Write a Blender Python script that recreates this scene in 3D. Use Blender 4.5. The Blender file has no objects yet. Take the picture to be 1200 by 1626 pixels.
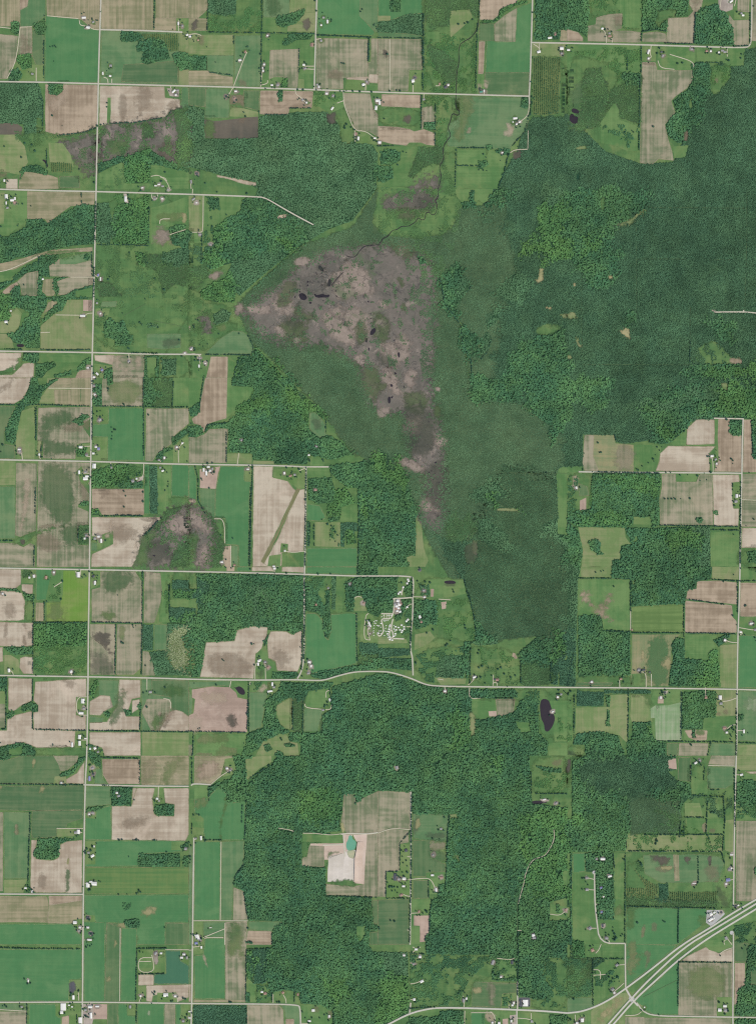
import bpy, math, random
import numpy as np
from mathutils import Vector
from mathutils.geometry import tessellate_polygon

# ------------------------------------------------------------------ camera, sky, sun, exposure
S = 4.65                      # metres per map unit (one unit of the plan drawing)
SC = bpy.context.scene
ALT = 14000.0
cam_d = bpy.data.cameras.new('survey_camera')
cam = bpy.data.objects.new('survey_camera', cam_d)
SC.collection.objects.link(cam)
cam.location = (0, 0, ALT)
cam_d.sensor_fit = 'VERTICAL'
cam_d.angle = 2 * math.atan(1626 * S / 2 / ALT)
cam_d.clip_start = 10.0
cam_d.clip_end = 90000.0
SC.camera = cam

SUN_EL, SUN_AZ = math.radians(54), math.radians(138)      # azimuth clockwise from north
world = bpy.data.worlds.new('World')
SC.world = world
world.use_nodes = True
wn = world.node_tree.nodes
sky = wn.new('ShaderNodeTexSky')
sky.sky_type = 'NISHITA'
sky.sun_disc = False
sky.sun_elevation = SUN_EL
sky.sun_rotation = SUN_AZ
wn['Background'].inputs['Strength'].default_value = 0.15
world.node_tree.links.new(sky.outputs[0], wn['Background'].inputs['Color'])
sun_d = bpy.data.lights.new('sun', 'SUN')
sun_d.energy = 3.0
sun_d.angle = math.radians(0.53)
sun_d.color = (1.0, 0.95, 0.88)
sun = bpy.data.objects.new('sun', sun_d)
SC.collection.objects.link(sun)
to_sun = Vector((math.cos(SUN_EL) * math.sin(SUN_AZ), math.cos(SUN_EL) * math.cos(SUN_AZ), math.sin(SUN_EL)))
sun.rotation_euler = to_sun.to_track_quat('Z', 'Y').to_euler()
SC.view_settings.view_transform = 'Standard'
SC.view_settings.look = 'None'
SC.view_settings.exposure = 0.0
SC.view_settings.gamma = 1.0
SC.view_settings.use_curve_mapping = False
SC.cycles.use_denoising = False
SC.cycles.max_bounces = 3
SC.cycles.diffuse_bounces = 1
SC.cycles.glossy_bounces = 1
SC.cycles.transparent_max_bounces = 16
SC.cycles.filter_width = 1.2
LIT = (1.165, 1.215, 1.37)    # how bright a white card lying flat renders; turns seen colour into base colour

random.seed(7)
RNG = np.random.default_rng(7)
COL = SC.collection

# ------------------------------------------------------------------ the survey plan
DATA = """
@g
W m 370,490 420,440 480,390 560,360 600,300 620,280 690,285 720,300 735,320 700,400 720,460 745,600 715,700 700,850 740,920 757,1020 735,960 715,920 680,860 655,800 620,745 560,720 500,640 460,600 420,560 400,545 385,510
W s 300,165 325,175 325,220 410,220 412,185 470,178 520,178 545,205 590,228 600,245 598,300 560,350 520,365 470,395 420,435 380,470 360,440 400,330 410,300 380,285 300,265
W g 830,210 845,187 900,180 960,240 1015,260 1068,258 1095,200 1120,120 1165,80 1200,70 1200,660 1090,670 1050,690 925,690 925,748 890,750 885,800 918,850 915,1000 880,1085 850,1010 755,1020 735,920 690,850 715,700 745,600 735,520 700,440 690,400 735,320 790,290 820,240
W m 690,400 735,320 760,330 800,300 810,420 790,560 770,640 850,640 900,700 880,760 800,740 740,860 690,850 715,700 745,600 735,520 700,440
W n 740,860 800,740 880,760 885,800 915,860 912,1000 880,1080 850,1010 757,1020 735,920
F mead 605,260 720,240 800,245 790,290 735,320 715,370 660,380 590,370 600,300
B k .3 605,280 700,245 735,320 700,420 660,440 650,380 600,370
F mrsh 385,488 410,472 440,455 465,425 500,408 530,392 560,394 600,390 640,392 680,405 694,440 686,480 692,560 684,600 690,640 704,700 708,760 700,825 682,838 672,800 678,760 648,738 660,700 640,660 612,655 585,645 572,610 575,580 545,560 500,548 430,545 398,518
B m .45 640,400 700,440 690,480 700,600 670,600 650,480
B m .4 400,520 500,555 560,580 600,660 560,640 500,600 420,555
B m .12 430,460 560,400 640,420 660,600 600,600 480,540
B k .3 690,300 735,310 720,400 700,440 660,440
P mrshp 600,545 622,540 640,560 632,585 610,580
P mrshp 628,530 650,535 652,560 635,565
P mrshp 600,590 625,585 635,610 615,622
P mrshp 640,590 660,595 658,615 642,612
P mrshp 640,665 668,662 670,685 645,690
P mrshp 688,690 706,692 704,712 690,710
P mrshp 640,728 672,738 672,752 640,744
P mrshp 668,790 686,788 690,815 672,815
P mrshp 520,430 560,410 585,440 560,480 530,470
P mrshp 430,470 460,465 470,490 440,500
P mrshp 540,490 580,490 590,530 560,545
P mrshg 590,500 620,505 615,545 596,540
P mrshg 575,580 605,585 600,640 580,630
P mrshg 640,620 680,625 678,655 645,655
P mrshg 440,510 490,515 480,540 440,535
@0,0
F otan 0,0 130,0 130,168 72,168 0,168
F brn 130,0 215,0 175,40 130,65
F gpas 130,65 175,40 215,0 295,0 292,100 215,168 130,168
F otan 297,0 637,0 637,185 590,185 520,125 300,100
F crop 290,100 500,120 560,180 632,190 630,525 285,520
F gtan 0,185 115,230 105,390 40,500 0,510
F gtan 125,175 205,175 205,355 115,390
P soil 130,225 165,225 185,280 210,300 205,330 165,345 130,335 150,280
F dcrop 208,180 285,230 280,415 230,415 205,350
F lawn 100,400 280,415 280,515 50,515 60,450
W f 120,350 200,340 205,430 150,440 110,390
W h 65,445 120,435 145,480 120,515 55,515
W h 70,140 100,132 128,145 125,210 100,222 75,200
W h 215,150 290,140 300,170 285,220 240,222 225,190
F otan 650,0 975,0 975,190 645,185
F otan 993,0 1200,0 1200,115 990,115
F otan 985,115 1120,115 1120,195 980,190
F lawn 1122,118 1200,118 1200,200 1122,195
F gpas 645,195 1140,205 1135,535 640,530
F dcroph 785,410 1135,385 1130,530 770,520
F lpas 1140,205 1200,205 1200,540 1135,540
W h 770,200 850,200 900,215 910,240 860,265 770,262
W h 880,250 905,260 915,320 870,330
W h 915,250 1000,235 1060,280 1080,370 1000,390 940,410 905,400 912,330
W h 1090,345 1180,330 1200,350 1200,440 1150,448 1120,410
W r 900,215 1135,212 1135,320 1080,330 1040,250 920,245
W s 0,520 245,525 280,640 275,830 160,860 150,790 0,775
F pas 245,530 285,530 285,620 270,610
F mead 225,740 275,750 275,830 235,830
F brn 290,535 622,540 620,800 540,840 460,860 370,860 290,835
P lsoil 320,640 400,600 440,560 390,540 420,620 360,700 330,720
W h 308,525 405,525 400,580 370,605 320,600
F tan 635,545 1045,550 1050,620 1145,630 1145,700 1085,700 1050,745 860,780 700,785 632,800
P soil 870,560 960,560 940,700 880,740
P soil 760,600 800,600 800,780 760,780
P soil 1070,640 1140,640 1130,700 1060,710
F pas 685,620 705,620 705,790 680,780
F yard 1060,560 1140,565 1135,615 1080,610
F gpas 1155,555 1200,555 1200,690 1148,690
F mead 95,855 280,840 370,865 540,840 612,815 605,1195 0,1195 0,1085
F muck 0,775 110,785 145,810 140,855 0,855
F lpas 0,855 95,855 160,930 180,1030 130,1110 40,1095 0,1080
F mrsh 400,900 520,880 615,820 610,1110 560,1110 470,1010 420,950
P muck 585,925 612,925 610,1010 590,990
F mrsh 625,800 860,785 1060,745 1090,705 1200,680 1200,1090 1060,1050 960,940 800,1000 630,1050
P mead 690,880 800,880 830,960 720,990 680,930
P muck 1000,930 1090,890 1110,960 1080,1030 1020,1000
W k 1100,700 1200,680 1200,1090 1120,1060 1130,850
B k .25 630,790 1060,745 1110,850 1100,1000 960,940 800,990 640,1040
B k .35 480,950 610,920 610,1090 520,1060
B k .4 90,830 370,860 540,840 610,810 610,850 300,890 250,1000 100,900
W k 900,790 970,790 980,870 920,880
W f 790,1000 950,940 1050,1020 960,1060 950,1160 810,1165 790,1110
W h 950,960 1050,1010 1200,1080 1200,1095 1050,1070 960,1050
W h 625,1040 790,985 800,1030 720,1050 640,1095 625,1100
F pas 630,1100 720,1058 775,1030 788,1110 808,1168 960,1165 960,1200 620,1200
B k .2 630,1100 720,1058 780,1030 788,1110 808,1168 700,1195 620,1200
F pas 960,1040 1200,1095 1200,1200 960,1200
F lpas 310,905 400,910 450,980 470,1060 320,1040
W r 320,1030 460,1040 465,1095 330,1095
F otan 130,1100 180,1085 250,1095 370,1130 375,1200 120,1200
F dcrop 380,1120 505,1115 510,1195 380,1195
W h 145,1060 240,1045 310,1085 300,1115 240,1100 160,1090 130,1140
F tan 40,1135 115,1135 115,1200 40,1200
P soil 0,1085 40,1095 40,1130 0,1140
O 265,1015 285,1012 300,1030 310,1055 300,1065 292,1035
H 282,250 280,500
H 985,0 980,190
H 275,640 272,830
H 250,620 275,640
H 300,950 300,1070
H 860,780 700,785 632,795
H 1060,745 860,780
H 1090,705 1060,745
H 370,862 540,840 612,815
t 322,298 338,296 350,292 358,300 345,390 335,735 398,800 640,75 620,800 505,1075 30,930 138,1000 285,100 285,125 1100,188 680,680 682,655 600,1120 600,1160 1050,1095 160,910 205,920 225,960
X w 7 3 0 : 535,113
X w 6 4 -10 : 562,175
X g 4 3 35 : 594,140
X w 5 2.5 90 : 655,467
X w 4 3 0 : 702,483
X g 4 4 0 : 705,418
X w 5 2.5 90 : 1134,150
X g 3 2.5 30 : 1160,165
X g 4 3 -20 : 208,470
X w 4 3 20 : 1190,222
X w 7 3 45 : 1105,580
X g 4 3 0 : 1130,575
X w 3 3 0 : 1118,603
X w 3 4 0 : 30,1148
X w 4 2 0 : 990,1180 1010,1172
X g 4 3 0 : 1035,1183
X w 4 2 10 : 905,1193
R d 660,490 685,498 688,528
R d 712,500 712,528
R d 232,430 232,515
R d 640,190 595,187 575,175
R d 300,100 500,118
R d 505,130 510,160 545,165
R d 1135,200 1135,130
R d 0,172 70,180
R d 130,172 205,170
R d 130,172 105,390 45,500
R d 1085,545 1085,560
R d 960,1120 1010,1110 1060,1150 1080,1200
R d 1020,1125 1050,1130 1060,1150
@300,0
F otan 0,0 125,0 120,60 60,115 0,115
F otan 0,115 118,118 118,195 0,195
P muck 20,150 50,120 55,160 40,190 20,190
F mead 120,0 470,0 465,210 120,205
W s 125,0 305,0 300,90 230,100 120,80
B f .6 125,90 300,90 295,205 125,200
B f .5 380,40 465,60 465,200 300,200 300,110
F gpas 470,0 640,0 640,110 470,110
P dcrop 500,0 570,20 580,80 520,90 485,40
F pas 470,110 640,110 620,215 465,210
F lpas 645,0 805,0 805,80 640,80
F lpas 640,80 808,80 808,210 625,200
P muck 730,120 765,120 775,170 750,200 725,170
W h 560,110 620,90 740,60 730,95 680,150 600,175 555,160
F crop 820,0 1090,0 1085,100 1180,200 1170,225 815,220
F gpas 1090,0 1200,0 1200,210 1180,200 1080,100
F lpas 0,220 285,220 285,350 115,350 0,340
P soil 55,220 95,225 95,290 60,285
F gpas 115,350 285,350 285,490 150,470 115,445
W h 0,355 115,355 115,445 0,445
F otan 0,448 115,448 200,478 280,490 280,545 0,540
F gpas 290,225 460,225 455,550 290,545
P soil 315,510 350,500 375,540 310,540
F pas 462,220 805,222 800,560 460,550
F gtan 515,318 705,310 690,558 630,555 600,490 540,490 508,505
W h 590,280 640,220 790,215 770,250 680,255 620,290
F lpas 698,500 730,505 730,562 695,558
F pas 735,470 798,470 795,562 733,562
F gtan 810,240 1135,250 1135,500 980,495 980,565 810,560
F gtan 1155,245 1200,245 1200,500 1140,490 1135,400 1155,390
P soil 880,460 960,440 990,480 930,510 880,500
F tan 1140,470 1200,470 1200,530 1140,525
F tan 1000,490 1140,485 1135,515 1000,505
F lawn 1000,505 1130,510 1130,570 990,570
F pas 1130,535 1200,540 1200,580 1130,575
W f 600,495 630,495 628,555 580,555
F dcrop 0,555 110,558 105,680 0,670
F gpas 110,560 260,565 255,750 100,750
F pas 240,565 345,570 345,600 265,600
P soil 265,600 345,600 345,668 300,670 258,650
F dcrop 345,575 450,575 445,705 345,680
F lpas 265,670 440,710 440,745 260,740
F muck 160,770 440,740 440,880 100,878 100,755
P mead 100,755 165,760 160,875 100,875
P soil 320,745 370,745 350,780 320,775
F brn 455,575 790,580 780,685 640,690 630,730 450,725
W h 568,570 597,570 595,645 570,645
F gtan 985,590 1150,595 1170,690 1200,730 1200,870 1150,840 1120,830 1050,830 1020,750 985,650
F mead 870,680 980,660 1040,810 1055,910 960,900 960,760
F pas 790,580 980,590 985,680 900,720 790,660
B f .6 790,580 980,590 950,660 880,640 790,690
P muck 870,720 930,715 930,790 880,780
F lawn 1060,835 1120,840 1200,900 1200,920 1060,910
H 120,205 470,210 800,215
H 815,225 1160,240
H 815,222 1160,237
H 465,0 460,550
H 285,215 285,285
H 1140,240 1138,395
H 1143,250 1141,390
H 120,60 118,195
H 130,460 280,480
H 700,310 698,470
H 485,728 630,732
H 640,688 780,688
t 115,300 170,397 455,345 375,297 365,300 970,402 985,405 690,570 725,572 960,580 985,582 1000,578 1040,580 1085,582 1160,585 985,505 990,800 1030,810 990,815 1000,790 445,710 350,715 360,740 105,1165 1100,60 1090,75 1180,150 1190,170 1175,160 1195,185 810,70 800,5 240,615 255,605 487,565
X w 4 3 0 : 8,232
X r 3 3 20 : 60,255
X w 3 2.5 0 : 500,226
X w 5.5 3 5 : 325,383
X r 4 3 70 : 358,330
X w 3 3 0 : 478,410 472,450
X w 3 2 80 : 468,432
X w 4 3 0 : 528,541
X g 4 3 0 : 565,540
X w 4 3 0 : 730,412
X g 4 3 20 : 738,435
X g 4 3 0 : 855,112
X w 3 6 0 : 880,138
X w 3 3 0 : 840,160
X g 4 4 0 : 840,258
X r 5 6 0 : 783,285
X w 2.5 4 0 : 825,553
X g 4 3 0 : 815,538
X w 5 4 20 : 1108,538
X g 3 3 40 : 1128,520
X w 4 2.5 0 : 298,580
X g 3 3 0 : 238,612
X r 3 3 30 : 290,625
X w 3 3 0 : 748,652
X g 3 3 40 : 722,635
X w 4 3 0 : 875,595
X g 4 3 60 : 915,610
X w 6 3 50 : 910,690
X r 3 4 20 : 1062,850
X w 3.5 6 -10 : 1075,880
X w 4 3 0 : 1180,878
X w 8 4 80 : 1188,685
X w 5 4 0 : 1195,640
X g 3 6 10 : 15,1155
X d 4 3 0 : 52,1103
R d 285,545 350,370 370,330
R d 285,548 255,600 240,612
R d 455,552 468,440
R d 460,540 500,530 500,510
R d 795,420 730,420
R d 795,440 740,437
R d 810,250 840,245
R d 675,570 680,600 715,620 740,650
R d 980,580 983,660 1010,730 1050,830 1120,832 1165,865 1200,890
R d 940,655 980,640
R d 1120,575 1122,530
R d 1052,830 1056,900
R d 0,220 45,212 80,225
R d 15,1200 12,1155
F tan 175,1110 290,1130 430,1160 428,1182 350,1170 240,1135 180,1125
@600,0
F crop 0,0 80,0 80,70 140,70 145,0 290,0 290,85 180,95 80,130 0,135
F lpas 0,100 80,100 80,130 0,135
W h 80,0 142,0 142,75 80,75
W s 0,140 90,130 180,95 290,88 310,180 290,225 0,205
F gpas 0,205 160,210 285,225 280,245 0,235
F gtan 0,245 285,250 280,445 200,445 190,580 0,575
P muck 30,310 60,330 75,365 50,370 35,340
F lawn 198,448 275,448 270,582 192,578
F mead 290,0 640,0 640,150 600,200 625,600 275,585
W k 295,0 640,0 635,110 560,60 460,70 460,160 380,170 330,180 300,90
B f .5 300,180 520,240 500,600 280,590
B f .45 510,240 625,250 620,590 500,600
W k 320,280 420,330 500,400 495,500 440,540 370,440 330,360
F lpas 460,70 580,60 600,110 550,160 460,240 455,130
F pas 320,190 390,190 390,270 310,265
F brn 643,0 940,0 880,15 800,50 760,100 730,125 645,125
F crop 640,150 740,150 740,265 870,265 880,50 970,15 975,20 960,600 680,600 680,470 690,260 640,260
F dcrop 640,150 740,150 740,262 640,260
F gtan 740,150 800,100 880,50 870,265 738,262
F brn 640,263 680,263 668,470 635,470
F dcrop 675,460 960,460 955,605 680,600
F pas 632,470 672,470 680,600 625,598
P lsoil 630,535 650,530 655,575 690,590 675,515 690,520 680,600 640,595
W f 770,60 880,15 950,5 950,15 860,40 800,80 760,130 690,150 650,150 660,130 730,130 760,105
W h 985,0 1200,0 1200,190 1160,190 1150,250 1000,255 985,200 1000,150
F pas 985,10 1000,10 1000,200 985,250
F otan 1160,190 1200,190 1200,260 1155,260
F lpas 980,275 1195,275 1170,360 975,355
F mead 975,355 1200,360 1200,750 1110,740 985,740 965,620
W r 980,360 1160,370 1150,720 1080,730 985,730 980,560
F gpas 0,600 960,620 960,750 940,830 850,920 840,950 440,930 430,800 520,740 500,620
F brn 25,598 270,605 270,685 150,680 20,675
F mead 0,680 270,690 265,800 150,800 0,790
P muck 170,740 205,725 205,780 165,775
F gtan 280,685 365,665 370,775 290,775 285,820 272,820
F brn 0,800 120,805 200,820 230,835 290,820 362,845 358,925 310,920 270,905 200,905 180,925 90,915 0,890
W h 290,778 362,778 362,830 300,820
F mead 270,605 500,610 520,740 440,800 430,930 360,930 365,665 300,660
B f .4 275,610 500,610 440,800 430,930 370,930 375,680 300,650
P lpas 500,610 580,610 600,650 560,800 520,900 480,880 520,740
P lsoil 570,810 590,815 585,850 560,850
P lsoil 810,790 850,800 860,840 830,870 800,845 840,830
F pas 0,930 420,930 390,1040 385,1130 400,1200 180,1200 90,1190 0,1180
W h 20,960 80,945 145,970 140,1020 80,1050 15,1040
W h 0,1050 95,1060 95,1130 40,1160 0,1150
W k 260,935 420,935 420,1050 330,1040 260,1090 200,1130 220,1060
F mrsh 220,1180 290,1140 400,1130 390,1200 220,1200
F pas 505,950 680,950 690,1050 505,1050
F pas 500,1055 690,1060 700,950 830,970 800,1080 760,1200 500,1200
W h 640,1030 690,1015 700,1040 660,1075 635,1070
W h 685,930 725,920 730,945 690,955
W h 745,950 840,945 835,985 780,980 750,970
P muck 850,960 910,960 900,1000 860,1020
H 643,0 640,125
H 632,150 625,300 620,590
H 280,90 285,580
H 290,90 290,440
H 510,940 690,940
H 505,1053 650,1053
H 495,950 490,1200
H 830,970 800,1100 760,1200
H 960,720 930,840 850,930
H 275,610 275,820
H 365,665 362,930
H 0,930 100,925
H 0,240 285,245
H 975,615 965,740
W h 910,612 960,620 950,690 905,680
t 668,980 685,1000 640,1080 668,1082 690,1085 650,1060 160,965 180,970 125,1048 775,1020 790,1110 830,980 980,80 985,130 970,520 60,345 120,575 75,580 140,578 40,755 510,155 550,150 570,145 600,125
X w 5 5 10 : 222,515
X d 4 3 0 : 234,495
X r 3 4 0 : 390,535
X d 5 5 30 : 428,553
X w 3 3 20 : 445,540
X t 5 3 5 : 655,583
X w 2 4 0 : 672,578
X w 7 3.5 5 : 870,752
X w 4 2.5 20 : 880,788 898,775
X w 2 2 0 : 856,775
X w 7 3 10 : 1090,241
X r 3 3 0 : 1125,220
X w 6 4 10 : 1020,330
X w 6 5 0 : 1165,308
X g 4 3 0 : 1165,340
X w 3 9 0 : 10,650
X w 5 4 0 : 10,905
X g 4 3 20 : 290,632
X w 3 2 20 : 788,970
R d 222,588 222,525
R d 290,598 290,635
R d 365,545 390,545
R d 673,602 670,580
R d 960,615 958,700 945,740 905,770
R d 838,970 870,950 950,948
R d 950,948 952,830
R d 985,280 1020,300 1025,325
R d 1025,272 1022,310
R d 75,250 75,575
S 640,120 630,190 590,240 550,260 510,290 515,400 500,450 495,600 490,680 520,710 510,738 470,715 460,770 440,810 465,860 440,890 420,920 410,960 420,1010 385,1060 405,1120 380,1200
@900,0
W h 0,0 130,0 140,90 130,170 125,240 90,210 30,190 0,180
F mead 130,0 475,0 470,200 350,180 350,90 270,90 180,110 140,80
B f .4 140,20 470,0 470,190 360,180 280,90 180,105
F pas 310,40 420,0 470,0 470,180 360,170 350,90
F brn 0,185 70,205 100,240 100,262 0,260
F gtan 130,165 180,155 185,110 270,90 350,85 345,180 300,195 400,195 465,205 465,270 130,262
P soil 300,100 350,90 345,150 300,160
W h 475,0 780,0 765,100 640,110 630,200 560,190 475,205
P mead 575,60 690,60 690,100 600,150 570,190 560,130
F gtan 480,210 570,200 625,215 625,268 475,265
F gtan 640,115 765,110 800,70 775,30 770,0 920,0 850,50 815,80 800,275 625,270
P soil 770,0 900,0 820,70 780,110 800,60
W h 815,90 850,50 950,20 1000,70 1050,150 1060,290 810,280
F yard 960,0 1075,0 1050,60 1010,75 960,60
P qry 1000,0 1065,0 1055,25 1010,20
F gtan 1080,0 1160,0 1155,80 1080,70
F lawn 1060,70 1160,85 1160,125 1060,120
F gtan 1030,95 1055,130 1155,125 1150,290 1060,290 1050,170 1020,130
F gtan 1175,0 1200,0 1200,265 1172,260
F pas 0,285 470,290 470,460 0,460
B f .5 0,330 470,300 470,450 0,700
F mead 0,330 240,400 330,450 300,580 280,660 210,800 0,820
W k 120,430 200,440 260,560 250,680 200,800 0,850 0,780 90,700 90,560
P gpas 40,540 120,520 120,640 60,700 20,690
B f .5 200,300 470,300 470,450 330,480 240,420
W k 270,570 340,540 470,480 465,780 330,740 330,680 260,680
W h 345,460 465,465 460,540 390,540 345,500
F pas 210,780 300,650 330,700 330,760 450,800 445,960 380,960 290,920 210,910
B h .2 210,780 450,800 445,950 210,910
F gtan 475,395 560,395 570,445 805,448 795,510 760,560 690,610 660,640 685,715 620,790 640,880 665,960 675,1020 580,1010 540,1045 460,1035
P soil 475,395 555,400 560,415 475,415
F lawn 475,295 570,295 560,390 475,385
F pas 575,300 815,305 810,445 575,440
F pas 820,305 1130,300 1120,420 1000,430 990,400 820,395
W h 790,400 900,400 960,560 870,650 820,740 770,850 760,900 700,910 640,860 625,790 690,710 670,640 760,570 800,500
P mead 775,630 795,630 795,690 775,690
F mead 905,420 1040,410 1040,490 960,600 910,600
B f .5 905,420 1040,410 1040,490 960,560 920,540
P soil 930,500 955,490 950,530 930,530
P soil 740,840 770,820 765,900 740,895
F pas 670,930 770,920 750,1000 680,1005
P lpas 60,930 125,920 120,950 60,950
H 470,295 468,470
H 460,470 455,960
H 475,190 470,265
H 815,80 805,280
H 812,90 803,280
H 480,200 560,190 630,200
H 380,360 380,450
H 625,275 800,280
H 1060,295 1150,290
H 1160,80 1160,280
H 820,398 990,398
t 410,830 420,840 400,850 365,840 545,805 1180,40 1010,380 1025,385 1105,345 1100,370 570,340 730,400 700,405
X w 4 3 30 : 222,182
X r 6 4 0 : 270,230
X g 4 3 0 : 268,212
X w 8 3 70 : 515,330
X w 3 3 0 : 515,372
X g 4 3 70 : 605,355
X d 3 3 0 : 598,330
X g 4 3 0 : 790,312
X w 3 3 0 : 910,325
X r 4 3 0 : 885,325
X w 3 3 0 : 962,333
X g 5 3 0 : 985,322 1000,330
X w 4 3 0 : 1115,98
X g 3 3 0 : 1105,85
X w 5 3 0 : 8,318
X w 6 3 40 : 1040,10
R d 248,272 246,215 225,185
R d 285,270 282,240
R d 532,290 525,345 535,360 520,372
R d 780,295 780,315
R d 1015,305 1015,360
R d 650,345 700,360 780,385 805,410 800,430
R d 575,385 590,432 680,440
R d 975,0 970,45
R d 1070,0 1060,40
O 25,695 45,685 80,705 70,725 30,715
O 15,730 35,720 50,740 70,735 65,790 40,785 15,770
P dtree 55,1110 75,1090 80,1140 60,1140
@0,300
F pas 0,10 175,15 175,200 60,290 0,320
F lpas 0,25 35,25 25,220 0,230
F otan 175,15 520,22 605,22 600,100 540,100 450,110 340,190 310,220 285,190 175,190
W h 0,340 60,300 165,240 175,195 270,190 300,220 380,170 490,110 540,100 605,105 600,350 460,360 260,405 200,430 100,435 60,470 0,510
F otan 270,400 350,385 590,370 590,395 480,400 300,420 255,430 60,530 0,600 0,520 70,460 150,440
P pas 300,395 490,385 500,400 300,415
P lsoil 505,385 585,385 585,398 505,398
F pas 0,560 100,510 240,450 130,520 80,580 0,640
W h 0,640 80,580 140,510 250,455 260,420 380,420 370,470 310,490 315,540 320,560 260,550 250,520 180,530 110,575 70,600 20,640
F gtan 380,445 590,445 590,555 450,560 320,555 315,490
F gpas 380,440 590,400 590,450 480,480 380,480
F gtan 365,580 450,560 595,560 595,605 490,635 420,670 375,675 360,620
F gtan 110,590 170,535 245,520 245,680 140,675 130,610
F brn 20,650 70,610 110,590 120,610 70,660 20,670
F otan 280,575 340,570 350,630 370,640 340,680 300,680 270,650
W h 70,660 105,612 130,615 130,680 70,680
W h 340,570 440,555 360,590 380,640 360,680 345,640
W h 250,520 275,570 265,650 300,690 420,675 480,640 600,610 600,690 530,700 440,700 370,720 300,700 0,690 0,640 30,670 240,685
F pas 480,650 590,625 585,690 480,690
W h 0,690 300,690 300,740 260,810 255,1010 170,1010 155,985 100,980 40,950 40,920 100,910 140,870 185,780 110,750 80,760 70,830 0,840
W f 0,700 110,690 100,770 60,840 0,830
F lpas 80,760 110,755 140,790 125,870 90,915 0,910 0,850 60,840
F pas 145,790 190,785 180,820 130,865
F otan 280,790 310,720 370,700 360,730 300,780
W h 310,780 380,710 450,700 420,740 400,790 280,850 265,840
F lpas 400,770 430,705 530,705 530,780 590,785 588,1020 260,1015 260,870 350,790
F soilp 530,705 588,705 588,778 530,775
F lpas 0,920 40,920 80,960 90,1010 0,1020
O 105,985 155,985 155,1005 110,1005
F mead 615,20 1200,30 1200,1050 600,1045 600,600
W f 780,90 950,40 945,350 720,350 700,240 740,120
B f .35 700,30 950,40 940,130 760,100
W s 615,90 690,85 720,230 700,350 615,340
F yard 785,30 805,30 818,90 800,90
B k .35 615,360 860,360 850,480 1000,500 1040,640 980,700 800,690 620,500
W k 860,400 1040,430 1200,390 1200,620 1090,600 1040,680 1000,520 960,500 880,470
W s 1040,410 1200,360 1200,480 1090,500 1020,470
W f 860,400 900,400 940,440 930,490 880,480
F pas 960,120 1080,90 1190,45 1190,230 1100,240 1000,250 960,360
P lpas 1000,160 1180,150 1180,190 1020,210
P hay 1160,155 1185,155 1182,215 1160,215
P mrshl 1010,250 1080,280 1095,345 985,355 990,270
W h 1095,285 1190,260 1200,260 1200,370 1110,360 1090,330
W h 1080,240 1180,225 1180,250 1100,280 1075,270
B k .15 620,700 1000,700 1200,650 1200,870 900,850 850,990 600,1030
W k 610,590 700,600 780,690 640,680
F gpas 650,715 745,712 740,750 640,750
F lawn 610,760 700,760 690,805 605,805
W h 660,850 700,815 740,850 790,840 820,920 850,940 830,990 780,1000 730,990 730,950 680,945 660,910
F gpas 935,920 1150,920 1150,1010 1040,1020 935,1010
P muckg 1030,960 1150,950 1140,1000 1040,1010
B s .4 870,840 1010,860 1010,890 880,870
F tan 0,1040 140,1040 130,1110 100,1150 0,1170
F tan 0,1180 80,1180 150,1110 220,1100 215,1200 0,1200
F mead 130,1050 150,1100 90,1170 0,1185 0,1172 95,1150
W h 150,1035 250,1040 250,1090 230,1110 150,1090
F pas 250,1045 585,1050 580,1080 500,1150 260,1200 240,1200
F pas 300,1050 580,1060 540,1100 350,1100
W h 230,1110 350,1100 360,1120 300,1160 270,1200 225,1200
W h 490,1140 540,1080 580,1070 585,1090 540,1130 500,1160
W h 340,1180 450,1155 460,1180 350,1200 
F brn 500,1155 585,1145 582,1200 480,1200
F tan 600,1055 730,1055 720,1120 640,1100 605,1090
F gtan 725,1060 920,1055 915,1200 720,1200 715,1120
P lsoil 740,1060 760,1060 750,1130 800,1150 850,1130 880,1120 860,1060 890,1080 890,1150 740,1160
F lawn 600,1110 680,1120 715,1125 715,1200 600,1200
W h 660,1150 715,1130 720,1200 660,1200
W h 920,1060 1010,1060 1010,1200 920,1200
F pas 935,1070 995,1070 995,1200 935,1200
F mead 1015,1060 1200,1055 1200,1200 1015,1200
W s 1030,1080 1120,1080 1120,1180 1030,1190
H 30,1018 150,1020
H 265,1020 400,1025
H 400,1025 580,1020
H 600,500 600,690
H 612,80 605,330
H 620,355 860,355
H 860,360 950,360
H 950,120 945,350
H 1000,1045 830,1040
H 585,400 588,560
H 248,430 252,540
H 0,640 30,620
H 520,30 522,95
t 200,110 820,65 910,245 800,240 780,245 825,405 940,470 925,700 780,790 900,860 960,855 965,870 890,850 1005,880 145,95 120,225 115,235 10,240 8,300 650,770 155,610 815,1010 822,1015 1150,775 1140,960 985,570 1035,635 1045,640 190,260 130,265 700,560 690,575
W h 535,420 560,408 575,430 560,455 535,445
B k .5 390,410 520,400 520,430 460,450 380,460
X w 5 8 0 : 43,50
X w 6 4 0 : 80,72
X r 4 4 0 : 95,85
X w 3 5 0 : 97,62
X g 4 3 20 : 50,120
X w 2 5 0 : 42,90
X w 4 9 0 : 800,65
X g 4 3 0 : 985,62
X w 3.5 2 0 : 1032,62
X b 3 4 0 : 625,548
X w 2 6 0 : 640,572
X g 3 3 0 : 618,725
X w 3 2 40 : 640,792
X w 9 3 0 : 528,806
X w 3 3 0 : 275,573
X w 5 4 0 : 42,845
X w 3 2 0 : 72,775
X g 4 3 50 : 820,1095
X w 4 2 0 : 560,1136
X b 4 3 30 : 650,1150
X w 5 3 -40 : 620,1175
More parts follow.
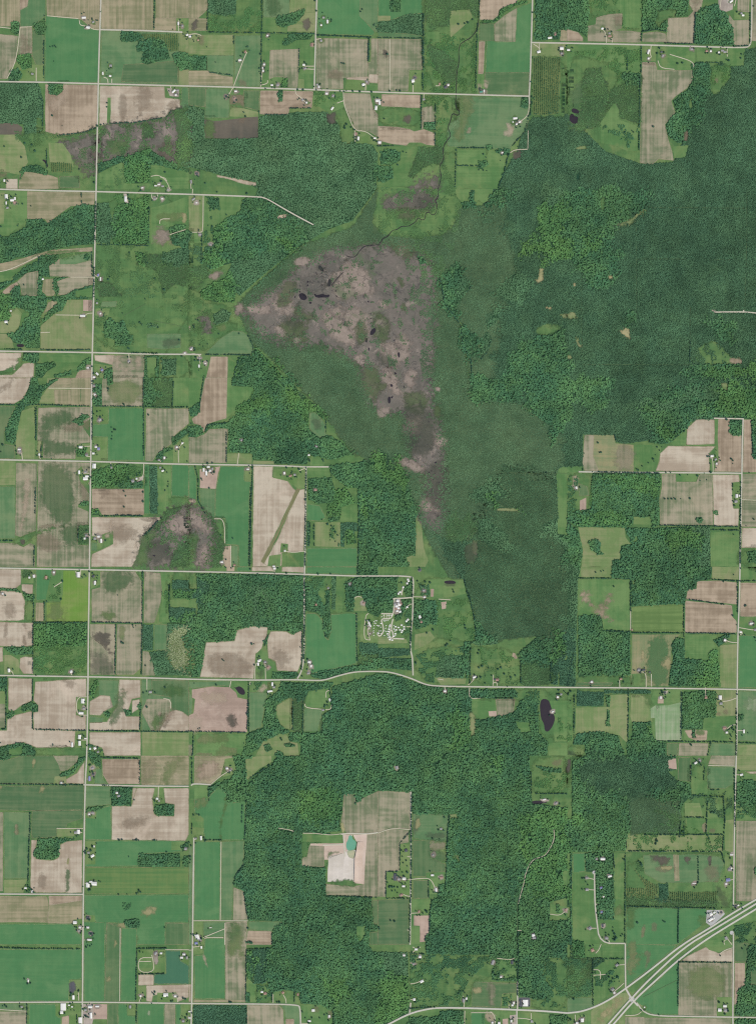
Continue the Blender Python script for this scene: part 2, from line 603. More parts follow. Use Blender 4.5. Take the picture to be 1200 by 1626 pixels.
X w 3 2 0 : 1175,1042
X g 4 2.5 0 : 1070,5
X w 4 3 0 : 600,1195
R d 820,1048 822,1090
R d 590,788 560,790 545,800
R d 595,560 450,560
R d 0,525 60,515 240,430 260,420
R d 965,35 965,60 990,70 1005,50 1000,35
R d 605,550 625,560
R d 260,912 320,910
R d 355,800 510,802
R t 980,838 1060,855 1130,865 1175,890 1190,910
R t 790,805 850,770 930,730
R d 1015,222 1018,190 1080,190
R d 1080,290 1180,258
R t 260,405 200,440
@300,300
F pas 95,45 350,50 330,160 200,200 155,290 95,280
B h .25 110,50 210,50 200,140 130,140
B h .25 110,180 160,170 150,350 95,360
F lpas 0,45 90,45 88,270 0,270
F pas 0,270 90,275 90,340 0,360
W h 120,55 195,60 195,115 140,130 125,95
W s 0,260 20,280 10,320 0,340
F mead 0,340 150,360 250,470 120,560 60,640 100,760 0,900
W k 0,500 100,490 140,540 70,600 40,660 0,600
B s .5 0,340 80,370 80,470 0,440
W h 340,70 430,40 540,60 600,130 740,240 760,300 700,370 640,400 480,410 240,480 130,510 80,470 100,380 160,350 150,260 260,175 330,150
W f 90,400 200,360 240,470 160,510 90,470
W f 160,250 250,180 230,300 200,350 150,330
W f 560,300 690,310 690,380 620,390 560,350
B k .5 540,140 740,230 750,330 600,260 520,180
P lsoil 555,185 580,165 630,165 610,180 570,190
P mrshl 130,545 180,525 215,530 200,555 160,575 130,565
W f 60,660 160,590 270,560 300,650 290,720 180,720 90,700
F mead 0,640 60,640 120,730 260,740 280,780 230,830 330,880 200,930 120,1040 0,1000
B k .3 0,640 120,730 200,870 150,960 0,1000
W s 150,800 220,760 270,790 250,840 170,865
P mrsh 60,790 140,810 150,910 80,900
P mrshl 290,740 350,720 350,770 300,810
P lpas 170,870 230,860 240,900 180,900
F gpas 110,1040 200,950 280,900 340,905 375,930 410,1000 405,1050 110,1050
F brn 140,1065 248,1065 245,1200 110,1200
F pas 250,1065 315,1065 280,1200 248,1200
F pas 0,1060 130,1055 110,1200 0,1200
P muckg 20,850 45,850 40,900 20,900
P lsoil 0,870 15,875 10,900 0,900
W f 315,1065 400,1060 420,1000 470,1050 560,1140 600,1200 285,1200
W h 330,1070 450,1065 540,1140 560,1200 300,1200
H 375,930 410,1000 405,1055
H 318,1065 285,1200
H 110,1052 400,1055
H 85,290 80,460
t 180,20 185,60 130,90 160,130 370,30 350,75 345,100 350,130 360,80 240,165 150,240 155,360 30,870 35,880 40,1090 60,1090 45,1070 45,830 60,835 70,990 90,1000 120,985 190,920 100,1190 320,920
X g 6 3 35 : 30,65
X w 3 2 0 : 50,88
X g 5 3 0 : 72,290
X g 4 3 30 : 20,1010
X w 3 2 20 : 15,1018
X w 2.5 5 0 : 65,1125
X g 3 3 0 : 70,1075
X w 2 2 0 : 105,1108
X g 3 3 0 : 138,355
R d 92,42 90,265 80,275 20,275
R d 25,0 22,35
R d 0,1050 40,1045 70,1060
R d 70,1060 72,1110
P water 825,480 850,500 860,520 845,525 820,505
P water 885,570 905,575 900,620 880,620
P water 695,665 730,660 755,690 735,710 705,700
P water 795,660 810,675 850,665 870,675 895,668 890,690 840,690 820,692 800,685
P water 760,715 785,720 770,735
P water 1160,890 1180,880 1190,900 1165,930 1145,925
P water 1120,950 1135,945 1130,980 1118,970
P water 1138,1005 1148,1010 1145,1030 1136,1025
P muckg 980,450 1010,430 1030,440 1000,460 980,470
P muckg 850,420 880,430 870,445 840,440
P muckg 800,490 860,480 860,545 820,520
P muckg 680,700 720,740 700,890 640,870 590,830 620,790 680,790
P muckg 890,570 960,540 980,530 940,580 900,620
P mrshg 580,640 640,590 690,600 660,680 620,760 560,740
P mrshg 620,760 720,780 790,800 770,850 700,830
P mrshg 610,950 700,930 760,950 720,970 620,980
P mrshg 1060,840 1120,850 1130,930 1080,1000 1050,920
P mrshp 350,740 500,740 530,780 400,800
P mrshp 540,880 590,870 610,930 560,960
P mrshp 580,760 650,750 665,800 610,820
P mrshp 900,760 970,740 985,800 940,830 900,800
P mrshp 670,440 750,430 770,460 700,490 670,480
P mrshp 830,790 900,780 1040,900 1060,1010 980,990 880,900
P mrshp 1020,480 1100,500 1150,590 1180,680 1060,660 1000,560
P mrshp 1050,1060 1110,1050 1130,1110 1080,1120
P mrsht 740,540 860,560 870,640 760,660 720,600
P mrsht 840,430 980,450 960,530 880,540
S 1200,355 1150,360 1120,360 1085,390 1060,430 1030,435 1000,425
S 905,615 940,570 980,530
@600,300
P mrsh 60,30 250,20 380,40 370,110 250,150 120,120 60,160 30,100
P mrshg 120,130 190,110 260,160 220,200 130,200
P muckg 250,60 360,30 370,100 300,150 250,120
F pas 490,0 730,0 720,60 670,90 550,100 500,50
W h 580,20 610,10 610,80 650,90 660,115 600,120 540,130 525,85 580,80
W s 670,150 740,140 750,170 700,175
P mead 620,80 660,80 665,105 620,110
W h 740,0 850,0 860,30 760,70 700,130 710,60
B s .5 650,200 900,170 1000,120 1000,350 800,350 680,280
W m 540,240 800,200 850,400 900,560 760,680 560,560 530,330
W h 460,480 500,465 530,490 530,590 490,590 540,670 520,740 500,820 420,740 415,660 405,600
W s 480,600 530,580 590,620 550,665 500,660
W h 245,425 280,435 310,470 270,480
W s 680,800 760,760 800,790 740,860 690,890
W s 640,1040 645,960 690,900 720,940 700,1020 650,1080
W h 530,870 590,900 640,940 630,1040 640,1080 580,1070 540,1020
W f 930,350 1000,280 1040,100 1200,80 1200,440 1090,470 1000,430 930,430
W s 1000,0 1200,0 1200,80 1060,90
W s 760,640 880,520 960,600 900,720 800,720 750,700
P hay 1020,510 1045,500 1050,580 1030,600 985,580 1020,570
P hay 1060,740 1110,760 1090,770 1060,760
P lpas 1150,795 1200,795 1200,825 1170,820
P hay 1070,1010 1130,990 1140,1010 1090,1030 1080,1060
P lsoil 960,1010 985,1005 990,1020 965,1035
W h 800,1120 900,1000 1000,950 1200,880 1200,1200 790,1200
P mead 1000,880 1100,850 1180,880 1100,930 1010,930
P mrshp 30,990 75,1000 80,1045 30,1035
P mrshp 120,1000 180,990 205,1040 170,1100 120,1080
P mrshp 190,1140 240,1150 245,1190 190,1200
P mrshp 20,1140 80,1130 90,1180 30,1190
P mrshp 0,700 60,720 70,760 0,740
P mrshg 0,790 30,800 20,830 0,825
P mrshg 145,730 180,730 185,780 150,775
P mrshg 130,550 170,600 160,630 120,590
P mrshg 80,310 220,330 240,420 150,450 80,380
P water 125,1035 140,1040 138,1075 125,1065
P muckg 170,690 190,700 185,715 170,712
P muckg 0,1040 60,1060 120,1100 80,1130 0,1120
P muckg 100,640 120,640 112,700 102,700
H 385,560 405,610 415,680 420,730 480,800 525,870 540,1000 590,1080 595,1200
H 590,620 560,660
H 720,960 690,1040 650,1085
S 385,0 380,60 360,70 375,100 370,150 350,170 320,145 300,155 300,190 280,200 255,180 240,210 190,240 150,235 120,260 90,262 60,305 35,310 15,340 0,360
@900,300
W h 0,0 540,0 520,90 420,180 290,230 290,320 340,480 300,600 200,650 100,560 60,480 0,430
W f 70,330 180,310 220,380 120,420 70,400
P mead 210,60 240,50 235,140 210,130
P lpas 420,180 470,140 500,130 490,140 440,190 400,230 290,240
P hay 255,555 285,548 292,570 268,580
P hay 35,595 55,595 58,615 42,622
P lpas 0,790 50,780 60,825 0,825
P hay 335,900 360,890 385,870 400,900 395,930 405,955 370,935 345,925
P lpas 48,945 65,940 85,990 105,1005 80,1005 55,985
P lpas 0,1058 25,1055 30,1080 0,1082
P lpas 935,850 950,880 945,920 935,905
P lpas 945,905 980,935 960,935
F mead 820,1010 930,960 990,1010 1040,1070 1115,1075 1110,1112 810,1115
P brn 1035,1072 1112,1075 1110,1110 1030,1110
B s .3 820,1010 930,960 990,1010 1040,1070 1030,1110 815,1110
B s .6 900,500 1000,490 1040,620 960,700 900,640
W h 330,780 400,770 420,900 340,870
W h 870,860 960,800 1060,870 1050,980 900,920
F yard 915,768 940,765 942,785 920,785
R g 940,782 1120,780 1200,788
R g 1120,782 1118,770
R t 445,445 760,445
R t 1140,0 1138,400 1125,780
R t 900,450 1050,450
R t 530,118 1140,122
R t 780,740 780,1110
R t 100,1115 780,1118
R t 92,500 92,1100
R t 440,240 440,780
H 780,950 775,1110
W h 780,1120 1200,1100 1200,1200 700,1200
W f 900,1130 1200,1080 1200,1200 900,1200
@0,600
F tan 0,0 205,0 185,60 150,130 90,165 0,162
P soil 70,0 80,20 50,70 0,105 0,95 40,60
F lpas 300,0 580,0 580,180 260,165 250,140 300,70
F otan 355,0 450,0 450,60 355,60
F otan 300,60 355,60 350,20 320,40
F otan 345,75 450,75 450,170 350,165
F otan 450,0 580,0 578,175 450,172
F dcrop 510,70 520,70 518,150 510,150
W h 205,0 240,0 250,50 300,40 330,10 380,0 320,50 270,90 250,160 160,185 130,330 90,420 40,400 35,340 70,250 130,160 170,100
F dcrop 0,180 100,180 60,270 30,340 30,420 95,430 100,515 0,510
F lpas 140,210 220,185 225,320 220,515 140,510 100,440 110,340
F gtan 245,190 575,185 575,260 520,300 575,380 575,410 490,420 480,515 275,510 275,405 240,400
P soil 395,300 440,280 560,260 575,270 575,320 500,335 400,330
P dcrop 260,230 460,210 470,280 380,300 300,320 280,400 470,410 480,490 300,500 250,380
P lpas 240,405 268,405 265,510 240,510
W h 460,280 520,235 560,230 575,250 530,265 535,295 510,305 490,290
F lawn 490,420 575,415 575,520 485,520
W f 490,450 550,440 545,500 490,500
F gtan 655,0 910,0 910,180 650,180 650,60
P lpas 660,30 900,20 900,170 720,165
W h 590,40 650,40 650,178 590,175
W h 680,0 720,0 715,40 690,50
F lawn 590,185 690,190 690,290 590,290
F crop 690,190 915,190 918,525 685,525 685,375 590,375 590,295 690,290
F lawn 590,378 685,378 685,525 590,525
W h 915,0 990,0 985,185 915,185
W k 985,0 1110,0 1095,185 985,185
F pas 1100,0 1200,0 1200,185 1100,185
F gtan 930,195 1200,195 1200,290 1095,380 1090,420 1000,480 970,530 925,528
W h 1095,380 1200,310 1200,350 1130,400 1130,440 1100,450
W h 990,500 1040,450 1110,440 1100,530 1000,530
F pas 1040,480 1110,450 1100,530 1040,530
F lawn 1100,430 1200,360 1200,540 1100,540
F lpas 0,530 100,530 100,680 0,685
F gpas 0,685 100,690 100,1020 0,1030
F gtan 105,540 240,545 232,970 130,1010 100,1000
P lsoil 160,640 190,640 185,780 140,960 130,960 160,760
F gtan 245,530 575,540 575,700 520,560 490,590 510,660 570,740 565,790 500,800 495,820 565,850 565,930 500,940 495,1060 565,1065 568,1200 235,1200 240,970
P dcrop 260,560 420,550 470,700 480,820 440,960 340,900 260,800
P dcrop 380,960 480,940 490,1060 400,1060
P soil 240,940 320,930 390,935 395,945 240,960
P soil 500,640 560,700 560,780 510,760
P soil 235,990 330,980 390,1060 350,1110 240,1080
F mead 85,1030 230,975 400,940 405,950 240,985 190,1020 150,1070 100,1050
P muck 130,1035 155,1030 160,1055 140,1060
F gtan 0,1045 100,1050 150,1075 195,1050 220,1060 225,1200 0,1200
W h 500,805 535,780 565,785 565,810 520,815
F lawn 495,575 570,590 570,665 515,665
W k 500,940 565,935 565,1055 500,1055
F mead 585,540 915,545 915,700 585,695
W f 585,590 700,560 820,545 820,690 585,695
B f .6 820,560 915,560 910,690 820,690
W h 760,640 910,660 905,700 760,700
F yard 840,640 890,630 915,620 910,650 850,665
F brn 585,705 915,705 915,870 650,870 630,835 585,830
P soil 590,705 690,705 690,740 640,780 650,720
F tan 585,885 1030,885 960,960 905,1010 880,1120 850,1180 840,1200 580,1200 585,1120 650,1090 720,1055 720,970 640,1000 585,1000
P lsoil 700,905 715,910 715,970 690,1010 670,1015 695,960
P soil 720,960 790,940 870,960 870,1020 740,1050
P soil 880,890 1010,895 960,915 900,905
W f 580,835 630,835 630,870 580,870
F lawn 580,1000 665,1005 650,1080 580,1100
F gpas 582,1045 620,1045 620,1100 582,1100
F crop 918,550 950,555 955,865 915,865
W c 952,555 1000,560 1003,865 955,860
F pas 1003,560 1090,560 1085,750 1080,830 1040,865 1005,865
F crop 1090,550 1200,555 1200,755 1090,750
F mead 1080,755 1200,760 1200,820 1080,830
F mrsh 1090,840 1180,820 1200,820 1200,1200 860,1200 880,1120 905,1010 960,960 1030,890
P pas 905,1020 960,960 1000,970 930,1100 960,1180 860,1200 885,1100
W k 1110,1100 1200,1040 1200,1200 1080,1200
B k .3 960,920 1200,1000 1150,1100 1050,1050 960,1100 920,1000
P muckg 940,1030 1060,1020 1110,1140 1000,1180 940,1150
P mrshp 1060,890 1160,860 1200,900 1200,1000 1080,980
P water 965,1125 990,1125 985,1138
W k 1060,840 1150,815 1130,850 1060,890 1000,970 980,960
H 0,170 250,170 575,180
H 235,185 232,400
H 228,190 230,390
H 228,700 225,870
H 222,1060 218,1200
H 600,180 915,182
H 915,0 912,180
H 915,190 915,500
H 925,185 1200,188
H 640,878 915,878
H 735,872 900,875
H 1095,180 1105,20
H 0,1035 90,1035
H 500,945 500,1055
H 265,430 262,510
H 1030,885 905,1010
H 920,1005 1000,920
H 590,180 588,400
t 710,315 725,325 735,330 715,345 715,370 712,390 725,330 945,235 785,165 790,170 330,512 20,425 10,470 620,215 640,210 600,230 655,240 590,262 640,250 1050,715 1070,660 1072,675 1068,690 910,725 910,785 800,750 790,720 690,70 690,85 60,405 890,605 870,610 1190,530 615,850 790,820 960,830
X g 4 3 0 : 600,50
X w 4 2 40 : 605,105
X g 5 5 30 : 636,265
X w 6 4 0 : 515,440
X g 4 3 0 : 552,490
X w 4 3 0 : 612,438
X b 4 4 0 : 628,450
X w 4 3 0 : 595,480
X g 4 3 0 : 130,468
X w 5 2.5 0 : 125,455
X w 3 4 20 : 252,488
X w 3.5 6 0 : 505,600
X w 8 5 0 : 545,640
X g 4 3 0 : 545,598
X w 6 3 0 : 555,625
X w 6 8 0 : 600,560
X g 3 3 20 : 710,570
X g 5 5 20 : 846,655
X w 3 3 0 : 870,640
X w 3 4 0 : 1045,508
X g 4 3 0 : 1012,522
X w 4 3 20 : 1035,590
X g 3 3 0 : 1020,570
X w 3 3 0 : 1125,440 1160,415
X w 3 7 0 : 645,1035
X g 4 4 0 : 605,1020
X w 4 3 0 : 628,1008
X w 3 3 0 : 540,1020
X g 3 3 0 : 550,1000
R d 145,518 140,475
R d 258,515 250,490
R d 575,433 520,437
R d 575,500 550,498
R d 310,65 578,67
R d 570,606 520,604
R d 705,537 708,565
R d 915,540 914,620 890,640
R d 1022,535 1015,520
R d 1135,538 1133,440 1170,410
R d 585,1002 640,1008
R t 235,545 230,960 235,1180
R d 580,105 605,100
@300,600
F pas 0,0 95,0 70,180 0,190
F brn 105,0 245,0 242,255 140,285 110,300 95,345 75,300 30,290 20,260 60,230
W h 0,200 60,150 75,170 70,215 40,245 10,245
F pas 245,0 275,0 275,55 412,60 405,125 300,210 240,255
W h 0,305 75,305 95,355 40,380 0,380
F gtan 0,375 50,380 110,350 130,325 248,322 240,540 0,540
F lpas 240,480 400,480 400,545 240,540
W h 105,345 115,300 150,285 240,285 300,235 300,190 400,125 420,60 280,50 275,0 640,0 700,90 760,140 760,200 760,490 750,550 540,545 520,520 410,520 400,480 260,470 250,320 130,320
W f 300,190 420,120 540,170 500,230 300,240
W f 600,80 700,90 760,150 760,270 700,250
B f .5 420,60 700,100 760,300 600,400 300,300
F lpas 410,525 540,530 540,550 405,545
W f 760,140 830,190 870,270 770,210
F gpas 765,225 800,215 850,270 870,300 865,350 885,362 830,382 790,360 765,320
P muckg 780,250 840,270 840,330 800,320
W h 755,320 830,380 880,362 960,400 1050,490 900,520 760,490
F pas 765,495 850,500 855,560 770,555
F pas 945,525 1000,490 1050,495 1045,530 980,545
F pas 755,570 895,575 905,625 800,640 755,625
F crop 0,560 30,560 50,640 50,775 0,775
P lsoil 0,770 45,780 40,795 0,790
F soilp 70,580 200,562 185,610 170,705 70,700
F gpas 65,705 170,708 165,895 110,870 75,800
F crop 200,562 355,562 352,655 395,660 385,760 380,1200 320,1200 315,1065 270,1060 230,1060 230,895 165,890 172,700
F lawn 355,575 400,575 395,660 355,655
F gpas 270,1065 315,1065 312,1200 270,1200
F brn 200,1075 268,1065 265,1200 230,1200
F mead 160,898 225,898 225,1060 160,1050
W k 80,820 150,880 220,1050 210,1200 140,1200 150,1000 130,900
F mrsh 0,790 80,850 140,900 160,960 150,1200 0,1200
P mead 0,990 50,980 60,1060 40,1150 0,1150
P mrshp 0,840 60,860 120,930 130,1000 60,960 0,930
P mrshp 60,1080 130,1060 110,1180 40,1200
F tan 410,562 535,562 530,630 620,645 660,700 680,715 640,800 540,1010 460,1165 475,1178 520,1125 505,1200 405,1200
F tan 700,710 735,705 738,890 728,1105 590,1110 590,1195 500,1200 475,1178 560,1030
F strip 690,690 712,700 640,840 480,1178 458,1168 560,980
F lawn 540,580 740,565 742,700 690,705 640,660 535,635
F pas 585,1050 630,1055 628,1100 580,1110
F pas 510,1130 585,1120 580,1195 500,1195
F crop 750,800 830,810 870,890 830,910 750,905
W h 755,640 900,630 930,720 900,790 820,800 760,770
W f 900,720 1000,700 1060,790 970,820 960,880 880,880 880,800
F pas 970,820 1070,800 1070,915 960,915
F lpas 800,915 960,915 960,1075 800,1070
W c 750,910 765,910 765,1070 750,1070
W c 965,920 1070,920 1070,975 990,975 985,1075 962,1070
W f 1000,970 1050,970 1065,1050 1000,1060
W h 885,890 970,870 950,905 890,920
F crop 750,1080 1070,1080 1070,1200 745,1200
W h 1075,800 1070,700 1000,700 900,600 890,560 980,540 1060,540 1200,500 1200,1200 1075,1200
W f 1085,780 1150,780 1160,870 1090,870
H 405,555 400,720 392,1000 390,1200
H 395,700 385,1000 382,1200
H 40,560 60,640 60,780 110,870
H 745,570 742,800 738,1200
H 1078,800 1080,920 1075,1200
H 95,0 70,180
H 240,350 240,540
H 105,345 120,300 240,285
H 900,580 910,640
H 870,270 870,350
H 770,920 765,1070
H 795,920 795,1070
t 15,290 12,240 280,1020 205,1000 90,550 120,545 150,540 95,560 85,650 160,600 155,615 130,700 80,640 740,775 740,1055 765,520 768,530 845,900 850,520 855,530 700,580 710,600 620,570 660,570 900,1000 930,980 920,960 905,940 945,1000 930,1040 880,930
B h .2 880,920 960,920 955,1070 900,1060
X w 5 3 0 : 125,565
X w 3.5 8 0 : 112,605
X w 3 6 0 : 95,585
X g 3 4 0 : 150,578
X w 4 3 0 : 135,590
X w 4 2 0 : 375,580
X w 3 4 0 : 606,605
X r 5 3 20 : 645,622
X g 4 3 0 : 672,615
X r 4 4 0 : 805,710
X w 3 3 0 : 610,1098
X g 4 3 30 : 335,395
X g 3 3 0 : 810,435
X w 3 3 0 : 762,490
X w 4 3 0 : 210,1170
X r 4 3 0 : 290,1190
X w 4 2 0 : 540,1196
R d 318,478 308,548
R d 380,555 378,580
R d 228,1050 226,895 160,895
R d 267,1065 265,1200
R d 615,1100 660,1110 735,1100
R g 745,565 890,565
R d 700,590 740,572
P lsoil 155,118 165,125 150,128
@600,600
P mrshp 50,10 100,10 140,70 130,120 90,80
P mrshp 0,195 60,190 80,225 40,250 0,245
P mrshp 150,320 190,280 240,260 275,280 250,310 210,350 160,365
P mrshp 355,400 400,365 430,370 425,430 370,440
P mrshp 360,55 400,60 395,90 365,85
P mrshp 125,540 170,500 230,540 290,570 280,600 190,580
P mrshp 275,770 330,760 345,800 310,870 280,850
P mrshp 350,830 390,830 390,870 360,875
P muckg 150,160 330,170 370,330 340,500 180,470 150,370
P muckg 280,580 440,500 470,780 400,850 270,750 300,650
P mrsh 260,860 420,850 420,960 360,980 300,950 270,900
P mrshg 0,40 60,30 50,80 0,80
P mrshg 360,170 400,190 390,250 350,240
P water 60,125 80,115 80,160 65,165
W h 0,560 90,560 180,600 220,740 250,860 255,1000 250,1110 190,1200 0,1200
W f 0,440 60,480 120,560 200,640 180,760 80,700 0,640
F lpas 240,870 275,920 290,1080 320,1160 300,1200 200,1200 180,1140 240,1120
W h 580,0 950,0 940,60 880,130 800,155 640,150 585,90
W h 940,0 1200,0 1200,280 1100,400 1040,250 940,180
W s 610,710 740,660 820,730 740,800 620,790
W s 640,900 740,930 830,1000 830,1090 720,1090 630,1000
W s 1010,950 1140,880 1200,940 1200,1120 1120,1010
W f 730,740 770,730 760,820 900,830 890,850 750,840
P lpas 750,830 840,825 890,835 890,850 760,845
F pas 1150,570 1200,560 1200,1000 1140,990 1140,850 1130,620
P muckg 540,1080 620,1030 640,1100 610,1180 560,1180
P mrshg 600,1030 630,1040 630,1120 600,1120
W k 460,850 600,880 610,1010 540,1060 420,980
R t 760,604 1200,606
@900,600
W h 0,0 270,0 260,150 180,190 60,170 0,100
W h 480,150 620,80 960,30 1200,0 1200,340 1170,330 1165,260 920,250 800,255 760,320 660,410 600,420 520,410 480,320
W f 1000,50 1200,20 1200,240 1000,240 860,200
W f 580,280 700,290 720,350 640,410 580,380
W s 480,150 900,60 960,100 700,180 560,210
P lpas 970,35 1020,30 1020,80 985,80
W g 130,340 310,260 500,280 510,400 420,410 360,420 310,405 300,365 130,360
F ogrn 110,362 300,362 305,415 420,425 422,595 110,590 97,540
P gtan 300,430 420,430 418,580 310,580
F gtan 110,362 170,365 165,500 200,590 110,590 97,540
F pas 428,425 560,425 600,440 580,520 560,595 425,595
F tan 760,320 820,265 935,265 935,420 755,425
F pas 660,415 755,335 752,425 670,428
F tan 590,480 640,432 940,435 900,480 905,598 560,592 585,530
F brn 960,258 1030,260 1035,360 1105,365 1105,598 930,595 955,520 940,440
F pas 935,262 958,262 955,400 960,520 930,590 910,590 910,490 940,480
W h 1030,262 1115,260 1108,365 1060,368 1030,340
F brn 1120,265 1165,265 1175,500 1200,525 1200,600 1115,600
W h 1168,265 1200,230 1200,520 1180,515
F gtan 600,610 690,612 690,660 820,660 840,612 920,615 925,935 590,935 585,770 600,700
F pas 690,610 830,612 815,658 690,658
F tan 922,615 1090,615 1095,660 1045,665 1050,800 1055,830 1090,830 1085,940 930,938
F lawn 1050,670 1098,670 1098,830 1058,828 1045,760
F gtan 1112,610 1200,610 1200,770 1112,770
F gtan 1112,778 1200,782 1200,950 1105,945
F tan 1110,952 1200,955 1200,1080 1105,1080
F mead 1105,1085 1200,1085 1200,1200 1100,1200
W h 1145,1100 1200,1085 1200,1180 1150,1170
W h 160,605 590,600 595,680 580,720 580,860 580,935 540,955 530,880 420,885 415,930 360,950 60,945 0,900 0,850 150,830 160,760 150,690
W f 170,620 420,610 590,640 580,760 460,760 250,650
W f 60,860 300,850 410,940 80,940
B f .5 160,610 580,610 560,860 100,900
F mead 0,600 160,605 150,690 140,760 130,840 0,850
B h .5 0,620 70,620 60,840 0,850
F dcrop 75,670 130,690 140,750 75,750
F soilp 80,780 120,760 120,835 80,840
P lsoil 35,615 75,620 60,700 40,700
F pas 420,882 535,882 535,932 420,930
F lpas 70,950 365,950 370,1010 400,1055 340,1060 335,1140 330,1200 90,1200 100,1100 80,1000
W h 135,1045 180,1020 210,1050 210,1100 240,1120 200,1125 150,1090
W h 365,950 540,955 830,940 850,1080 860,1200 335,1200 340,1070 410,1055
W s 820,950 905,945 910,1200 860,1200 855,1080
W f 560,960 820,960 840,1080 700,1080
F pas 440,1000 450,1045 410,1055
F pas 915,980 1090,975 1090,1200 910,1195
W h 0,940 65,950 80,1020 100,1100 80,1200 0,1200
W h 290,1155 330,1150 335,1200 290,1200
F pas 0,562 95,562 95,598 0,598
H 160,598 590,605
H 590,937 920,942
H 920,942 1090,945
H 915,965 1090,968
H 1100,660 1098,1180
H 1170,265 1180,510
H 300,362 310,405
H 1050,665 1048,720
t 195,412 205,475 215,473 570,440 600,440 585,460 515,540 545,515 550,530 560,490 475,560 440,580 450,585 625,600 655,600 870,605 900,485 900,500 905,545 1040,515 1050,525 1050,545 1010,265 720,345 740,340 760,320 618,768 640,768 662,768 680,766 685,770 720,768 778,766 825,622 843,653 715,617 765,617 1180,895 1185,900 1135,940 1055,995 945,460 1055,790 1060,810 910,600 1155,603
W h 817,888 845,882 865,900 850,920 820,915
B h .8 922,845 955,840 962,870 935,882
t 885,648
X w 5 3 0 : 918,496
X g 4 3 20 : 942,518
X w 2.5 3 0 : 947,545
X w 4 6 0 : 1075,750
X g 5 4 10 : 1070,785
X w 3 3 0 : 1093,748
X w 3 4 20 : 58,698
R d 925,600 925,530 915,500
R d 1100,745 1085,745
R d 1105,773 1200,776
R g 930,256 1115,260
@0,900
F tan 0,15 135,15 135,110 100,140 40,135 0,115
W h 0,120 40,140 110,140 140,165 120,160 50,150 0,135
F tan 140,110 212,112 210,170 170,175 140,150
F tan 0,145 90,155 140,165 162,220 155,335 120,342 0,340
P soil 30,230 90,220 95,290 50,330 20,280
F lawn 140,12 215,12 215,105 140,105
W k 145,20 200,20 190,60 150,70
W h 145,160 225,180 220,220 180,230 160,200
F mead 165,210 215,220 215,340 158,338
F crop 230,15 330,15 330,100 300,210 230,215
B f .3 320,100 400,90 400,215 300,215
F pas 330,20 405,20 400,215 290,218
B f .4 330,110 395,110 385,210 310,200
F otan 230,228 278,228 278,345 228,345
F hayg 405,25 480,25 520,80 565,60 562,350 298,345 298,228 385,225 400,180
P lpas 310,240 400,230 410,330 310,335
F lawn 475,15 570,15 565,60 520,80 480,60
F lawn 580,25 660,25 640,110 580,140
F gtan 640,30 860,30 900,90 905,355 585,350 585,145 640,130
P dcrop 660,40 850,40 840,100 760,160 660,155
P mead 640,290 720,280 740,330 660,335
F gtan 918,30 1020,40 1030,150 1020,230 980,355 915,355
F mead 865,20 910,25 908,90
F pas 1025,40 1080,40 1080,350 1010,350 1030,230
B f .35 1030,150 1080,150 1080,280 1020,270
F mead 1080,35 1200,35 1200,360 1080,355
W c 1095,85 1200,85 1200,140 1095,140
W f 1100,145 1200,145 1200,200 1105,200
F pas 1080,210 1200,205 1200,255 1080,255
W c 1080,260 1200,260 1200,320 1080,320
W f 1080,320 1200,320 1200,355 1080,355
F tan 0,345 212,355 215,500 180,505 150,510 60,505 0,490
P soil 35,350 55,350 50,430 20,460
P soil 140,355 170,395 160,380 200,385
P soil 145,435 165,435 170,500 150,490
F tan 0,510 20,510 22,600 0,680
F pas 20,510 212,505 212,570 130,570 110,590 20,560
W h 20,510 212,510 212,555 100,560
F lpas 30,560 70,560 120,590 125,680 30,680
F tan 130,580 160,570 212,575 215,682 150,680 125,640
F mead 218,350 560,352 555,690 215,685
W f 220,360 555,355 550,500 380,510 220,520
B f .6 220,510 550,500 550,680 220,680
F gtan 575,365 735,365 735,640 690,580 575,440
P muck 580,430 700,420 690,470 720,580 640,500
F gtan 575,445 650,500 735,605 735,685 575,685
P muckg 575,545 640,550 720,600 720,680 580,680
F gtan 745,365 905,365 900,640 850,685 740,685
P lpas 760,380 790,380 790,460 760,460
W c 908,368 975,368 972,530 908,530
F gpas 980,365 1065,365 1060,530 980,530
F gtan 908,535 945,540 975,620 985,690 905,690
W s 1065,360 1200,360 1200,690 990,690 950,540 1060,530
B ln .9 1100,400 1200,420 1200,650 1100,640 1050,600 1040,550
W ln 1090,390 1180,390 1200,420 1200,660 1110,650 1050,590
F tan 55,705 205,710 205,850 140,880 100,910 75,920 55,905
F pas 220,700 305,705 300,728 220,728
F tan 225,730 550,710 550,825 485,828 485,942 548,945 548,1040 215,1030 215,920 245,920 245,880 215,850
P soil 390,710 480,715 470,780 420,760
F tan 50,950 100,940 205,915 210,1030 550,1045 545,1050 480,1045 475,1145 235,1150 150,1115 90,1125 0,1180 0,1045 45,1040
F gtan 0,820 35,820 35,1020 0,1025
F lpas 0,790 30,790 35,870 0,870
W h 0,705 50,705 45,790 0,780
W h 140,880 200,855 245,880 245,920 215,925 180,900 160,925 140,910
W h 50,935 80,912 98,925 90,950 50,970
W h 0,1180 60,1135 130,1115 200,1135 230,1170 228,1200 0,1200
F pas 60,1160 140,1140 150,1190 60,1200
F mead 235,1150 550,1150 545,1200 235,1200
F lawn 488,830 553,828 553,940 488,940
F lawn 480,1045 550,1045 550,1150 480,1150
F gpas 625,720 755,720 750,870 660,940 600,900 630,820
F mead 575,710 630,720 620,800 570,820
W f 575,790 620,715 630,740 590,830 570,820
F tan 572,855 640,815 700,820 720,890 660,920 640,945 570,940
F tan 760,715 893,718 893,830 840,840 820,900 800,950 890,950 885,1035 570,1040 570,990 680,985 750,880
